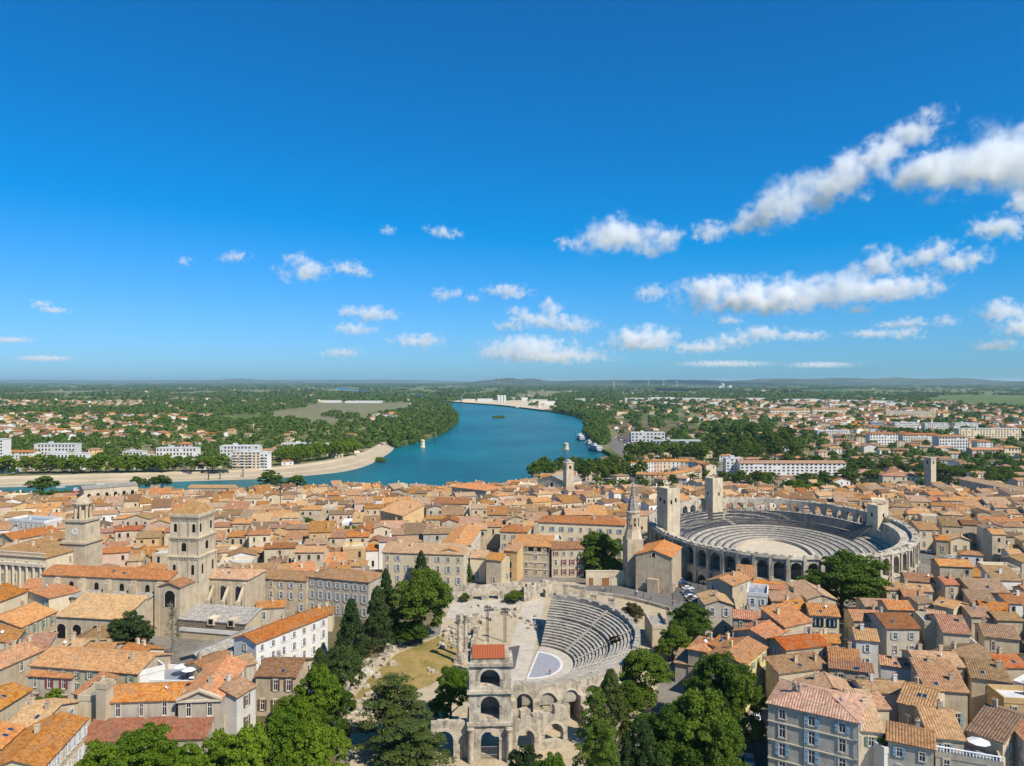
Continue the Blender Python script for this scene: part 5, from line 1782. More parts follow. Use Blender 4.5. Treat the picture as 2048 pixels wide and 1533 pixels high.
 ('RR', 1360, 140, 1458, 141, 11, 8, 'gable', 'r', 's', 'stone house with blue shutters under a red brown roof', dict(shut='shutter_blue', wprob=1)),
 ('RR', 1464, 152, 1556, 155, 10, 8, 'gable', 't', 's', 'small tan roof house beside the blue shuttered stone house', dict(wprob=.4)),
 ('RR', 1564, 195, 1850, 202, 10, 14, 'gable', 'b', 's', 'wide brown roof house with a sunken grey terrace', dict(wprob=.5)),
 ('RR', 1270, 290, 1420, 326, 11, 8, 'gable', 't', 's', 'narrow tan ridge house behind the pinkish roof', dict(wprob=.4)),
 ('RR', 1150, 286, 1262, 276, 11, 6, 'gable', 'b', 's', 'short brown roof house with a stepped gable', dict(wprob=.4)),
 ('RR', 925, 330, 1110, 336, 12, 8, 'gable', 'o', 's', 'orange roof house above the bright red orange roof', dict(wprob=.4)),
 ('RR', 1560, 385, 1730, 390, 10, 9, 'gable', 't', 's', 'grey tan roof house with a green tarpaulin terrace', dict(wprob=.4)),
 ('RR', 1760, 412, 1950, 416, 10, 7, 'gable', 't', 's', 'grey tan roof house with white terrace furniture at the edge', dict(wprob=.4)),
 ('RR', 1660, 535, 1925, 562, 10, 10, 'gable', 'b', 's', 'brown striped roof house over a shaded wall with one window', dict(wprob=.5)),
 ('RR', 1640, 330, 1850, 350, 11, 8, 'gable', 'o', 's', 'orange patched roof house right of the skylight roofs', dict(wprob=.4)),
 ('RR', 1830, 1180, 1980, 1340, 12, 10, 'gable', 'o', 'w', 'white house with pinkish orange roof at the lower picture edge', dict(wprob=.6)),
 ('RR', 1530, 1255, 1800, 1350, 11, 16, 'gable', 'b', 's', 'big brown roof house over a shaded balcony', dict(wprob=.6)),
 ('RR', 1285, 1440, 1800, 1530, 8.5, 7, 'flat', 'z', 'g', 'flat roofed house with a pale balustrade and white parasol', dict(win=True, chim=0)),
 ('RR', 1880, 900, 2050, 950, 9, 9, 'flat', 'z', 'w', 'white walled house with a satellite dish at the picture edge', dict(wprob=.4, chim=0)),
 # beyond the amphitheatre
 ('NR', 1160, 1250, 1310, 1252, 9, 14, 'gable', 't', 'c', 'tan roof house right behind the rim of the amphitheatre', dict(detail=2)),
 ('NR', 1290, 1330, 1385, 1336, 7, 8, 'gable', 'o', 's', 'low orange roof stone house by the lane behind the amphitheatre', dict(detail=2)),
 ('NR', 1400, 1325, 1550, 1330, 7, 9, 'gablef', 't', 'c', 'gabled cream house by the lane behind the amphitheatre', dict(detail=2)),
 ('NR', 1640, 1192, 2050, 1204, 10, 11, 'gable', 'o', 'w', 'long white row house with orange roof behind the amphitheatre', dict(detail=2, shut='shutter_white', wprob=1)),
 ('NR', 1470, 872, 2000, 958, 11, 12, 'gable', 'b', 'g', 'very long grey barracks with brown roof and small dark windows', dict(detail=2, cat='building', wprob=1, bay=4, stor=3, chim=0)),
 ('NR', 880, 838, 1165, 846, 11, 14, 'hip', 'o', 'c', 'large hipped orange roof hall among the trees beyond the amphitheatre', dict(detail=1, cat='building')),
 # left middle: town hall and the houses near it
 ('ML', -120, 1437, 350, 1470, 16, 20, 'hip', 't', 'c', 'ornate town hall with a balustraded tan roof and pediment', dict(cat='building', bay=4.5, stor=3, wprob=1, chim=2, shut='none', winh=1.25, winw=1.3)),
 ('ML', 100, 1330, 455, 1268, 12, 12, 'gable', 'r', 's', 'red roofed hall with small chimneys behind the town hall', dict(detail=2, chim=2)),
 ('ML', 70, 1175, 340, 1195, 12, 9, 'flat', 'z', 'w', 'white flat roofed house with blue windows by the tree row', dict(detail=2, wprob=1)),
 ('ML', 640, 935, 1055, 912, 15, 13, 'gable', 'g', 'o', 'ruined gothic friary church with grey roof and buttressed wall', dict(detail=2, win=False, chim=0, cat='church', name='friary_church', pitch=.2)),
 ('ML', 1440, 930, 1790, 932, 9, 9, 'gable', 't', 's', 'long ochre roofed house by the river with a row of dark openings', dict(detail=2, chim=0, bay=3, wprob=1)),
 ('MM', 1365, 1048, 1630, 1050, 13, 13, 'gable', 'o', 'c', 'classical mansion with a low pediment and orange roof in mid town', dict(detail=2, cat='building', bay=3.5, wprob=1)),
 ('MM', 1500, 925, 1765, 945, 14, 16, 'hip', 'o', 's', 'big hipped orange roof priory standing out over the river', dict(detail=2, cat='building')),
 ('MM', 950, 1105, 1125, 1140, 13, 12, 'shed', 'o', 'y', 'tall ochre house with an orange roof full of skylights', dict(detail=2)),
 ('MR', 195, 870, 420, 890, 11, 20, 'gablef', 'g', 'c', 'baroque church front with pale gable by the river trees', dict(detail=2, win=False, chim=0, cat='church', name='church_nave')),
]
for c, x0, y0, x1, y1, H, D, roof, rm, wm, label, k in HS:
    B(c, x0, y0, x1, y1, H, D, roof, rm, wm, label, **k)
# right wing of the mansion, running back along the lane
house((-17.4, 270.5), (-13.5, 316), 12, 11, 'gable', 'roof_orange', 'wall_cream', 'long cream side wing of the mansion running back along a lane', detail=3, shut='shutter_white', stor=3, bay=3.2, wprob=1, cat='building', name='stone_building')
house((-83.6, 186), (-74.4, 182), 5.5, 22, 'gablef', 'grey_roof_stone', 'wall_grey', 'cloister wing under a grey stone roof with a small gable end', detail=2, win=False, chim=0, cat='building', name='stone_building', pitch=.34)

def on(o, name, mb, mats):
    return mb.obj(name, mats, o)
BY = {o['label']: o for o in HOUSES}
def find(s):
    return [o for l, o in BY.items() if l.startswith(s)][0]
def dims(o):
    wl = [c for c in o.children if c.name.startswith('wall')][0].data
    xs = [v.co.x for v in wl.vertices]; ys = [v.co.y for v in wl.vertices]; zs = [v.co.z for v in wl.vertices]
    return max(xs), max(ys), max(zs)

# cathedral details
o = find('long cathedral nave'); W, D, H = dims(o)
for k in range(5):
    m = MB(); x = W * (.14 + .2 * k); m.box(x - .8, x + .8, -1.7, -.01, -1, 14.6); m.box(x - .8, x + .8, -1.0, -.01, 14.6, 15.4); m.obj('buttress', ['wall_stone'], o)
for k in range(4):
    m = MB(); x = W * (.24 + .2 * k)
    m.face([(x - .7, -.03, 12), (x + .7, -.03, 12), (x + .7, -.03, 13.6)] + [(x + .7 * math.cos(q), -.03, 13.6 + .7 * math.sin(q)) for q in (.5, 1.05, 1.57, 2.1, 2.64)] + [(x - .7, -.03, 13.6)])
    m.obj('window', ['dark_void'], o)
def arch_openings(o, xs, w_, z0, spr, mat='dark_void', name='arch', pointed=False):
    for x in xs:
        m = MB()
        h = w_ / 2
        k = 1.5 if pointed else 1.0
        m.face([(x - h, -.03, z0), (x + h, -.03, z0), (x + h, -.03, spr)] + [(x + h * math.cos(q), -.03, spr + k * h * math.sin(q) ** (.8 if pointed else 1)) for q in (.4, .8, 1.2, 1.57, 1.94, 2.34, 2.74)] + [(x - h, -.03, spr)])
        p = m.obj(name, [mat], o)
        f = MB()
        for sg in (-1, 1):
            f.box(x + sg * (h + .18) - .16, x + sg * (h + .18) + .16, -.16, -.005, z0, spr)
        pts = [(x + (h + .18) * math.cos(q), spr + k * (h + .18) * math.sin(q)) for q in [i * math.pi / 8 for i in range(9)]]
        for a, b in zip(pts, pts[1:]):
            f.face(((a[0], -.16, a[1]), (b[0], -.16, b[1]), (x + (b[0] - x) * 1.16, -.16, spr + (b[1] - spr) * 1.16), (x + (a[0] - x) * 1.16, -.16, spr + (a[1] - spr) * 1.16)))
        f.obj('surround', ['surround'], p)
o = find('broad tan tiled chapter'); W, D, H = dims(o)
arch_openings(o, [W * .08, W * .32, W * .62, W * .88], 2.6, 4.0, 6.6)
o = find('small gabled chapel'); W, D, H = dims(o)
arch_openings(o, [W * .5], 3.4, 8.5, 11.6)
o = find('gothic cathedral choir'); W, D, H = dims(o)
arch_openings(o, [W * .2, W * .5, W * .8], 1.7, 5.5, 10.4, 'glass', 'window', True)
for k in range(4):
    m = MB(); x = W * (.05 + .3 * k); m.box(x - .6, x + .6, -5.0, -3.9, -1, 8.6); m.box(x - .6, x + .6, -1.2, -.01, -1, 13.0)
    m.face([(x - .4, -4.4, 8.4), (x + .4, -4.4, 8.4), (x + .4, -1.1, 12.2), (x - .4, -1.1, 12.2)]); m.face([(x - .4, -4.2, 7.2), (x + .4, -4.2, 7.2), (x + .4, -1.1, 11.2), (x - .4, -1.1, 11.2)])
    for s_ in (-.4, .4):
        m.face([(x + s_, -4.4, 8.4), (x + s_, -1.1, 12.2), (x + s_, -1.1, 11.2), (x + s_, -4.2, 7.2)])
    m.obj('flying_buttress', ['wall_stone'], o)
o = find('cloister wing under a grey stone slab'); W, D, H = dims(o)
m = MB(); m.box(.2, W - .2, -.08, -.01, 3.4, 4.9); m.obj('shutter_band', ['wood_plank'], o)
m = MB(); m.box(.2, W - .2, -.3, -.01, 2.2, 3.3); m.obj('parapet_band', ['wall_white'], o)
for f in (.5, .8):
    m = MB(); x = W * f; m.box(x - 1.1, x + 1.1, -.5, 2.6, 4.6, 6.6); d_ = m.obj('dormer', ['wall_cream'], o)
    m = MB(); m.box(x - .7, x + .7, -.56, -.5, 4.9, 6.3); m.obj('dormer_opening', ['dark_void'], d_)
o = find('ruined gothic friary'); W, D, H = dims(o)
arch_openings(o, [W * (.1 + .16 * k) for k in range(6)], 2.0, 6, 10.5, 'dark_void', 'window', True)
for k in range(7):
    m = MB(); x = W * (.02 + .16 * k); m.box(x - .7, x + .7, -2.4, -.01, -1, 11); m.obj('buttress', ['tower_stone'], o)
o = find('convent pavilion'); W, D, H = dims(o)
m = MB(); m.box(-.3, W + .3, -.4, -.01, 9.0, 9.4)
hh = W / 2 * .42
for sg in (0, 1):
    a, b = ((-.3, 9.35), (W / 2, 9.35 + hh + .1)) if sg == 0 else ((W / 2, 9.35 + hh + .1), (W + .3, 9.35))
    m.face(((a[0], -.45, a[1]), (b[0], -.45, b[1]), (b[0], -.45, b[1] + .5), (a[0], -.45, a[1] + .5)))
    m.face(((a[0], -.45, a[1]), (a[0], .1, a[1]), (b[0], .1, b[1]), (b[0], -.45, b[1])))
    m.face(((a[0], -.45, a[1] + .5), (b[0], -.45, b[1] + .5), (b[0], .1, b[1] + .5), (a[0], .1, a[1] + .5)))
m.obj('pediment', ['surround'], o)
o = find('ornate town hall'); W, D, H = dims(o)
m = MB()
for k in range(int(W / 1.0)):
    m.box(k * 1.0, k * 1.0 + .3, -.25, .05, 16.4, 17.3)
m.box(-.1, W, -.35, .15, 17.3, 17.55); m.box(-.1, W, -.35, .15, 16.1, 16.4)
m.obj('balustrade', ['surround'], o)
for k in range(9):
    x = W * (.06 + k * .11)
    m = MB(); m.lathe([(.45, 5.2), (.4, 12.6), (.6, 13.0)], 10, 0, x, -.5); m.obj('column', ['surround'], o)
m = MB(); m.box(-.2, W + .2, -.9, -.01, 13.0, 14.0); m.box(-.2, W + .2, -.9, -.01, 4.6, 5.2); m.obj('entablature', ['surround'], o)
o = find('bare stone church gable'); W, D, H = dims(o)
arch_openings(o, [W * .5], 1.2, 12.6, 13.4)
m = MB(); m.box(W * .35, W * .65, -1.6, -.01, -1, 5.0); m.obj('porch', ['wall_stone'], o)
o = find('baroque church front'); W, D, H = dims(o)
arch_openings(o, [W * .5], 2.2, 6.5, 9); arch_openings(o, [W * .2, W * .8], 1.4, 2.5, 5)
o = find('plain modern pale stone'); W, D, H = dims(o)
for k in range(5):
    m = MB(); x = W * (.1 + .2 * k); m.box(x - W * .07, x + W * .07, -.05, -.01, 9.6, 11.1); m.obj('loggia_opening', ['dark_void'], o)
for z in (2.6, 5.2, 8.6):
    m = MB(); m.box(-.05, W + .05, -.22, -.01, z, z + .25); m.obj('string_course', ['surround'], o)
o = find('cream house with an open loggia'); W, D, H = dims(o)
for k in range(2):
    m = MB(); x = W * (.28 + .46 * k); m.box(x - W * .18, x + W * .18, -.16, -.11, 9.0, 11.2); m.obj('loggia_opening', ['dark_void'], o)
o = find('large grey stone town house'); W, D, H = dims(o)
for z in (3.6, 7.1, 10.6):
    m = MB(); m.box(-.05, W + .05, -.2, -.01, z, z + .2); m.obj('string_course', ['surround'], o)
m = MB(); m.tube([(W + .05, -.3, 13.6), (W + .05, -.3, -1)], .09, 6); m.tube([(W * .42, -.18, 13.6), (W * .42, -.18, -1)], .08, 6); m.obj('drainpipe', ['metal_grey'], o)

# garden wall with wooden doors along the street behind the theatre
P0, P1 = Vector(ray(1172, 1172, 0)), Vector(ray(1338, 1172, 0))
t = thing('garden_wall', 'long pale garden wall with brown wooden doors along the street', 'wall', (P0.x, P0.y, 0), math.atan2(P1.y - P0.y, P1.x - P0.x))
Wg = (P1 - P0).length
m = MB(); m.box(0, Wg, 0, .8, -1, 5.2); m.box(-.1, Wg + .1, -.12, .92, 5.2, 5.5); m.obj('masonry', ['wall_cream'], t)
for f, w_ in ((.06, 1.6), (.235, 2.6), (.75, 1.8)):
    place('door', shared(('door', 'door_wood'), lambda: door_mesh('door_wood')), t, (Wg * f, -.01, 0.02), 0, (w_, 1, 1.25))
OCC.append((P0.x + Wg / 2, P0.y + .5, 1, 0, Wg / 2, 1.5))
P0, P1 = Vector(ray(1178, 1192, 0)), Vector(ray(1345, 1213, 0))
t = thing('low_wall', 'low stone wall edging the street above the theatre seats', 'wall', (0, 0, 0))
m = MB()
ln = smooth_line([ray(1150, 1188, 0), ray(1190, 1190, 0), ray(1240, 1197, 0), ray(1290, 1208, 0), ray(1340, 1222, 0)], 5)
for a, b in zip(ln, ln[1:]):
    d = (Vector(b) - Vector(a)); nn = Vector((-d.y, d.x)).normalized() * .3
    m.prism([(a[0] - nn.x, a[1] - nn.y), (b[0] - nn.x, b[1] - nn.y), (b[0] + nn.x, b[1] + nn.y), (a[0] + nn.x, a[1] + nn.y)], -1, 1.1)
m.obj('coping', ['old_stone'], t)

# ---------------------------------------------------------------- the rest of the old town: terraces of houses along narrow lanes
def in_poly(x, y, P):
    c = False
    j = len(P) - 1
    for i in range(len(P)):
        if (P[i][1] > y) != (P[j][1] > y) and x < (P[j][0] - P[i][0]) * (y - P[i][1]) / (P[j][1] - P[i][1]) + P[i][0]:
            c = not c
        j = i
    return c
G0 = lambda pts, z=0: [ray(a, b, z) for a, b in pts]
KEEP = [   # open ground
    G0([(640, 1700), (640, 1330), (690, 1220), (760, 1150), (830, 1125), (930, 1165), (1015, 1168), (1335, 1168), (1340, 1300), (1490, 1330), (1530, 1420), (1530, 1700)]),
    G0([(1330, 1225), (1335, 1165), (1345, 1112), (1420, 1110), (1480, 1140), (1470, 1185), (1420, 1225)]),
    G0([(1800, 1112), (1850, 1098), (1930, 1126), (2090, 1165), (2090, 1185), (1920, 1150)]),
    G0([(1480, 1560), (1490, 1480), (1520, 1345), (1545, 1310), (1580, 1310), (1540, 1400), (1532, 1560)]),
    G0([(1325, 1172), (1325, 1320), (1405, 1320), (1445, 1235), (1475, 1205), (1480, 1140)]),
    G0([(1585, 1235), (1620, 1190), (1750, 1190), (1760, 1215), (1700, 1235)]),
    G0([(225, 1300), (330, 1250), (400, 1280), (440, 1310), (330, 1350)]),
    G0([(0, 1500), (480, 1440), (640, 1380), (640, 1600), (0, 1600)]),
]
CLEAR = [(AC.x, AC.y, 0)]            # round clearings for trees and towers (x, y, r)
for px, py, r_ in ((383, 1150, 9), (166, 1110, 8), (1266, 1110, 6), (1137, 962, 8), (1860, 945, 6)):
    X_, Y_ = rayg(px, py, 8); CLEAR.append((X_, Y_, r_))
TOWN_TREES = [  # px, foot, top, half width, material
    (695, 1103, 1052, 33, 'leaf_mid'), (612, 1068, 1033, 24, 'leaf_mid'), (640, 1072, 1045, 18, 'leaf_dark'), (985, 1066, 1028, 22, 'leaf_mid'), (1015, 1060, 1026, 22, 'leaf_mid'), (965, 1070, 1035, 16, 'leaf_dark'),
    (210, 1062, 1038, 18, 'leaf_mid'), (240, 1058, 1037, 16, 'leaf_mid'), (265, 1055, 1036, 14, 'leaf_dark'), (1205, 1152, 1062, 46, 'leaf_mid'),
    (85, 985, 952, 30, 'leaf_mid'), (15, 1012, 985, 20, 'leaf_mid'), (45, 1010, 982, 20, 'leaf_mid'), (75, 1010, 980, 20, 'leaf_mid'), (105, 1010, 980, 20, 'leaf_mid'), (132, 1008, 980, 18, 'leaf_mid'),
    (-10, 1012, 984, 20, 'leaf_mid'), (545, 980, 940, 26, 'leaf_mid'), (592, 982, 950, 20, 'leaf_mid'), (275, 977, 952, 17, 'leaf_mid'), (325, 975, 950, 20, 'leaf_mid'), (300, 976, 957, 12, 'leaf_mid'), (130, 1012, 992, 14, 'leaf_mid'),
    (1250, 1012, 990, 12, 'leaf_mid'), (1140, 985, 968, 12, 'leaf_dark'), (800, 985, 968, 12, 'leaf_mid'), (980, 1000, 985, 10, 'leaf_mid'),
    (1450, 965, 943, 16, 'leaf_mid'), (1480, 968, 940, 20, 'leaf_mid'), (1515, 968, 942, 20, 'leaf_mid'), (1545, 966, 944, 16, 'leaf_mid'), (1590, 1000, 958, 32, 'leaf_mid'), (1640, 998, 962, 22, 'leaf_mid'), (1615, 980, 945, 26, 'leaf_mid'),
    (1650, 975, 942, 24, 'leaf_mid'), (1700, 970, 935, 28, 'leaf_mid'), (1745, 970, 938, 22, 'leaf_mid'), (1880, 975, 945, 24, 'leaf_dark'), (1840, 975, 955, 14, 'leaf_mid'),
    (2030, 1085, 1060, 18, 'leaf_mid'), (2055, 1080, 1062, 20, 'leaf_mid'), (1700, 1012, 1006, 6, 'leaf_dark'), (905, 1085, 1072, 8, 'leaf_dark'),
    (2048, 1200, 1172, 14, 'leaf_mid'), (1682, 1232, 1100, 82, 'leaf_mid'),
]
for px, base, top, hw, m_ in TOWN_TREES:
    X_, Y_ = rayg(px, base)
    CLEAR.append((X_, Y_, hw / FPX * Y_ * .75))

HASH = {}
def hkey(x, y):
    return int(x // 25), int(y // 25)
def hadd(r_):
    HASH.setdefault(hkey(r_[0], r_[1]), []).append(r_)
for r_ in OCC:
    # long buildings go in as several squares
    n = max(1, int(max(r_[4], r_[5]) / 10))
    if r_[4] >= r_[5]:
        for i in range(n):
            f = (i + .5) / n * 2 - 1
            hadd((r_[0] + r_[2] * r_[4] * f, r_[1] + r_[3] * r_[4] * f, r_[2], r_[3], r_[4] / n, r_[5]))
    else:
        for i in range(n):
            f = (i + .5) / n * 2 - 1
            hadd((r_[0] - r_[3] * r_[5] * f, r_[1] + r_[2] * r_[5] * f, r_[2], r_[3], r_[4], r_[5] / n))
def free(r_):
    kx, ky = hkey(r_[0], r_[1])
    for i in (-2, -1, 0, 1, 2):
        for j in (-2, -1, 0, 1, 2):
            for q in HASH.get((kx + i, ky + j), ()):
                if rect_hit(r_, q):
                    return False
    pts = [(r_[0] + r_[2] * a * r_[4] - r_[3] * b * r_[5], r_[1] + r_[3] * a * r_[4] + r_[2] * b * r_[5]) for a, b in ((0, 0), (1, 1), (1, -1), (-1, 1), (-1, -1))]
    for x, y in pts:
        for P in KEEP:
            if in_poly(x, y, P):
                return False
        for cx, cy_, rr_ in CLEAR:
            if (x - cx) ** 2 + (y - cy_) ** 2 < rr_ * rr_:
                return False
        dx, dy = x - AC.x, y - AC.y
        u = dx * math.cos(A_ANG) + dy * math.sin(A_ANG); v = -dx * math.sin(A_ANG) + dy * math.cos(A_ANG)
        if (u / (AA + 7)) ** 2 + (v / (AB + 7)) ** 2 < 1:
            return False
        if y > (shore_y(x) - 14 if x < 55 else 548):
            return False
    return True

def town_fill():
    rr = random.Random(21)
    seeds = [(rr.uniform(-420, 480), rr.uniform(150, 640), R(rr.choice((-24, -14, -6, 4, 12, 20, 30)))) for _ in range(26)]
    out = []
    for si, (sx, sy, th) in enumerate(seeds):
        u = Vector((math.cos(th), math.sin(th))); n = Vector((-u.y, u.x))
        v = -150.0
        row = 0
        while v < 150:
            D = rr.uniform(7.2, 10.5)
            s_ = -150.0 + rr.uniform(0, 8)
            while s_ < 150:
                W = rr.uniform(5.0, 12.0)
                c = Vector((sx, sy)) + u * (s_ + W / 2) + n * (v + D / 2)
                ok = abs(c.x) < c.y * .76 + 14 and c.y > 130 and min(range(len(seeds)), key=lambda k: (seeds[k][0] - c.x) ** 2 + (seeds[k][1] - c.y) ** 2) == si
                if ok and c.y < 238 and c.x < 40:
                    ok = c.x < -45 and W < 9 and c.y > 140
                if ok and rr.random() < .94:
                    d = D * rr.uniform(.85, 1.0)
                    r_ = (c.x, c.y, u.x, u.y, W / 2 - .05, d / 2 - .05)
                    if free(r_):
                        hadd(r_)
                        out.append((c, u, n, W, d))
                    else:   # a smaller house may still fit
                        r2 = (c.x, c.y, u.x, u.y, W * .33, d * .36)
                        if W > 7.5 and free(r2):
                            hadd(r2)
                            out.append((c, u, n, W * .66, d * .72))
                s_ += W
            row += 1
            v += D + (0.15 if row % 2 else rr.uniform(2.6, 4.6))
    return out
PLAN = town_fill()
PLAN.sort(key=lambda q: q[0].length)
RN = {'roof_orange': 'orange', 'roof_tan': 'tan', 'roof_brown': 'brown', 'roof_pink': 'pinkish', 'roof_red': 'red'}
WN = {'wall_stone': 'stone', 'wall_cream': 'cream', 'wall_grey': 'grey', 'wall_white': 'white', 'wall_ochre': 'ochre', 'wall_pink': 'pink'}
KN = {'gable': 'gabled', 'gablef': 'end-on', 'hip': 'hipped', 'shed': 'lean roofed', 'flat': 'flat topped'}
def district(x, y):
    if y < 240 and x > 0:
        return 'in the crowded quarter right of the theatre'
    if y < 238:
        return 'among the convent and cathedral roofs'
    if x > 60:
        return 'beyond the amphitheatre' if y > 350 else 'beside the amphitheatre'
    if x > -40:
        return 'between the school and the river' if y > 330 else 'near the steeple'
    if x > -130:
        return 'between the bell tower and the river' if y > 320 else 'just behind the bell tower'
    return 'around the clock tower' if y < 380 else 'by the friary church'
def choose(rr, table):
    t = rr.random() * sum(w_ for _, w_ in table)
    for v, w_ in table:
        t -= w_
        if t <= 0:
            return v
    return table[0][0]
N_SOLO = 230
rr = random.Random(99)
STUFFH = {}
for i, (c, u, n, W, D) in enumerate(PLAN):
    H = rr.uniform(6.2, 13.0) if c.y > 245 else rr.uniform(8.0, 11.0)
    if c.y < 238 and c.x < 40:
        H = rr.uniform(5.0, 7.2)
    if c.y > 470 or (c.y > 420 and c.x < -150):
        H = rr.uniform(5.0, 9.5)
    kind = choose(rr, (('gable', .60), ('gablef', .13), ('hip', .07), ('shed', .15), ('flat', .05)))
    a_ = R(rr.uniform(-5, 5)); u = Vector((u.x * math.cos(a_) - u.y * math.sin(a_), u.x * math.sin(a_) + u.y * math.cos(a_))); n = Vector((-u.y, u.x))
    rm = choose(rr, (('roof_orange', .40), ('roof_tan', .28), ('roof_brown', .14), ('roof_pink', .11), ('roof_red', .07)))
    wm = choose(rr, (('wall_stone', .34), ('wall_cream', .32), ('wall_white', .12), ('wall_grey', .08), ('wall_ochre', .07), ('wall_pink', .07)))
    pitch = rr.uniform(.26, .36)
    P0 = c - u * W / 2 - n * D / 2
    P1 = P0 + u * W
    if i < N_SOLO:
        lab = f'{WN[wm]} walled {KN[kind]} house with {RN[rm]} tiles {district(c.x, c.y)}'
        house(P0, P1, H, D, kind, rm, wm, lab, pitch=pitch, detail=2 if c.length < 260 else 1, chim=rr.choice((0, 1, 1, 2)), seed=i, bay=3.2, wprob=.7, group=f'{RN[rm]} roofed old town houses {district(c.x, c.y)}')
    else:
        z = gz(c.x, c.y)
        ang = math.atan2(u.y, u.x)
        ca, sa = u.x, u.y
        def T(p, P0=P0, ca=ca, sa=sa, z=z):
            return (P0.x + p[0] * ca - p[1] * sa, P0.y + p[0] * sa + p[1] * ca, z + p[2])
        for key, src in ((wm, wall_mesh(W, D, H, kind, pitch)), (rm + '_' + str(i * 7 % 4), roof_mesh(W, D, H, kind, pitch, 0.0, .3))):
            mb = STUFFH.setdefault(key, MB())
            mb.T = T
            k = 0
            for f in src.f:
                mb.face([src.v[q] for q in f], 0, [src.uv[q] for q in f])
        mb = STUFFH.setdefault('glass', MB()); mb.T = T
        ns, nb = max(1, int(H / 3.4)), max(1, int(W / 3.2))
        for a in range(ns):
            for b in range(nb):
                if rr.random() < .7:
                    x, zz = W * (b + .5) / nb, H / ns * (a + .3)
                    mb.box(x - .45, x + .45, -.05, .02, zz, zz + 1.5)
        if rr.random() < .7:
            mb = STUFFH.setdefault(wm, MB()); mb.T = T
            x, y_ = W * rr.uniform(.15, .85), D * rr.uniform(.35, .65)
            zt = H + (D / 2) * pitch
            mb.box(x - .4, x + .4, y_ - .3, y_ + .3, H, zt + 1.0)
# the far houses past the first few hundred: one mass
allm = MB()
mats = []
for key in sorted(STUFFH):
    mb = STUFFH[key]
    mname = key
    if mname not in mats:
        mats.append(mname)
    mi = mats.index(mname)
    off = len(allm.v)
    allm.v.extend(mb.v); allm.uv.extend(mb.uv)
    allm.f.extend([tuple(q + off for q in f) for f in mb.f]); allm.m.extend([mi] * len(mb.f))
if allm.f:
    tag(allm.obj('far_town_houses', mats), 'dense mass of small tiled houses filling the old town down to the river', 'houses', kind='stuff')
print('PLAN', len(PLAN), 'HOUSES', len(HOUSES))

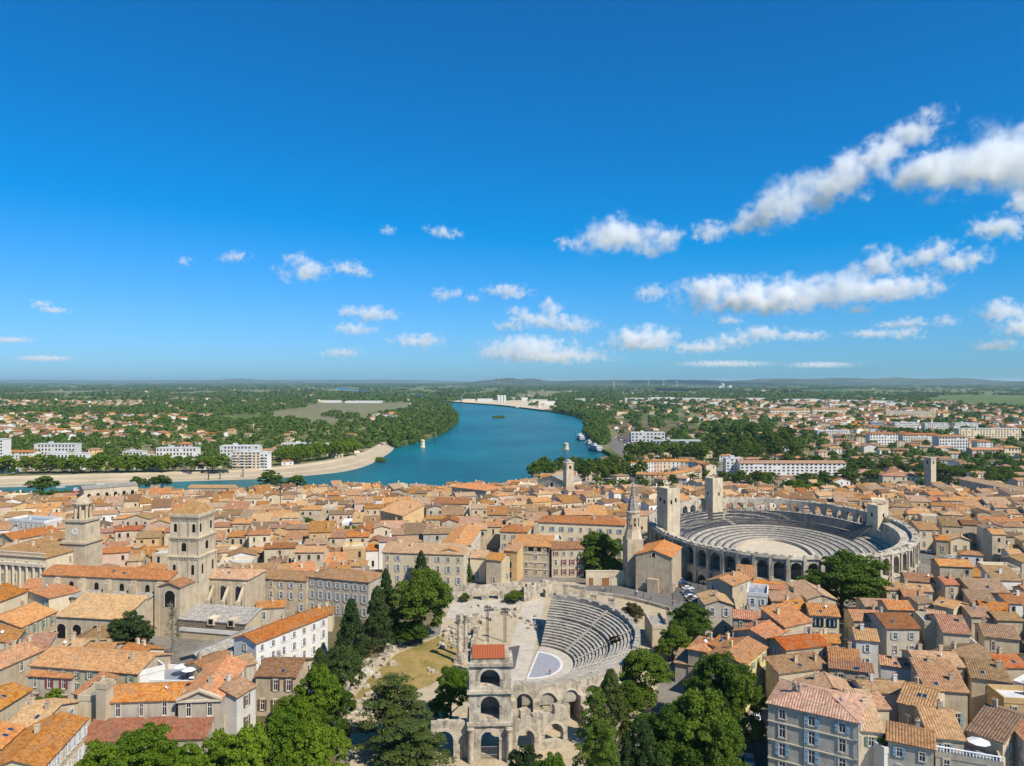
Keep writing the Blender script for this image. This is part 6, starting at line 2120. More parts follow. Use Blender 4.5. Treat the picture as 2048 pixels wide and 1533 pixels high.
# ---------------------------------------------------------------- trees near the theatre, one by one
NT = [  # px, foot row, top row, half width, shape, material, label, trunk share
 (841, 1284, 1136, 60, 'round', 'leaf_mid', 'tall round deciduous tree at the head of the theatre lawn', .03),
 (822, 1290, 1240, 36, 'round', 'leaf_mid', 'low bushy tree at the foot of the tall round tree', .06),
 (772, 1275, 1136, 26, 'cone', 'leaf_dark', 'dark narrow conifer left of the tall round tree', .06),
 (842, 1180, 1100, 20, 'cone', 'leaf_dark', 'dark conifer poking up before the cream mansion', .06),
 (755, 1302, 1172, 36, 'cone', 'leaf_dark', 'broad dark cypress beside the stone heap', .05),
 (702, 1335, 1196, 36, 'cone', 'leaf_dark', 'broad dark cypress next to the long white house', .05),
 (684, 1425, 1290, 40, 'round', 'leaf_dark', 'dark leafy tree above the bright garden trees', .04),
 (640, 1350, 1296, 26, 'cone', 'leaf_dark', 'small dark conifer against the white house end', .06),
 (630, 1485, 1330, 50, 'round', 'leaf_bright', 'bright green tree standing before the grey brown roof', .05),
 (676, 1480, 1368, 38, 'round', 'leaf_mid', 'dull green tree leaning over the cedar bank', .05),
 (560, 1600, 1425, 66, 'round', 'leaf_bright', 'bright green garden tree right of the convent', .05),
 (615, 1610, 1450, 56, 'round', 'leaf_bright', 'bright green garden tree with bare grey trunk', .10),
 (655, 1600, 1445, 48, 'round', 'leaf_bright', 'bright green tree at the end of the garden row', .05),
 (575, 1450, 1392, 30, 'round', 'leaf_mid', 'dull green tree at the foot of the grey brown house', .03),
 (600, 1530, 1395, 44, 'round', 'leaf_bright', 'bright green tree in the middle of the garden row', .05),
 (500, 1640, 1440, 56, 'round', 'leaf_bright', 'bright green garden tree by the convent cypress', .05),
 (440, 1640, 1462, 62, 'round', 'leaf_bright', 'bright green garden tree below the skylit lean-to', .05),
 (390, 1660, 1485, 50, 'round', 'leaf_bright', 'low bright green tree along the orange wall coping', .05),
 (285, 1600, 1450, 72, 'round', 'leaf_bright', 'large bright green tree before the convent wing', .05),
 (205, 1640, 1478, 62, 'round', 'leaf_bright', 'bright green tree at the corner of the red lean-to', .05),
 (345, 1620, 1478, 48, 'round', 'leaf_bright', 'small bright green tree under the pediment', .05),
 (461, 1455, 1374, 22, 'cone', 'leaf_dark', 'dark ragged cypress beside the convent pavilion', .05),
 (790, 1505, 1345, 88, 'cedar', 'leaf_olive', 'wide olive green cedar with layered boughs before the lawn', .05),
 (820, 1580, 1435, 92, 'cedar', 'leaf_olive', 'low spreading cedar boughs before the ruined arcade', .02),
 (902, 1446, 1334, 42, 'round', 'leaf_bright', 'rounded tree half in shade left of the arched tower', .03),
 (1380, 1295, 1202, 44, 'round', 'leaf_mid', 'round tree between the theatre street and the houses', .03),
 (1345, 1322, 1250, 36, 'round', 'leaf_mid', 'smaller round tree at the edge of the seating', .03),
 (1290, 1408, 1302, 54, 'round', 'leaf_mid', 'thick tree overhanging the near rim of the seats', .03),
 (1255, 1440, 1360, 34, 'round', 'leaf_mid', 'bushy tree beside the deodar under the seats', .03),
 (1440, 1475, 1308, 66, 'round', 'leaf_mid', 'big tree with gaps before the lemon yellow house', .03),
 (1490, 1500, 1345, 42, 'round', 'leaf_mid', 'tree leaning over the shady street', .04),
 (1400, 1570, 1376, 76, 'round', 'leaf_mid', 'very big round tree in the wood below the theatre', .03),
 (1340, 1590, 1418, 72, 'round', 'leaf_mid', 'big round tree in front of the theatre wood', .03),
 (1450, 1600, 1430, 52, 'round', 'leaf_mid', 'round tree along the wall of the shady street', .04),
 (1285, 1610, 1440, 44, 'round', 'leaf_dark', 'dark tree in the hollow of the theatre wood', .04),
 (1222, 1500, 1338, 46, 'cone', 'leaf_olive', 'tall ragged brown green conifer right of the arcade', .05),
 (1190, 1600, 1362, 48, 'cedar', 'leaf_mid', 'feathery deodar cedar with drooping boughs by the ruins', .04),
 (1215, 1680, 1440, 46, 'cedar', 'leaf_mid', 'feathery lower deodar at the bottom of the theatre wood', .04),
 (1060, 1620, 1488, 44, 'round', 'leaf_dark', 'dark tree in front of the broken arcade', .04),
 (1100, 1640, 1505, 40, 'round', 'leaf_bright', 'bright shrubby tree before the broken arcade', .04),
 (1265, 1246, 1204, 22, 'round', 'leaf_brown', 'small reddish brown tree behind the far rim of the seats', .04),
 (265, 1322, 1220, 40, 'round', 'leaf_dark', 'dark pine rising from the cloister garden', .06),
 (1028, 1206, 1182, 20, 'round', 'leaf_mid', 'clipped round bush in the ruins behind the stage', .05),
 (930, 1205, 1185, 10, 'round', 'leaf_mid', 'little bush by the ruined arcade', .05),
 (936, 1165, 1128, 14, 'cone', 'leaf_dark', 'small dark conifer at the corner of the mansion', .05),
 (70, 1430, 1398, 26, 'round', 'leaf_mid', 'vine covered arbour tree in the sunken courtyard', .03),
 (110, 1420, 1375, 22, 'round', 'leaf_bright', 'leafy vine tree against the grey annex', .03),
 (325, 1374, 1352, 12, 'round', 'leaf_olive', 'olive bush in a planter on the white terrace', .03),
 (640, 1222, 1185, 20, 'round', 'leaf_mid', 'leafy tree in the garden below the cypress trio', .03),
 (668, 1225, 1195, 16, 'round', 'leaf_mid', 'leafy bush in the garden of the grey walled house', .03),
 (606, 1225, 1205, 16, 'round', 'leaf_olive', 'olive coloured bush in the garden of the stone house', .03),
 (1845, 1255, 1236, 10, 'round', 'leaf_mid', 'terrace shrub on the crowded roofs', .03),
]
for i, (px, base, top, hw, shape, m_, lab, tr) in enumerate(NT):
    tree_px(px, base, top, hw, shape=shape, mat=m_, lod=0, label=lab, trunk=tr, seed=i, name='conifer' if shape in ('cone', 'cedar') else 'leafy_tree')
for i, (px, base, top, hw) in enumerate(((637, 1220, 1160, 6), (676, 1222, 1168, 6), (688, 1222, 1172, 5), (573, 1226, 1192, 6), (2035, 1215, 1190, 6))):
    tree_px(px, base, top, hw, shape='column', mat='leaf_dark', lod=1, label='slim pencil cypress standing in a house garden', group='pencil cypresses', trunk=.03, seed=i, name='cypress')
# bare half dead tree in the cloister
X_, Y_ = ray(345, 1318, 0)
t = thing('bare_tree', 'half bare grey tree with thin twigs rising before the cloister roof', 'tree', (X_, Y_, 0))
m = MB()
r2 = random.Random(8)
m.tube([(0, 0, 0), (.2, 0, 6), (-.1, .1, 11), (.1, 0, 15)], [.4, .3, .18, .05], 8)
for k in range(70):
    z = r2.uniform(3, 14); a = r2.uniform(0, 6.28); l = (15.5 - z) * r2.uniform(.18, .34) + .5
    p = Vector((l * math.cos(a), l * math.sin(a), z + r2.uniform(.2, 1.4)))
    m.tube([(0, 0, z), tuple(p * .5 + Vector((0, 0, z * .5 + .2))), tuple(p)], [.07, .04, .02], 4)
    for q in range(3):
        e = p + Vector((r2.uniform(-.8, .8), r2.uniform(-.8, .8), r2.uniform(-.2, .8)))
        m.tube([tuple(p * .7 + Vector((0, 0, z * .3))), tuple(e)], [.03, .012], 3)
m.obj('trunk', ['bark_pale'], t)
V, F = crown_np(77, 60, 900, .03, shape='cone')
place('crown', np_mesh('crown', V, F, 'leaf_olive'), t, (0, 0, 3), 0, (2.6, 2.6, 5.6))

for i, (px, base, top, hw, m_) in enumerate(TOWN_TREES):
    lab = {0: 'round dark green tree filling a courtyard in mid town', 9: 'big round tree between the stone house and the church gable', len(TOWN_TREES) - 1: 'huge round dark tree standing before the amphitheatre arches'}.get(i)
    X_, Y_ = rayg(px, base)
    if lab is None:
        lab = 'rounded green tree rising above the roofs ' + ('by the river' if Y_ > 430 and X_ < 60 else 'beyond the amphitheatre' if X_ > 60 else 'of the old town')
    tree_px(px, base, top, hw, mat=m_, lod=0 if hw > 30 else 1, label=lab, group=None if i in (0, 9, len(TOWN_TREES) - 1) else lab.replace('rounded green tree', 'trees'), trunk=.04, seed=i, name='leafy_tree')

# ---------------------------------------------------------------- across the river and out into the plain
LPOLY = [(-FAR, 420), (-FAR, FAR), (-6000, FAR), (-3300, 9000), w(640, 773), w(745, 796)] + left_wood + emb_top
RPOLY = [(FAR, 300), (1300, 300), (1300, 640), (100, 715)] + near_shore + [(-3000, 30000), (-4000, FAR), (FAR, FAR)]
FPOLY = [[ray(px, py, z) for px, py in pts] for _, pts, z in FIELDS]

def block(x0, x1, ytop, ybase, depth, label, roof='flat', wm='wall_white', rm='roof_orange', rot=0.0, stor=5, bay=3.4, balc=False, zl=None, wmat='glass', name='apartment_block', cat='apartment block', wd=True, wv=.9):
    "apartment block by photo pixels: its front from x0 to x1, top and foot rows"
    z = zl if zl is not None else (LEFT_Z if x0 < 900 else LAND_Z)
    Y = (CAM_Z - z) * FPX / (ybase - HY)
    s = Y / FPX
    W = (x1 - x0) * s
    H = (ybase - ytop) * s
    X = (x0 - CX) * s
    t = thing(name, label, cat, (X, Y, z), R(rot))
    HASH_FAR.append((X + W / 2, Y + depth / 2, max(W, depth) / 2 + 4))
    wall_mesh(W, depth, H, 'flat' if roof == 'flat' else roof, .3, -1).obj('wall', [wm], t)
    if roof == 'flat':
        m = MB(); m.box(-.2, W + .2, -.2, depth + .2, H, H + .5)
        m.box(W * .3, W * .3 + 4, depth * .3, depth * .3 + 3, H + .5, H + 2.6); m.obj('roof', ['concrete'], t)
    else:
        roof_mesh(W, depth, H, roof, .3, 0, .6).obj('roof', [rm], t)
    if wd:
        ns = stor; nb = max(2, int(W / bay))
        rq = random.Random(int(x0))
        me = shared(('bw', wmat), lambda: (lambda q: (q.box(-.5, .5, -.06, .02, 0, 1, 0), q.mesh('window', [wmat]))[1])(MB()))
        for a in range(ns):
            for b in range(nb):
                if rq.random() < wv:
                    place('window', me, t, (W * (b + .5) / nb, 0, H / ns * (a + .28)), 0, (bay * .5, 1, H / ns * .5))
    if balc:
        for a in range(1, stor):
            for b in range(max(1, int(W / 7))):
                m = MB(); x = 7 * b + 1.0; m.box(x, x + 4.2, -1.3, -.01, H / stor * a - .1, H / stor * a + .1); m.box(x, x + 4.2, -1.35, -1.2, H / stor * a + .1, H / stor * a + 1.0)
                m.obj('balcony', ['wall_white'], t)
    return t
HASH_FAR = []
for a in [
 (68, 150, 889, 918, 12, 'white flat roofed apartment block behind the left plane trees', dict(stor=4)),
 (8, 66, 905, 921, 12, 'low orange roofed white house row at the end of the left quay', dict(roof='gable', stor=3)),
 (312, 392, 897, 920, 12, 'long low white flat roofed block in the middle of the left quay', dict(stor=3)),
 (440, 516, 893, 931, 12, 'tall pale apartment block beside the left quay promenade', dict(stor=6)),
 (464, 520, 905, 938, 10, 'beige balconied apartment house facing the left quay', dict(stor=6, balc=True, wm='wall_cream')),
 (520, 536, 909, 938, 10, 'stepped white apartment house end with dark balconies', dict(stor=5, balc=True)),
 (562, 656, 888, 912, 11, 'long white flat topped block behind the clipped plane rows', dict(stor=3)),
 (92, 172, 908, 930, 9, 'long white two storey building under the plane trees', dict(stor=2)),
 (-30, 6, 880, 930, 12, 'tall white block cut by the left picture edge', dict(stor=8)),
 (245, 285, 904, 925, 10, 'small white flat block among the left quay trees', dict(stor=3)),
 (355, 378, 888, 905, 10, 'little pink house above the left quay trees', dict(roof='hip', stor=2, wm='wall_pink')),
 (1480, 1692, 927, 951, 12, 'very long white apartment row with brown roof beyond the amphitheatre', dict(roof='gable', rm='roof_brown', stor=4, bay=4)),
 (1452, 1486, 918, 948, 10, 'pale glassy building end beside the long white row', dict(stor=5)),
 (1740, 1796, 868, 890, 12, 'white apartment house with red hipped roof in the right suburbs', dict(roof='hip', rm='roof_red', stor=4)),
 (1806, 1882, 870, 888, 12, 'wide white apartment house with red hipped roof behind the trees', dict(roof='hip', rm='roof_red', stor=4)),
 (1878, 1936, 874, 904, 14, 'tall white apartment house with bright orange hipped roof', dict(roof='hip', rm='roof_orange', stor=5)),
 (1955, 1986, 884, 902, 12, 'small white tower house with orange hipped roof', dict(roof='hip', stor=4)),
 (1790, 1838, 846, 860, 12, 'white slab block, leftmost of three above the red roofs', dict(stor=4)),
 (1850, 1897, 847, 861, 12, 'white slab block between two other white slabs', dict(stor=4)),
 (1910, 1958, 847, 858, 12, 'white slab block nearest the green fields', dict(stor=3)),
 (1918, 2042, 858, 880, 12, 'very long cream apartment slab with four stair towers', dict(stor=5, bay=4.2, wm='wall_cream')),
 (1772, 1872, 823, 836, 12, 'long beige apartment slab far out in the suburbs', dict(stor=5, wm='wall_cream')),
 (1742, 1768, 845, 858, 10, 'dark blue glazed office block in the right suburbs', dict(stor=3, wm='zinc')),
 (1540, 1620, 819, 833, 12, 'long orange roofed terrace far out in the suburbs', dict(roof='gable', stor=3, wm='wall_cream')),
 (1625, 1694, 818, 831, 12, 'orange roofed terrace next to the far long terrace', dict(roof='gable', stor=3, wm='wall_cream')),
 (1770, 1812, 806, 814, 14, 'white high slab at the far edge of the suburbs', dict(stor=4)),
 (1262, 1330, 866, 884, 14, 'grey glazed modern museum wing by the car park', dict(stor=3, wm='concrete', bay=5)),
 (1306, 1402, 882, 899, 12, 'long blue grey building with a band of windows by the museum', dict(stor=2, wm='zinc', bay=4)),
 (1362, 1398, 890, 909, 12, 'white gabled hall beside the blue grey building', dict(roof='gablef', rm='concrete', wd=False)),
 (1635, 1700, 862, 872, 14, 'white low hall in the right suburbs', dict(stor=2)),
 (1728, 1756, 893, 905, 10, 'white gabled workshop in the right suburbs', dict(roof='gablef', wd=False)),
 (1945, 2010, 900, 914, 12, 'long orange roofed school in the right suburbs', dict(roof='gable', stor=2, wm='wall_pink')),
 (2010, 2042, 896, 912, 12, 'cream house with hipped roof at the right picture edge', dict(roof='hip', stor=2, wm='wall_cream')),
]:
    block(*a[:6], **a[6])
# the curved terrace of plastered houses by the river quay
cur = smooth_line([rayg(1262, 950, 0), rayg(1290, 948, 0), rayg(1325, 946, 0), rayg(1360, 946, 0), rayg(1392, 948, 0), rayg(1412, 955, 0)], 2)
for i, (a, b) in enumerate(zip(cur, cur[1:])):
    house(a, b, 10.5, 9, 'gable', 'roof_orange', ['wall_white', 'wall_cream', 'wall_white', 'wall_pink', 'wall_cream'][i % 5], 'plastered terrace house in the curved row by the river quay', group='curved terrace by the quay', detail=1, chim=1, stor=3, wprob=1, seed=i, name='terrace_house', zg=LAND_Z)
    HASH_FAR.append((a[0], a[1], 12))
cur = smooth_line([rayg(1272, 968, 0), rayg(1310, 970, 0), rayg(1350, 968, 0), rayg(1395, 958, 0), rayg(1415, 948, 0)], 2)
for i, (a, b) in enumerate(zip(cur, cur[1:])):
    house(a, b, 8.0, 8, 'gable', 'roof_orange', 'wall_cream', 'lower orange roofed house in front of the curved quay terrace', group='lower row before the curved terrace', detail=1, chim=1, seed=i + 40, name='terrace_house', zg=gz(*a))

# warehouses, port, silos
for i, (x0, x1, yt, yb, dp) in enumerate([(1195, 1245, 795.5, 800, 40), (1250, 1300, 797, 802, 50), (1300, 1350, 795.5, 801, 40), (1355, 1420, 797, 802, 50), (1425, 1470, 799, 803, 40), (1480, 1560, 797, 801.5, 60), (1565, 1640, 799, 803.5, 50), (1645, 1720, 801, 805, 50), (1325, 1375, 808, 813, 40), (1060, 1095, 800, 806, 40), (1015, 1055, 796, 801.5, 40), (645, 680, 801.5, 806, 30), (690, 760, 803, 806.5, 60), (1730, 1790, 803, 808, 50), (1500, 1550, 811, 816, 40), (925, 950, 799, 804.5, 30), (955, 985, 798, 804, 25), (1018, 1045, 801.5, 807, 30), (1075, 1110, 803, 809.5, 30), (1062, 1090, 796, 800, 40), (1110, 1150, 797, 801, 40), (1150, 1190, 798, 802, 40), (1240, 1290, 804, 808, 40), (1400, 1450, 806, 810.5, 40), (1560, 1610, 808, 812, 40), (1660, 1710, 810, 815, 40)]):
    pt = 900 < x0 < 1112
    block(x0, x1, yt, yb, dp, 'pale shed standing on the river port yard' if pt else 'white hall beside the riverside field' if x0 < 900 else 'long low white warehouse far out beyond the suburbs', wm='wall_cream' if pt and i % 2 else 'wall_white', wd=False, name='warehouse', cat='warehouse')['group'] = 'port sheds' if pt else 'field halls' if x0 < 900 else 'far warehouses'
def cyl_things():
    z = LAND_Z
    for i, px in enumerate((997, 1003, 1009)):
        Y = (CAM_Z - z) * FPX / (804 - HY); s = Y / FPX
        m = MB(); m.lathe([(6, 0), (6, 24), (3, 26.5), (.5, 27)], 16)
        tag(m.obj('silo', ['wall_white'], None, ((px - CX) * s, Y, z), 0, True), 'white cylindrical grain silo at the river port', 'silo', 'port silos')
    for px, py, rz in ((922, 805, .5), (1064, 806, -.4)):
        Y = (CAM_Z - z) * FPX / (py - HY); s = Y / FPX
        t = thing('crane', 'tall grey dock crane with a slanting jib at the river port', 'crane', ((px - CX) * s, Y, z), rz, 'dock cranes')
        m = MB(); m.box(-4, 4, -4, 4, 0, 3); m.box(-1.5, 1.5, -1.5, 1.5, 3, 18); m.box(-4, 3, -2.5, 2.5, 18, 22); m.obj('base', ['metal_grey'], t)
        m = MB(); m.tube([(2, 0, 20), (22, 0, 44)], [1.1, .5], 5); m.tube([(0, 0, 28), (22, 0, 44)], .25, 4); m.tube([(22, 0, 44), (22, 0, 20)], .2, 4); m.obj('jib', ['metal_grey'], t)
    for px, Y in ((1228, 9000), (1297, 10500), (1327, 10500), (1354, 9500)):
        s = Y / FPX
        t = thing('wind_turbine', 'slender white wind turbine standing far out before the hills', 'wind turbine', ((px - CX) * s, Y, z), rnd.uniform(-.4, .4), 'far wind turbines')
        m = MB(); m.tube([(0, 0, 0), (0, 0, 80)], [2.6, 1.6], 10); m.obj('mast', ['white_paint'], t)
        m = MB(); m.box(-1.6, 1.6, -4, 5, 79, 82.5); m.obj('nacelle', ['white_paint'], t)
        a0 = rnd.uniform(0, 2)
        for k in range(3):
            a = a0 + k * 2.094
            m = MB(); m.tube([(0, -4.5, 81), (14 * math.cos(a), -4.5, 81 + 14 * math.sin(a)), (38 * math.cos(a), -4.5, 81 + 38 * math.sin(a))], [1.4, 1.5, .3], 5); m.obj('blade', ['white_paint'], t)
cyl_things()
# factory on the plain
Y = 7600.0
t = thing('cement_works', 'white factory with chimneys far out on the plain before the hills', 'factory', ((1450 - CX) * Y / FPX, Y, LAND_Z))
for x, wd_, h in ((-60, 30, 35), (-25, 18, 62), (0, 40, 25), (45, 26, 42), (70, 60, 18)):
    m = MB(); m.box(x, x + wd_, 0, 40, 0, h); m.obj('hall', ['wall_white'], t)
m = MB(); m.lathe([(4, 0), (3, 75)], 10, 0, -32, 10); m.obj('chimney', ['wall_white'], t)

# ---------------------------------------------------------------- suburban houses and trees
def far_free(x, y, r_):
    for hx, hy, hr in HASH_FAR:
        if (x - hx) ** 2 + (y - hy) ** 2 < (hr + r_) ** 2:
            return False
    return True
def on_left(x, y):
    return in_poly(x, y, LPOLY)
def on_right(x, y):
    return y > 556 and x > 60 and (y > 640 or x < 1200) and (y < 742 or in_poly(x, y, RPOLY)) and y > shore_y(x) * 0 + 556
WOOD = [[ray(px, py, LEFT_Z) for px, py in pts] for pts in (
    [(722, 880), (745, 852), (800, 838), (828, 812), (845, 801), (886, 809), (908, 822), (915, 838), (905, 851), (885, 866), (845, 881), (795, 893)],)]
def density(px, py):
    "how much is built here, read off the photograph: (house share, tree share)"
    if px < 900:
        if py > 905: return .25, .5
        if py > 880: return .12, .95
        if 845 < py <= 868 and px > 330: return .08, 1.0
        if py > 832: return (.75, .75) if px < 420 else (.15, .95)
        if py > 818: return .06, 1.0
        if py > 803: return (.8, .6) if px < 300 else (.1, .8)
        return .04, .24
    if py > 905: return (.45, .8)
    if py > 870:
        return (.15, 1.0) if px < 1640 else (.65, .7)
    if px < 1110: return .05, .12
    if px < 1180: return .02, .8
    if px < 1400 and 822 < py: return .12, .30
    if py > 845: return (.15, .9) if 1390 < px < 1560 else (.75, .55)
    if py > 805: return (.75, .6) if px > 1360 else (.3, .7)
    if py > 795: return .25, .5
    return .03, .26

rr = random.Random(31)
VILLAS, TREES = [], []
cells = []
Y_ = 556.0
while Y_ < 9000:
    step = 15.5 * (Y_ / 700) ** .62
    nx = int(Y_ * 1.5 / step)
    for i in range(nx):
        cells.append((-Y_ * .75 + i * step + rr.uniform(-.4, .4) * step, Y_ + rr.uniform(-.4, .4) * step, step))
    Y_ += step * 1.15
for x, y, st in cells:
    if x < 200 and not on_left(x, y) and not on_right(x, y):
        continue
    if x >= 200 and not on_right(x, y):
        continue
    left = x < 60 and on_left(x, y)
    z = LEFT_Z if left else LAND_Z
    px, py = CX + x / y * FPX, HY + (CAM_Z - z) / y * FPX
    if any(in_poly(x, y, P) for P in FPOLY):
        continue
    if in_poly(x, y, WOOD[0]):
        TREES.append((x, y, z, rr.uniform(5.0, 7.5), rr.uniform(9, 14), st))
        continue
    if 1206 < px < 1300 and 870 < py < 918:
        continue
    hsh, tsh = density(px, py)
    k = .5 + .5 * math.sin(x * .011 + 1.3 * math.sin(y * .006)) * math.sin(y * .009 + 1.7 * math.sin(x * .004))
    if not far_free(x, y, 7):
        continue
    if rr.random() < hsh * (.35 + .75 * k):
        VILLAS.append((x, y, z, left))
    elif rr.random() < tsh * (1.15 - .55 * k):
        TREES.append((x, y, z, rr.uniform(2.8, 5.2) * min(2.2, st / 13), rr.uniform(6, 11) * min(1.5, (st / 15) ** .5), st))
VILLAS.sort(key=lambda q: q[0] ** 2 + q[1] ** 2)
TREES.sort(key=lambda q: q[0] ** 2 + q[1] ** 2)
print('VILLAS', len(VILLAS), 'TREES', len(TREES))
SV = {}
for i, (x, y, z, left) in enumerate(VILLAS):
    W, D, H = rr.uniform(9, 16), rr.uniform(7.5, 11), rr.choice((3.4, 3.8, 5.8, 6.2, 6.6))
    kind = rr.choice(('gable', 'gable', 'hip', 'hip', 'gablef'))
    rm = choose(rr, (('roof_orange', .22), ('roof_pink', .34), ('roof_tan', .16), ('roof_brown', .28)))
    wm = choose(rr, (('wall_white', .34), ('wall_cream', .42), ('wall_pink', .12), ('wall_ochre', .12)))
    th = R(rr.choice((-30, -15, 0, 12, 25, 40)) + rr.uniform(-6, 6))
    ca, sa = math.cos(th), math.sin(th)
    sc = 1.0 if y < 1500 else 1.25
    W *= sc; D *= sc; H *= sc
    if i < 250:
        side = 'across the river' if left else 'in the suburbs beyond the amphitheatre'
        lab = f'{WN[wm]} walled {KN[kind]} {"bungalow" if H < 5 else "villa"} with {RN[rm]} roof {side}'
        t = thing('villa', lab, 'villa', (x, y, z), th, f'{RN[rm]} roofed villas {side}')
        wall_mesh(W, D, H, kind, .3, -1).obj('wall', [wm], t)
        roof_mesh(W, D, H, kind, .3, 0.0, .5).obj('roof', [rm], t)
        if y < 1150:
            nb = max(2, int(W / 4))
            for b in range(nb):
                for a in range(1 if H < 5 else 2):
                    place('window', shared('farwin', far_window_mesh), t, (W * (b + .5) / nb, -.02, .9 + a * 2.9), 0, (1.2, 1.2, .85))
    else:
        def T(p, x=x, y=y, z=z, ca=ca, sa=sa):
            return (x + p[0] * ca - p[1] * sa, y + p[0] * sa + p[1] * ca, z + p[2])
        for key, src in ((wm, wall_mesh(W, D, H, kind, .3, -1)), (rm + '_' + str(i * 7 % 4), roof_mesh(W, D, H, kind, .3, 0.0, .5))):
            mb = SV.setdefault(key, MB()); mb.T = T
            for f in src.f:
                mb.face([src.v[q] for q in f], 0, [src.uv[q] for q in f])
allm = MB(); mats = []
for key in sorted(SV):
    mb = SV[key]; mats.append(key); off = len(allm.v)
    allm.v.extend(mb.v); allm.uv.extend(mb.uv); allm.f.extend([tuple(q + off for q in f) for f in mb.f]); allm.m.extend([len(mats) - 1] * len(mb.f))
tag(allm.obj('far_suburb_houses', mats), 'far suburban houses scattered over the plain on both banks', 'houses', kind='stuff')

# plane tree rows on the quays, one by one
ROWS = []
for px in (10, 52, 78, 100, 125, 143, 160, 181, 192, 212, 236, 252, 273, 288, 305, 318, 336, 382, 404, 425, 448):
    ROWS.append((px, 943 + (448 - px) * .012, 907 + (px % 7), 15 + px % 4, 'leaf_bright', 'pollarded plane tree in the row along the left quay', 'plane trees on the left quay', LEFT_Z))
for k in range(14):
    ROWS.append((562 + k * 11.2, 931 - k * 1.5, 896 - k * 1.2, 11, 'leaf_bright', 'clipped plane tree in the double row by the embankment', 'plane trees by the embankment', LEFT_Z))
    ROWS.append((560 + k * 11.2, 921 - k * 1.2, 890 - k * 1.0, 11, 'leaf_bright', 'clipped plane tree in the double row by the embankment', 'plane trees by the embankment', LEFT_Z))
for k in range(20):
    ROWS.append((1068 + k * 11.2, 962 - (k % 3) * 7, 921 + (k * 5 % 7) - (k % 3) * 6, 14, 'leaf_mid', 'plane tree in the leafy row on the near river quay', 'plane trees on the near quay', LAND_Z))
for k in range(16):
    ROWS.append((1262 + k * 9.5, 925 - (k % 3) * 8, 885 + (k * 7 % 9) - (k % 3) * 4, 14, 'leaf_mid', 'leafy tree in the belt before the museum', 'tree belt before the museum', LAND_Z))
for k in range(22):
    ROWS.append((1405 + k * 9.0, 922 - (k % 4) * 9, 880 + (k * 5 % 11) - (k % 4) * 12, 15, 'leaf_mid', 'tall leafy tree in the park between museum and suburbs', 'park trees beyond the museum', LAND_Z))
for k in range(30):
    ROWS.append((1570 + k * 17, 934 + k * .9 - (k % 2) * 5, 906 + k * .9 + (k * 7 % 9), 14, 'leaf_mid', 'plane tree on the avenue behind the long white row', 'avenue trees beyond the amphitheatre', LAND_Z))
for k in range(14):
    ROWS.append((1875 + k * 15, 952 + k * 1.6, 929 + k * 1.7 + (k * 3 % 5), 14, 'leaf_mid', 'avenue tree behind the long grey barracks', 'avenue trees behind the barracks', LAND_Z))
for i, (px, base, top, hw, m_, lab, grp, z) in enumerate(ROWS):
    X_, Y_ = ray(px, base, z)
    s = Y_ / FPX
    tree(X_, Y_, hw * s * 1.08, max(5, CAM_Z - (top - HY) * s - z), 'round', m_, 1, lab, grp, 'plane_tree', trunk=.07, zg=z, seed=i)
# nearest loose trees one by one, the rest as woods
NS = 150
for i, (x, y, z, r_, h, st) in enumerate(TREES[:NS]):
    lab = 'bushy green tree among the houses across the river' if z == LEFT_Z else 'bushy green tree among the suburbs on the near bank'
    tree(x, y, r_, h, 'round', 'leaf_mid', 2, lab, 'loose trees across the river' if z == LEFT_Z else 'loose trees in the suburbs', 'leafy_tree', trunk=.08, zg=z, seed=i)
def far_woods(lst, seed, name, label, mat):
    g = np.random.default_rng(seed)
    P, S = [], []
    Vs = []
    for (x, y, z, r_, h, st) in lst:
        n = int(max(26, min(90, 90 * (900 / y) ** .7)))
        v = g.normal(size=(n, 3)); v /= np.linalg.norm(v, axis=1)[:, None]
        v[:, 2] = np.abs(v[:, 2]) * 1.1 - .25
        c = np.array([x, y, z + h * .45])
        lump = 1 + .22 * np.sin(v[:, 0] * 7 + x) * np.sin(v[:, 1] * 6 + y)
        p = c + v * np.array([r_, r_, h * .5]) * (g.uniform(.75, 1.02, n) * lump)[:, None]
        nr = v + g.normal(scale=.45, size=v.shape)
        nr /= np.linalg.norm(nr, axis=1)[:, None]
        t = np.cross(nr, g.normal(size=v.shape)); t /= np.linalg.norm(t, axis=1)[:, None] + 1e-9
        b = np.cross(nr, t)
        s = (r_ * 3.1 / math.sqrt(n) * g.uniform(.7, 1.2, n))[:, None]
        Vs.append(np.stack([p - t * s, p + b * s * .7, p + t * s, p - b * s * .7], axis=1).reshape(-1, 3))
    V = np.concatenate(Vs)
    F = np.arange(len(V)).reshape(-1, 4)
    o = place(name, np_mesh(name, V, F, mat))
    tag(o, label, 'woods', kind='stuff')
far_woods([q for q in TREES[NS:] if q[2] == LEFT_Z], 1, 'far_woods', 'dark green woods and gardens spreading over the far bank', 'leaf_far')
far_woods([q for q in TREES[NS:] if q[2] != LEFT_Z], 2, 'far_woods', 'green trees scattered through the suburbs and the plain', 'leaf_far')
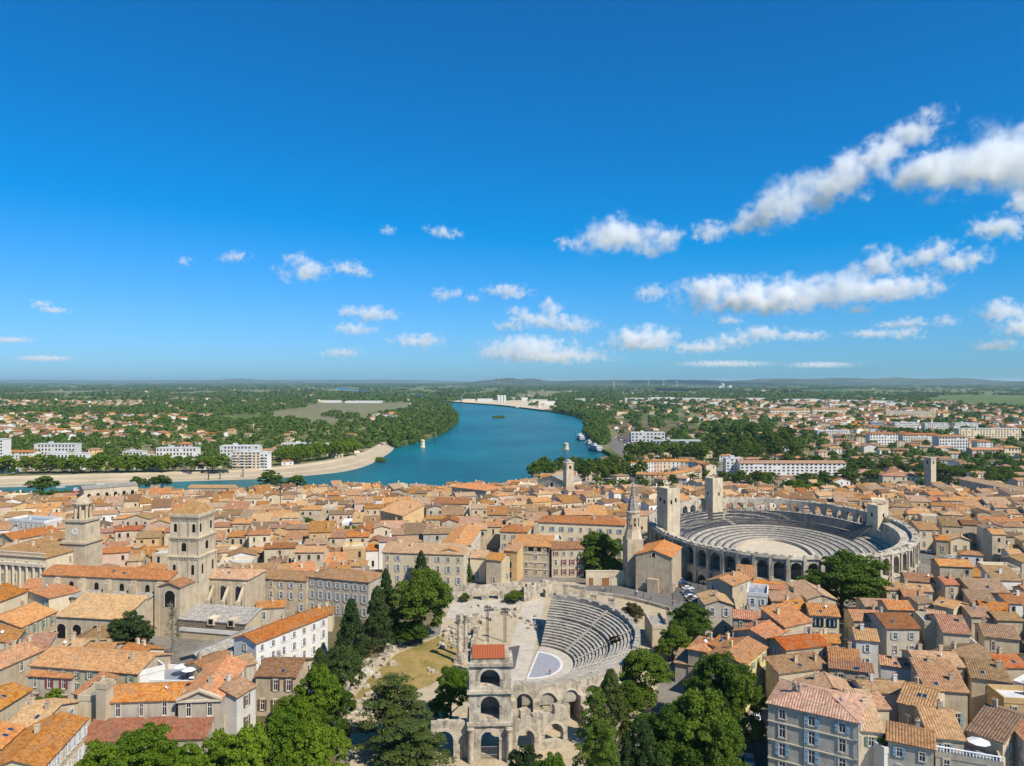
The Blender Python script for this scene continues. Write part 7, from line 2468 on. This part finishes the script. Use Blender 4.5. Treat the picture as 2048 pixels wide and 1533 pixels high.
# hedge lines and copses far out
ext = []
for k in range(650):
    y = 3200 * (1 + rr.random() ** 1.6 * 6)
    x = rr.uniform(-.75, .75) * y
    if not (on_left(x, y) or (in_poly(x, y, RPOLY))):
        continue
    if any(in_poly(x, y, P) for P in FPOLY):
        continue
    ln = rr.randint(4, 14); a = rr.choice((0, 0, .15, -.1, 1.2))
    sp = 10 + y * .0035
    for j in range(ln):
        ext.append((x + (j * math.cos(a) + rr.uniform(-.3, .3)) * sp, y + (j * math.sin(a) + rr.uniform(-.3, .3)) * sp, LAND_Z, sp * rr.uniform(.6, 1.0), rr.uniform(9, 16), 0))
far_woods(ext, 3, 'far_hedgerows', 'dark hedgerows and copses across the distant plain', 'leaf_far')
# copses in the pale field
cop = []
for (px, py, n) in ((660, 834, 10), (690, 838, 16), (705, 836, 10), (670, 830, 6)):
    for k in range(n):
        x, y = ray(px + rr.uniform(-12, 12), py + rr.uniform(-1.5, 1.5), LEFT_Z)
        cop.append((x, y, LEFT_Z, rr.uniform(5, 8), rr.uniform(9, 14), 0))
far_woods(cop, 4, 'field_copse', 'dark clump of trees standing in the pale riverside field', 'leaf_far')
# thick belt along the right shore
belt = []
for k in range(260):
    f = rr.random()
    pts = [(1168, 868), (1185, 850), (1180, 838), (1130, 826), (1100, 821)]
    q = f * (len(pts) - 1); i = min(int(q), len(pts) - 2); u_ = q - i
    px = pts[i][0] + (pts[i + 1][0] - pts[i][0]) * u_ + abs(rr.gauss(0, 13)); py = pts[i][1] + (pts[i + 1][1] - pts[i][1]) * u_ + rr.uniform(-1, 1)
    x, y = ray(px, py, LAND_Z)
    belt.append((x + 6, y, LAND_Z, rr.uniform(3, 9), rr.uniform(7, 16), 0))
for k in range(150):
    px, py = rr.uniform(1170, 1215), rr.uniform(864, 890)
    if px < 1163 + (py - 864) * .75 + 10:
        continue
    x, y = ray(px, py, LAND_Z)
    belt.append((x, y, LAND_Z, rr.uniform(4, 6), rr.uniform(8, 12), 0))
for line, sg in ((left_wood, -1), (near_shore[24:50], 1)):
    for a, b in zip(line, line[1:]):
        d = Vector(b) - Vector(a)
        L_ = d.length
        if L_ < 1 or L_ > 400:
            continue
        nn = Vector((-d.y, d.x)) / L_
        if in_poly((a[0] + b[0]) / 2 + nn.x * 8, (a[1] + b[1]) / 2 + nn.y * 8, LPOLY if sg < 0 else RPOLY) is False:
            nn = -nn
        for k in range(int(L_ / 4.5) + 1):
            u_ = rr.random(); off = rr.uniform(-3, 26)
            x, y = a[0] + d.x * u_ + nn.x * off, a[1] + d.y * u_ + nn.y * off
            belt.append((x, y, WATER_Z - .5 if off < 5 else LAND_Z, rr.uniform(4, 6.5), rr.uniform(7, 11), 0))
far_woods(belt, 5, 'riverside_wood', 'thick green wood along the right river shore', 'leaf_far')

# ---------------------------------------------------------------- cars
def car_parts(van=False):
    L, W_, H_ = (4.9, 1.9, 2.0) if van else (4.2, 1.75, 1.45)
    if van:
        prof = [(-2.4, .45), (-2.42, 1.0), (-2.3, 1.9), (1.2, 1.95), (1.75, 1.25), (2.4, 1.0), (2.45, .45)]
        gl = [(-1.8, 1.25), (-1.8, 1.75), (1.1, 1.8), (1.6, 1.28)]
    else:
        prof = [(-2.08, .42), (-2.1, .85), (-1.75, .98), (-1.15, 1.42), (.35, 1.45), (1.05, .98), (1.95, .80), (2.1, .45)]
        gl = [(-1.5, 1.0), (-1.05, 1.36), (.30, 1.38), (.92, 1.0)]
    b = MB()
    h = W_ / 2
    def ring(y, k):
        return [(x, y, .42 + (z - .42) * k) for x, z in prof]
    secs = [(-h, .93), (-h * .92, 1.0), (h * .92, 1.0), (h, .93)]
    rings = [[(x, y * (1 - max(0, z - .95) * .22), .42 + (z - .42) * (1 if abs(y) < h else .97)) for x, z in prof] for y, k in secs]
    b.loft(rings)
    g = MB()
    for sy in (-1, 1):
        p = [(x, sy * (h * (1 - max(0, z - .95) * .22) + .015), z) for x, z in gl]
        g.face(p if sy < 0 else list(reversed(p)))
    if not van:
        g.face([(.37, -h * .8, 1.43), (.37, h * .8, 1.43), (1.06, h * .86, 1.0), (1.06, -h * .86, 1.0)])
        g.face([(-1.17, h * .8, 1.41), (-1.17, -h * .8, 1.41), (-1.77, -h * .86, .995), (-1.77, h * .86, .995)])
    else:
        g.face([(1.22, -h * .72, 1.94), (1.22, h * .72, 1.94), (1.78, h * .86, 1.27), (1.78, -h * .86, 1.27)])
    wl = MB()
    wl.T = lambda p: (p[0], p[2], p[1])
    wl.lathe([(.30, -.1), (.32, 0), (.30, .1)], 12)
    return b, g, wl
CARM = {}
def car(x, y, z, rot, col, label, group, van=False, small=False):
    key = (col, van)
    if key not in CARM:
        b, g, wl = car_parts(van)
        CARM[key] = b.mesh('body', [col])
        CARM.setdefault(('g', van), g.mesh('glazing', ['glass'])); CARM.setdefault('w', wl.mesh('wheel', ['rubber']))
    if small:
        o = place('car', CARM[key], None, (x, y, z), rot)
        return tag(o, label, 'car', group)
    t = thing('van' if van else 'car', label, 'van' if van else 'car', (x, y, z), rot, group)
    place('body', CARM[key], t); place('glazing', CARM[('g', van)], t)
    for a in (-1.3, 1.3):
        for s_ in (-1, 1):
            place('wheel', CARM['w'], t, (a, s_ * .8, .32))
    return t
CN = {'car_white': 'white', 'car_black': 'black', 'car_blue': 'dark blue', 'car_grey': 'silver grey', 'car_red': 'red', 'car_cyan': 'turquoise'}
CARS = [(1352, 1150, 'car_blue'), (1356, 1155, 'car_white'), (1358, 1160, 'car_grey'), (1360, 1165, 'car_blue'), (1364, 1170, 'car_blue'), (1350, 1146, 'car_grey'),
        (1376, 1180, 'car_white'), (1374, 1186, 'car_grey'), (1378, 1191, 'car_blue'), (1382, 1197, 'car_white'), (1384, 1202, 'car_black'), (1372, 1175, 'car_black'),
        (1390, 1206, 'car_grey'), (1366, 1145, 'car_red'), (1440, 1176, 'car_cyan')]
for i, (px, py, c) in enumerate(CARS):
    x, y = ray(px, py, .12)
    car(x, y, .125, R(8 + i % 3 * 3), c, f'{CN[c]} car parked on the square beside the church', f'{CN[c]} cars parked on the square')
x, y = ray(1398, 1158, .12)
car(x, y, .125, R(-18), 'car_white', 'white van parked alone on the square by the amphitheatre', None, True)
for i, (px, py, c) in enumerate(((1900, 1118, 'car_white'), (1915, 1124, 'car_grey'), (1925, 1128, 'car_black'), (1958, 1108, 'car_cyan'), (1890, 1122, 'car_grey'), (1942, 1140, 'car_white'), (1862, 1108, 'car_white'))):
    x, y = rayg(px, py)
    car(x, y, .13 + gz(x, y), R(-24), c, f'{CN[c]} car on the lane behind the amphitheatre', f'{CN[c]} cars on the amphitheatre lane')
for i, (px, py, c) in enumerate(((1512, 1440, 'car_white'), (1500, 1475, 'car_blue'), (1498, 1525, 'car_grey'))):
    x, y = ray(px, py, .12)
    car(x, y, .125, R(76), c, f'{CN[c]} car parked in the shady street below the lemon house', None)
rr = random.Random(12)
for k in range(46):
    px, py = 1232 + (k % 12) * 4.6 + (k // 12) * 6, 876 + (k // 12) * 5 + (k % 12) * .7
    x, y = ray(px, py, LAND_Z)
    c = rr.choice(('car_white', 'car_grey', 'car_black', 'car_white', 'car_blue', 'car_red'))
    car(x, y, LAND_Z + .13, R(70), c, f'{CN[c]} car in the river car park', f'{CN[c]} cars in the river car park', small=True)
for k in range(14):
    px = 30 + k * 34
    x, y = ray(px, 947 - k * .9, LEFT_Z)
    c = rr.choice(('car_white', 'car_grey', 'car_black', 'car_white', 'car_blue'))
    car(x, y, LEFT_Z + .02, R(3), c, f'{CN[c]} car parked under the left quay plane trees', f'{CN[c]} cars on the left quay', small=True)

# ---------------------------------------------------------------- people
def person_mesh(seed, top, legs):
    rq = random.Random(seed)
    me = bpy.data.meshes.new('person')
    st = rq.uniform(.08, .22)
    V = [(0, 0, .95), (0, 0, 1.18), (0, .01, 1.42), (0, .02, 1.54), (0, .0, 1.66), (0, 0, 1.76),
         (.10, 0, .90), (.11, -st, .50), (.11, -st * .7, .09), (.11, -st * .7 - .16, .04),
         (-.10, 0, .90), (-.11, st, .50), (-.11, st * 1.3, .10), (-.11, st * 1.3 - .14, .04),
         (.19, .01, 1.40), (.24, st * .5, 1.13), (.24, -.05, .88), (.24, -.09, .79),
         (-.19, .01, 1.40), (-.24, -st * .5, 1.13), (-.24, -.10, .90), (-.24, -.15, .82)]
    E = [(0, 1), (1, 2), (2, 3), (3, 4), (4, 5), (0, 6), (6, 7), (7, 8), (8, 9), (0, 10), (10, 11), (11, 12), (12, 13), (2, 14), (14, 15), (15, 16), (16, 17), (2, 18), (18, 19), (19, 20), (20, 21)]
    rad = [.15, .14, .15, .06, .10, .08, .10, .075, .05, .04, .10, .075, .05, .04, .07, .052, .04, .03, .07, .052, .04, .03]
    me.from_pydata(V, E, [])
    o = bpy.data.objects.new('person', me); COL.objects.link(o)
    o.modifiers.new('s', 'SKIN'); m2 = o.modifiers.new('d', 'SUBSURF'); m2.levels = 1
    for i, sv in enumerate(me.skin_vertices[0].data):
        sv.radius = (rad[i], rad[i] * .8)
        sv.use_root = i == 0
    dg = bpy.context.evaluated_depsgraph_get()
    ev = bpy.data.meshes.new_from_object(o.evaluated_get(dg))
    bpy.data.objects.remove(o)
    ev.materials.clear()
    for m in (legs, top, 'skin', 'hair'):
        ev.materials.append(MAT[m])
    for p in ev.polygons:
        z, x = p.center.z, abs(p.center.x)
        p.material_index = 3 if z > 1.72 or (z > 1.6 and p.center.y > .05) else 2 if z > 1.47 or (z < .92 and x > .19) else 1 if z > .93 else 0
        p.use_smooth = True
    return ev
PM = [person_mesh(1, 'cloth_white', 'cloth_dark'), person_mesh(2, 'cloth_blue', 'cloth_dark'), person_mesh(3, 'cloth_red', 'cloth_blue'), person_mesh(4, 'cloth_dark', 'cloth_dark')]
PD = ['in white top and dark trousers', 'in blue top and dark trousers', 'in red top and blue trousers', 'dressed all in dark clothes']
for i, (px, py) in enumerate(((1205, 1184), (1209, 1186), (1212, 1184), (1271, 1192), (1274, 1190), (1301, 1200), (1325, 1188), (1345, 1212), (1352, 1180), (1396, 1178), (1399, 1182), (1366, 1142), (1374, 1140), (1380, 1146), (1422, 1162), (1430, 1164), (1436, 1160), (1425, 1182), (1358, 1207), (1388, 1168), (1487, 1520), (1484, 1524), (1100, 1352), (1160, 1275))):
    x, y = ray(px, py, .15)
    z = .155
    if i == 23:
        x, y, _ = tp(22.0, R(2), 0); z = 5.45
    tag(place('person', PM[i % 4], None, (x, y, z), rr.uniform(0, 6.28)), f'person {PD[i % 4]} ' + ('sitting out on the theatre tiers' if i == 23 else 'walking in the shady street' if i in (20, 21) else 'standing in the orchestra' if i == 22 else 'walking on the street or square above the theatre'), 'person', f'people {PD[i % 4]}' if i < 20 else None)

# ---------------------------------------------------------------- street lamps, boats, piers in the river
for px, py in ((1287, 1196), (1222, 1184), (1345, 1200), (1405, 1195)):
    x, y = ray(px, py, .15)
    t = thing('street_lamp', 'dark post lamp with three lanterns on the street above the theatre', 'street lamp', (x, y, .15), 0, 'street lamps above the theatre')
    m = MB(); m.tube([(0, 0, 0), (0, 0, .8), (0, 0, 5.2)], [.16, .09, .06], 8); m.tube([(-.7, 0, 4.9), (.7, 0, 4.9)], .04, 5); m.obj('post', ['metal_dark'], t)
    for q in (-.7, 0, .7):
        m = MB(); z = 4.95 if q else 5.25; m.lathe([(.10, z), (.2, z + .4), (.22, z + .45), (.03, z + .7)], 8, 0, q, 0); m.obj('lantern', ['metal_grey'], t)

def ship(px, py, L, Bm, rot, label, decks=2, hull='hull_blue', z=WATER_Z):
    x, y = ray(px, py, z)
    t = thing('river_ship', label, 'ship', (x, y, z), R(rot))
    m = MB()
    def outline(k, zz):
        h = Bm / 2 * k
        return [(-L / 2, -h * .8, zz), (-L / 2 + 2, -h, zz), (L / 2 - 9, -h, zz), (L / 2 - 2, -h * .35, zz), (L / 2, 0, zz), (L / 2 - 2, h * .35, zz), (L / 2 - 9, h, zz), (-L / 2 + 2, h, zz), (-L / 2, h * .8, zz)]
    m.loft([outline(.9, -1), outline(1, 1.0), outline(1.02, 1.9)]); m.obj('hull', [hull], t)
    zz = 1.9
    for d in range(decks):
        x0, x1 = -L / 2 + 4 + d * 3, L / 2 - 11 - d * 5
        h = Bm / 2 * (.9 - d * .06)
        m = MB(); m.box(x0, x1, -h, h, zz, zz + 2.5); m.box(x0 - .5, x1 + .5, -h - .3, h + .3, zz + 2.5, zz + 2.7); dk = m.obj('deck_house', ['concrete'], t)
        n = int((x1 - x0) / 3)
        for k in range(n):
            for s_ in (-1, 1):
                w_ = MB(); a = x0 + .6 + k * 3; w_.box(a, a + 2.0, s_ * (h + .02) - .02, s_ * (h + .02) + .02, zz + .8, zz + 1.9); w_.obj('window', ['glass'], dk)
        zz += 2.7
    m = MB(); m.box(L / 2 - 24, L / 2 - 19, -2, 2, zz, zz + 2.2); m.obj('wheelhouse', ['concrete'], t)
    m = MB(); m.tube([(L / 2 - 26, 0, zz), (L / 2 - 26, 0, zz + 5)], .12, 5); m.obj('mast', ['metal_grey'], t)
ship(1161, 880, 52, 8, 92, 'long white river cruise ship moored at the wooded quay')
ship(1190, 902, 46, 9, 104, 'river cruise ship with dark hull moored nearest the quay road', 2)
ship(1176, 889, 30, 6, 100, 'smaller white passenger boat moored between two cruise ships', 1, 'white_paint')
ship(205, 985, 40, 7, 4, 'long white excursion boat moored behind the friary church', 1, 'white_paint')
ship(160, 987, 14, 4, 4, 'small dark red barge moored beside the white excursion boat', 1, 'car_red')
ship(1036, 817, 60, 9, 80, 'far cargo barge lying off the river port', 1)

def pier(px, py, h, label):
    x, y = ray(px, py, WATER_Z)
    t = thing('bridge_pier', label, 'pier', (x, y, WATER_Z), R(12))
    m = MB(); m.loft([[(a * q * 3.0, b * q * 4.2, zz) for a, b in ((-1, -.5), (-.6, -.9), (0, -1.15), (.6, -.9), (1, -.5), (1, .5), (.6, .9), (0, 1.15), (-.6, .9), (-1, .5))] for q, zz in ((1.15, -2), (1.12, 1.2), (1.0, 1.4), (.92, h - 1.4), (1.02, h - 1.2), (1.04, h))]); m.obj('shaft', ['wall_cream'], t)
    m = MB(); m.box(-1.8, 1.8, -2.4, 2.4, h, h + .8); m.obj('cap', ['wall_cream'], t)
pier(845, 895, 9.5, 'lone pale stone bridge pier standing in the river by the left bank')
pier(1132, 899, 7.5, 'lone stone bridge pier in the river by the moored ships')
m = MB(); m.box(-5, 5, -1.5, 1.5, -1, .8)
x, y = ray(1131, 899.5, WATER_Z); tag(m.obj('mooring_pontoon', ['wood_plank'], None, (x - 5, y - 6, WATER_Z)), 'low dark pontoon lying beside the right bridge pier', 'pontoon')
for px, py in ((915, 865), (870, 886), (1142, 868), (1150, 872), (1003, 828), (440, 960), (486, 956), (417, 961)):
    x, y = ray(px, py, WATER_Z)
    m = MB(); m.tube([(0, 0, -2), (0, 0, 7)], .45, 8); m.tube([(0, 0, 7), (0, 0, 8)], [.6, .05], 8)
    tag(m.obj('mooring_post', ['metal_dark'], None, (x, y, WATER_Z)), 'dark steel mooring post standing in the river', 'post', 'mooring posts in the river')
isl = []
for k in range(26):
    x, y = ray(1000 + rr.gauss(0, 6), 836 + rr.uniform(-.6, .6), WATER_Z)
    isl.append((x, y, WATER_Z - .5, rr.uniform(2, 4), rr.uniform(4, 7), 0))
far_woods(isl, 9, 'island_scrub', 'tiny scrub covered islet in the middle of the river', 'leaf_far')
m = MB(); m.lathe([(24, -1), (20, .3), (10, .8), (1, .9)], 14)
x, y = ray(1000, 836, WATER_Z); o = m.obj('islet', ['scrub'], None, (x, y, WATER_Z)); o['kind'] = 'structure'
bus = []
for k in range(30):
    x, y = ray(761 + rr.uniform(-10, 10), 921 + rr.uniform(-2, 2), WATER_Z + 1)
    bus.append((x, y, WATER_Z + .5, rr.uniform(1.2, 2.4), rr.uniform(2, 4), 0))
far_woods(bus, 10, 'bank_bushes', 'small bushes at the foot of the stone embankment point', 'leaf_far')

# terrace things
o = find('white roof terrace building'); W, D, H = dims(o)
base = o.matrix_basis
def on_top(o, x, y, z):
    return tuple(o.matrix_basis @ Vector((x, y, z)))
for i, (fx, fy) in enumerate(((.55, .55), (.78, .35))):
    t = thing('parasol', 'open white parasol shading the roof terrace tables', 'parasol', on_top(o, W * fx, D * fy, 5.75), 0, 'white parasols on the terrace')
    m = MB(); m.tube([(0, 0, 0), (0, 0, 2.6)], .05, 6); m.obj('pole', ['metal_grey'], t)
    m = MB(); m.lathe([(1.7, 2.3), (.8, 2.62), (.05, 2.9)], 8, caps=False); m.obj('canopy', ['cloth_white'], t)
    m = MB(); m.lathe([(.6, .72), (.6, .76)], 12); m.lathe([(.05, 0), (.05, .72)], 6); tag(m.obj('terrace_table', ['plastic_white'], None, on_top(o, W * fx + 1, D * fy - .6, 5.75)), 'small round white table on the roof terrace', 'table', 'terrace tables')
o = find('flat roofed house with a pale'); W, D, H = dims(o)
t = thing('parasol', 'white parasol open on the balustraded flat roof', 'parasol', on_top(o, W * .7, D * .5, 8.25))
m = MB(); m.tube([(0, 0, 0), (0, 0, 2.6)], .05, 6); m.obj('pole', ['metal_grey'], t)
m = MB(); m.lathe([(1.9, 2.3), (.9, 2.62), (.05, 2.9)], 8, caps=False); m.obj('canopy', ['cloth_white'], t)
m = MB()
for k in range(int(W / .5)):
    m.lathe([(.07, 9.2), (.11, 9.5), (.06, 9.9)], 6, 0, k * .5 + .2, -.1)
m.box(-.1, W, -.2, .1, 9.9, 10.05)
bal = m.obj('balustrade', ['white_paint'], o)
o = find('small white balustraded terrace'); W, D, H = dims(o)
X_, Y_, Z_ = on_top(o, W * .7, D * .5, 8.7)
tree(X_, Y_, 1.5, 3.2, 'round', 'leaf_mid', 1, 'leafy tub plant on the small white terrace', None, 'tub_plant', 'plant', .05, zg=Z_, seed=4)
# the tall street lamp in front of the grey town house
o = find('large grey stone town house'); W, D, H = dims(o)
X_, Y_, Z_ = on_top(o, W * .80, -4.5, 0)
t = thing('street_lamp', 'tall pale double armed street lamp before the grey town house', 'street lamp', (X_, Y_, 0), o.rotation_euler.z)
m = MB(); m.tube([(0, 0, 0), (0, 0, 9.6)], [.12, .07], 8); m.tube([(-1.2, 0, 9.7), (0, 0, 9.5), (1.2, 0, 9.7)], .05, 5); m.obj('post', ['metal_grey'], t)
for q in (-1.3, 1.3):
    m = MB(); m.box(q - .35, q + .35, -.14, .14, 9.6, 9.75); m.obj('lamp_head', ['metal_grey'], t)

# ---------------------------------------------------------------- the air
def haze():
    m = bpy.data.materials.new('haze_air')
    m.use_nodes = True
    nt = m.node_tree
    nt.nodes.clear()
    out = N(nt, 'ShaderNodeOutputMaterial')
    v = N(nt, 'ShaderNodeVolumePrincipled')
    setin(v, Color=(0.62, 0.87, 1.0, 1), Density=3.6e-5, Anisotropy=0.25)
    nt.links.new(v.outputs[0], out.inputs['Volume'])
    mb = MB()
    mb.box(-76000, 76000, -900, 76000, -20, 185)
    me = mb.mesh('haze', [m])
    bm = bmesh.new(); bm.from_mesh(me); bmesh.ops.remove_doubles(bm, verts=bm.verts, dist=.01); bmesh.ops.recalc_face_normals(bm, faces=bm.faces); bm.to_mesh(me); bm.free()
    tag(place('haze', me), 'thin blue air haze over the whole plain', 'haze', kind='stuff')
haze()

# ---------------------------------------------------------------- clouds (fair-weather cumulus about a kilometre up)
def cloud_material():
    m = bpy.data.materials.new('cloud_vapour')
    m.use_nodes = True
    nt = m.node_tree
    nt.nodes.clear()
    out = N(nt, 'ShaderNodeOutputMaterial')
    tc = N(nt, 'ShaderNodeTexCoord')
    at_d = N(nt, 'ShaderNodeAttribute', attribute_type='OBJECT', attribute_name='vapour')
    at_s = N(nt, 'ShaderNodeAttribute', attribute_type='OBJECT', attribute_name='billow')
    vl = N(nt, 'ShaderNodeVectorMath', operation='LENGTH')
    nt.links.new(tc.outputs['Object'], vl.inputs[0])
    sc = N(nt, 'ShaderNodeVectorMath', operation='SCALE')
    nt.links.new(wpos(nt), sc.inputs[0])
    nt.links.new(at_s.outputs['Fac'], sc.inputs['Scale'])
    n1 = N(nt, 'ShaderNodeTexNoise')
    setin(n1, Scale=1.0, Detail=7.0, Roughness=0.66)
    nt.links.new(sc.outputs[0], n1.inputs['Vector'])
    a = math_(nt, 'SUBTRACT', 0.62, vl.outputs['Value'])
    b = math_(nt, 'MULTIPLY', math_(nt, 'SUBTRACT', n1.outputs['Fac'], 0.5), 3.9)
    s = math_(nt, 'ADD', a, b)
    mr = N(nt, 'ShaderNodeMapRange', interpolation_type='SMOOTHSTEP')
    setin(mr, From_Min=0.0, From_Max=0.95, To_Min=0.0, To_Max=1.0)
    nt.links.new(s, mr.inputs['Value'])
    # fades to nothing at the edge of its domain
    ed = N(nt, 'ShaderNodeMapRange', interpolation_type='SMOOTHSTEP')
    setin(ed, From_Min=1.0, From_Max=0.8, To_Min=0.0, To_Max=1.0)
    nt.links.new(vl.outputs['Value'], ed.inputs['Value'])
    d = math_(nt, 'MULTIPLY', math_(nt, 'MULTIPLY', mr.outputs[0], ed.outputs[0]), at_d.outputs['Fac'])
    v = N(nt, 'ShaderNodeVolumePrincipled')
    setin(v, Color=(1.0, 1.0, 1.0, 1), Anisotropy=0.0)
    nt.links.new(d, v.inputs['Density'])
    nt.links.new(v.outputs[0], out.inputs['Volume'])
    return m

def make_clouds():
    cm = cloud_material()
    bm = bmesh.new()
    bmesh.ops.create_icosphere(bm, subdivisions=3, radius=1.0)
    me = bpy.data.meshes.new('lobe')
    bm.to_mesh(me); bm.free()
    me.materials.append(cm)
    # (label, [(px, py, half width, half height, tilt)]) in photo pixels
    L = [
        ('large white cumulus bank with a grey flat base running out of the picture', [(1905, 345, 110, 42, -4), (1985, 315, 110, 58, -14), (2070, 320, 120, 66, -8), (1850, 330, 70, 24, -18)]),
        ('long torn diagonal cloud rising towards a ragged white plume', [(1500, 442, 50, 22, -20), (1540, 422, 62, 32, -24), (1590, 398, 72, 44, -22), (1655, 380, 56, 36, -28), (1715, 352, 62, 40, -25), (1760, 310, 68, 32, -42), (1830, 262, 70, 30, -28), (1690, 345, 44, 34, -50)]),
        ('small puff trailing at the low end of the torn diagonal cloud', [(1420, 464, 42, 20, -8)]),
        ('single white cumulus with a ragged right tail above the river bend', [(1215, 470, 62, 34, -10), (1280, 478, 64, 30, 4), (1335, 474, 34, 17, -12), (1140, 487, 28, 14, 0)]),
        ('long low white cloud bar lying across the sky over the suburbs', [(1420, 595, 80, 34, 0), (1500, 590, 80, 34, 2), (1590, 590, 96, 34, -3), (1690, 582, 100, 32, -3), (1790, 576, 96, 24, -3), (1430, 568, 70, 16, -4), (1550, 612, 70, 18, 0)]),
        ('compact bright puff sitting just over the long cloud bar', [(1752, 528, 52, 28, -12)]),
        ('pair of thin streaky tilted clouds over the right suburbs', [(1855, 508, 56, 22, -22), (1922, 524, 62, 20, -16)]),
        ('rounded white puff under the large cumulus bank', [(1995, 457, 54, 24, 4)]),
        ('round white puff cut by the picture edge beneath the large bank', [(2048, 410, 34, 28, 0)]),
        ('round white puff alone over the left river bank', [(606, 539, 50, 26, 0)]),
        ('broken little cloud trailing off beside the round puff', [(692, 534, 36, 13, 0), (722, 546, 28, 11, 6)]),
        ('flat bright lens shaped cloud over the field by the river', [(745, 627, 50, 17, 3), (695, 624, 24, 11, 0)]),
        ('thin bright cloud streak just below the lens shaped cloud', [(710, 658, 46, 12, 2)]),
        ('small tilted wisp high over the river', [(888, 465, 38, 11, 10)]),
        ('faint tiny wisp beside the small tilted wisp', [(776, 461, 18, 9, 0)]),
        ('little white puff with a curled right tail above the river', [(882, 590, 24, 13, 0), (910, 588, 22, 9, -16)]),
        ('small flat bottomed cloud above the river bend', [(1018, 582, 48, 14, 2)]),
        ('faint shred of cloud between two small river clouds', [(946, 596, 20, 9, 0)]),
        ('small rounded cloud left of the long cloud bar', [(1300, 586, 38, 16, -6)]),
        ('heap of ragged broken puffs over the far port', [(1105, 618, 26, 20, 20), (1080, 642, 58, 16, 8), (1150, 650, 50, 17, 4), (1020, 652, 34, 12, 0), (1034, 622, 24, 10, 0)]),
        ('grey ragged cloud band low over the river mouth', [(1060, 690, 90, 18, 0), (1100, 712, 130, 15, 0), (1010, 705, 60, 14, 0)]),
        ('pale broken cloud with two humps low over the suburbs', [(1262, 672, 46, 18, 0), (1310, 672, 50, 20, 0), (1285, 690, 80, 12, 0)]),
        ('low ragged grey and white cloud drift over the apartment blocks', [(1465, 682, 52, 14, 0), (1400, 695, 66, 12, 0), (1520, 668, 50, 17, 0), (1600, 672, 60, 11, 0)]),
        ('tiny bright puff under the long cloud bar', [(1460, 640, 30, 11, 0)]),
        ('tiny flat cloud under the right end of the long cloud bar', [(1717, 621, 28, 9, 0)]),
        ('small flat bottomed white cloud low over the eastern hills', [(1825, 646, 36, 12, 0), (1780, 650, 34, 7, 0)]),
        ('small oval white cloud low over the eastern hills', [(1890, 642, 30, 11, 0)]),
        ('low streaky cloud with a bright tip over the eastern hills', [(1810, 667, 38, 13, 0), (1745, 668, 54, 9, 0)]),
        ('heaped cloud low at the picture edge over the hills', [(2010, 622, 52, 24, 0), (2046, 655, 60, 18, 0), (1990, 690, 50, 12, 0)]),
        ('thin grey cloud low over the western plain', [(840, 682, 58, 14, 0)]),
        ('thin pale streak of cloud low over the plain', [(685, 706, 44, 9, -3)]),
        ('small tilted wisp left of the round puff', [(468, 514, 32, 11, -8)]),
        ('tiny faint wisp alone over the left plain', [(370, 523, 16, 9, 0)]),
        ('faint drifting wisp low over the left houses', [(82, 608, 20, 9, 0), (105, 620, 34, 7, 4)]),
        ('long faint grey streak low over the western plain', [(90, 717, 60, 6, 0)]),
        ('faint grey shreds low over the left bank', [(20, 680, 50, 6, 0)]),
        ('faint pale band of cloud just over the eastern horizon', [(1450, 728, 90, 6, 0), (1640, 730, 70, 6, 0)]),
    ]
    rc = random.Random(3)
    for label, lobes in L:
        base = max(py + hh for _, py, _, hh, _ in lobes)
        Y = 1100.0 * FPX / (HY - min(base, 738))
        root = bpy.data.objects.new('cloud', None)
        COL.objects.link(root)
        cx = sum(l[0] for l in lobes) / len(lobes)
        cyy = sum(l[1] for l in lobes) / len(lobes)
        root.location = at(cx, cyy, Y)
        root['label'] = label
        root['category'] = 'cloud'
        root['group'] = 'fair weather clouds'
        for (px, py, hw, hh, tilt) in lobes:
            o = bpy.data.objects.new('lobe', me)
            COL.objects.link(o)
            o.parent = root
            p = Vector(at(px, py, Y + rc.uniform(-.02, .02) * Y)) - root.location
            k = Y / FPX
            o.location = p
            g = 1.42
            o.scale = (hw * k * g, (hw * .5 + hh * .7) * k * g, hh * k * g * 1.1)
            o.rotation_euler = (0, R(tilt), 0)
            thin = min(1.0, hh / 26.0) ** 1.5
            o['vapour'] = 3.9 * (0.25 + 0.75 * thin) / (hh * 2 * k)
            o['billow'] = 1.0 / (hh * k * 1.1)
            
make_clouds()
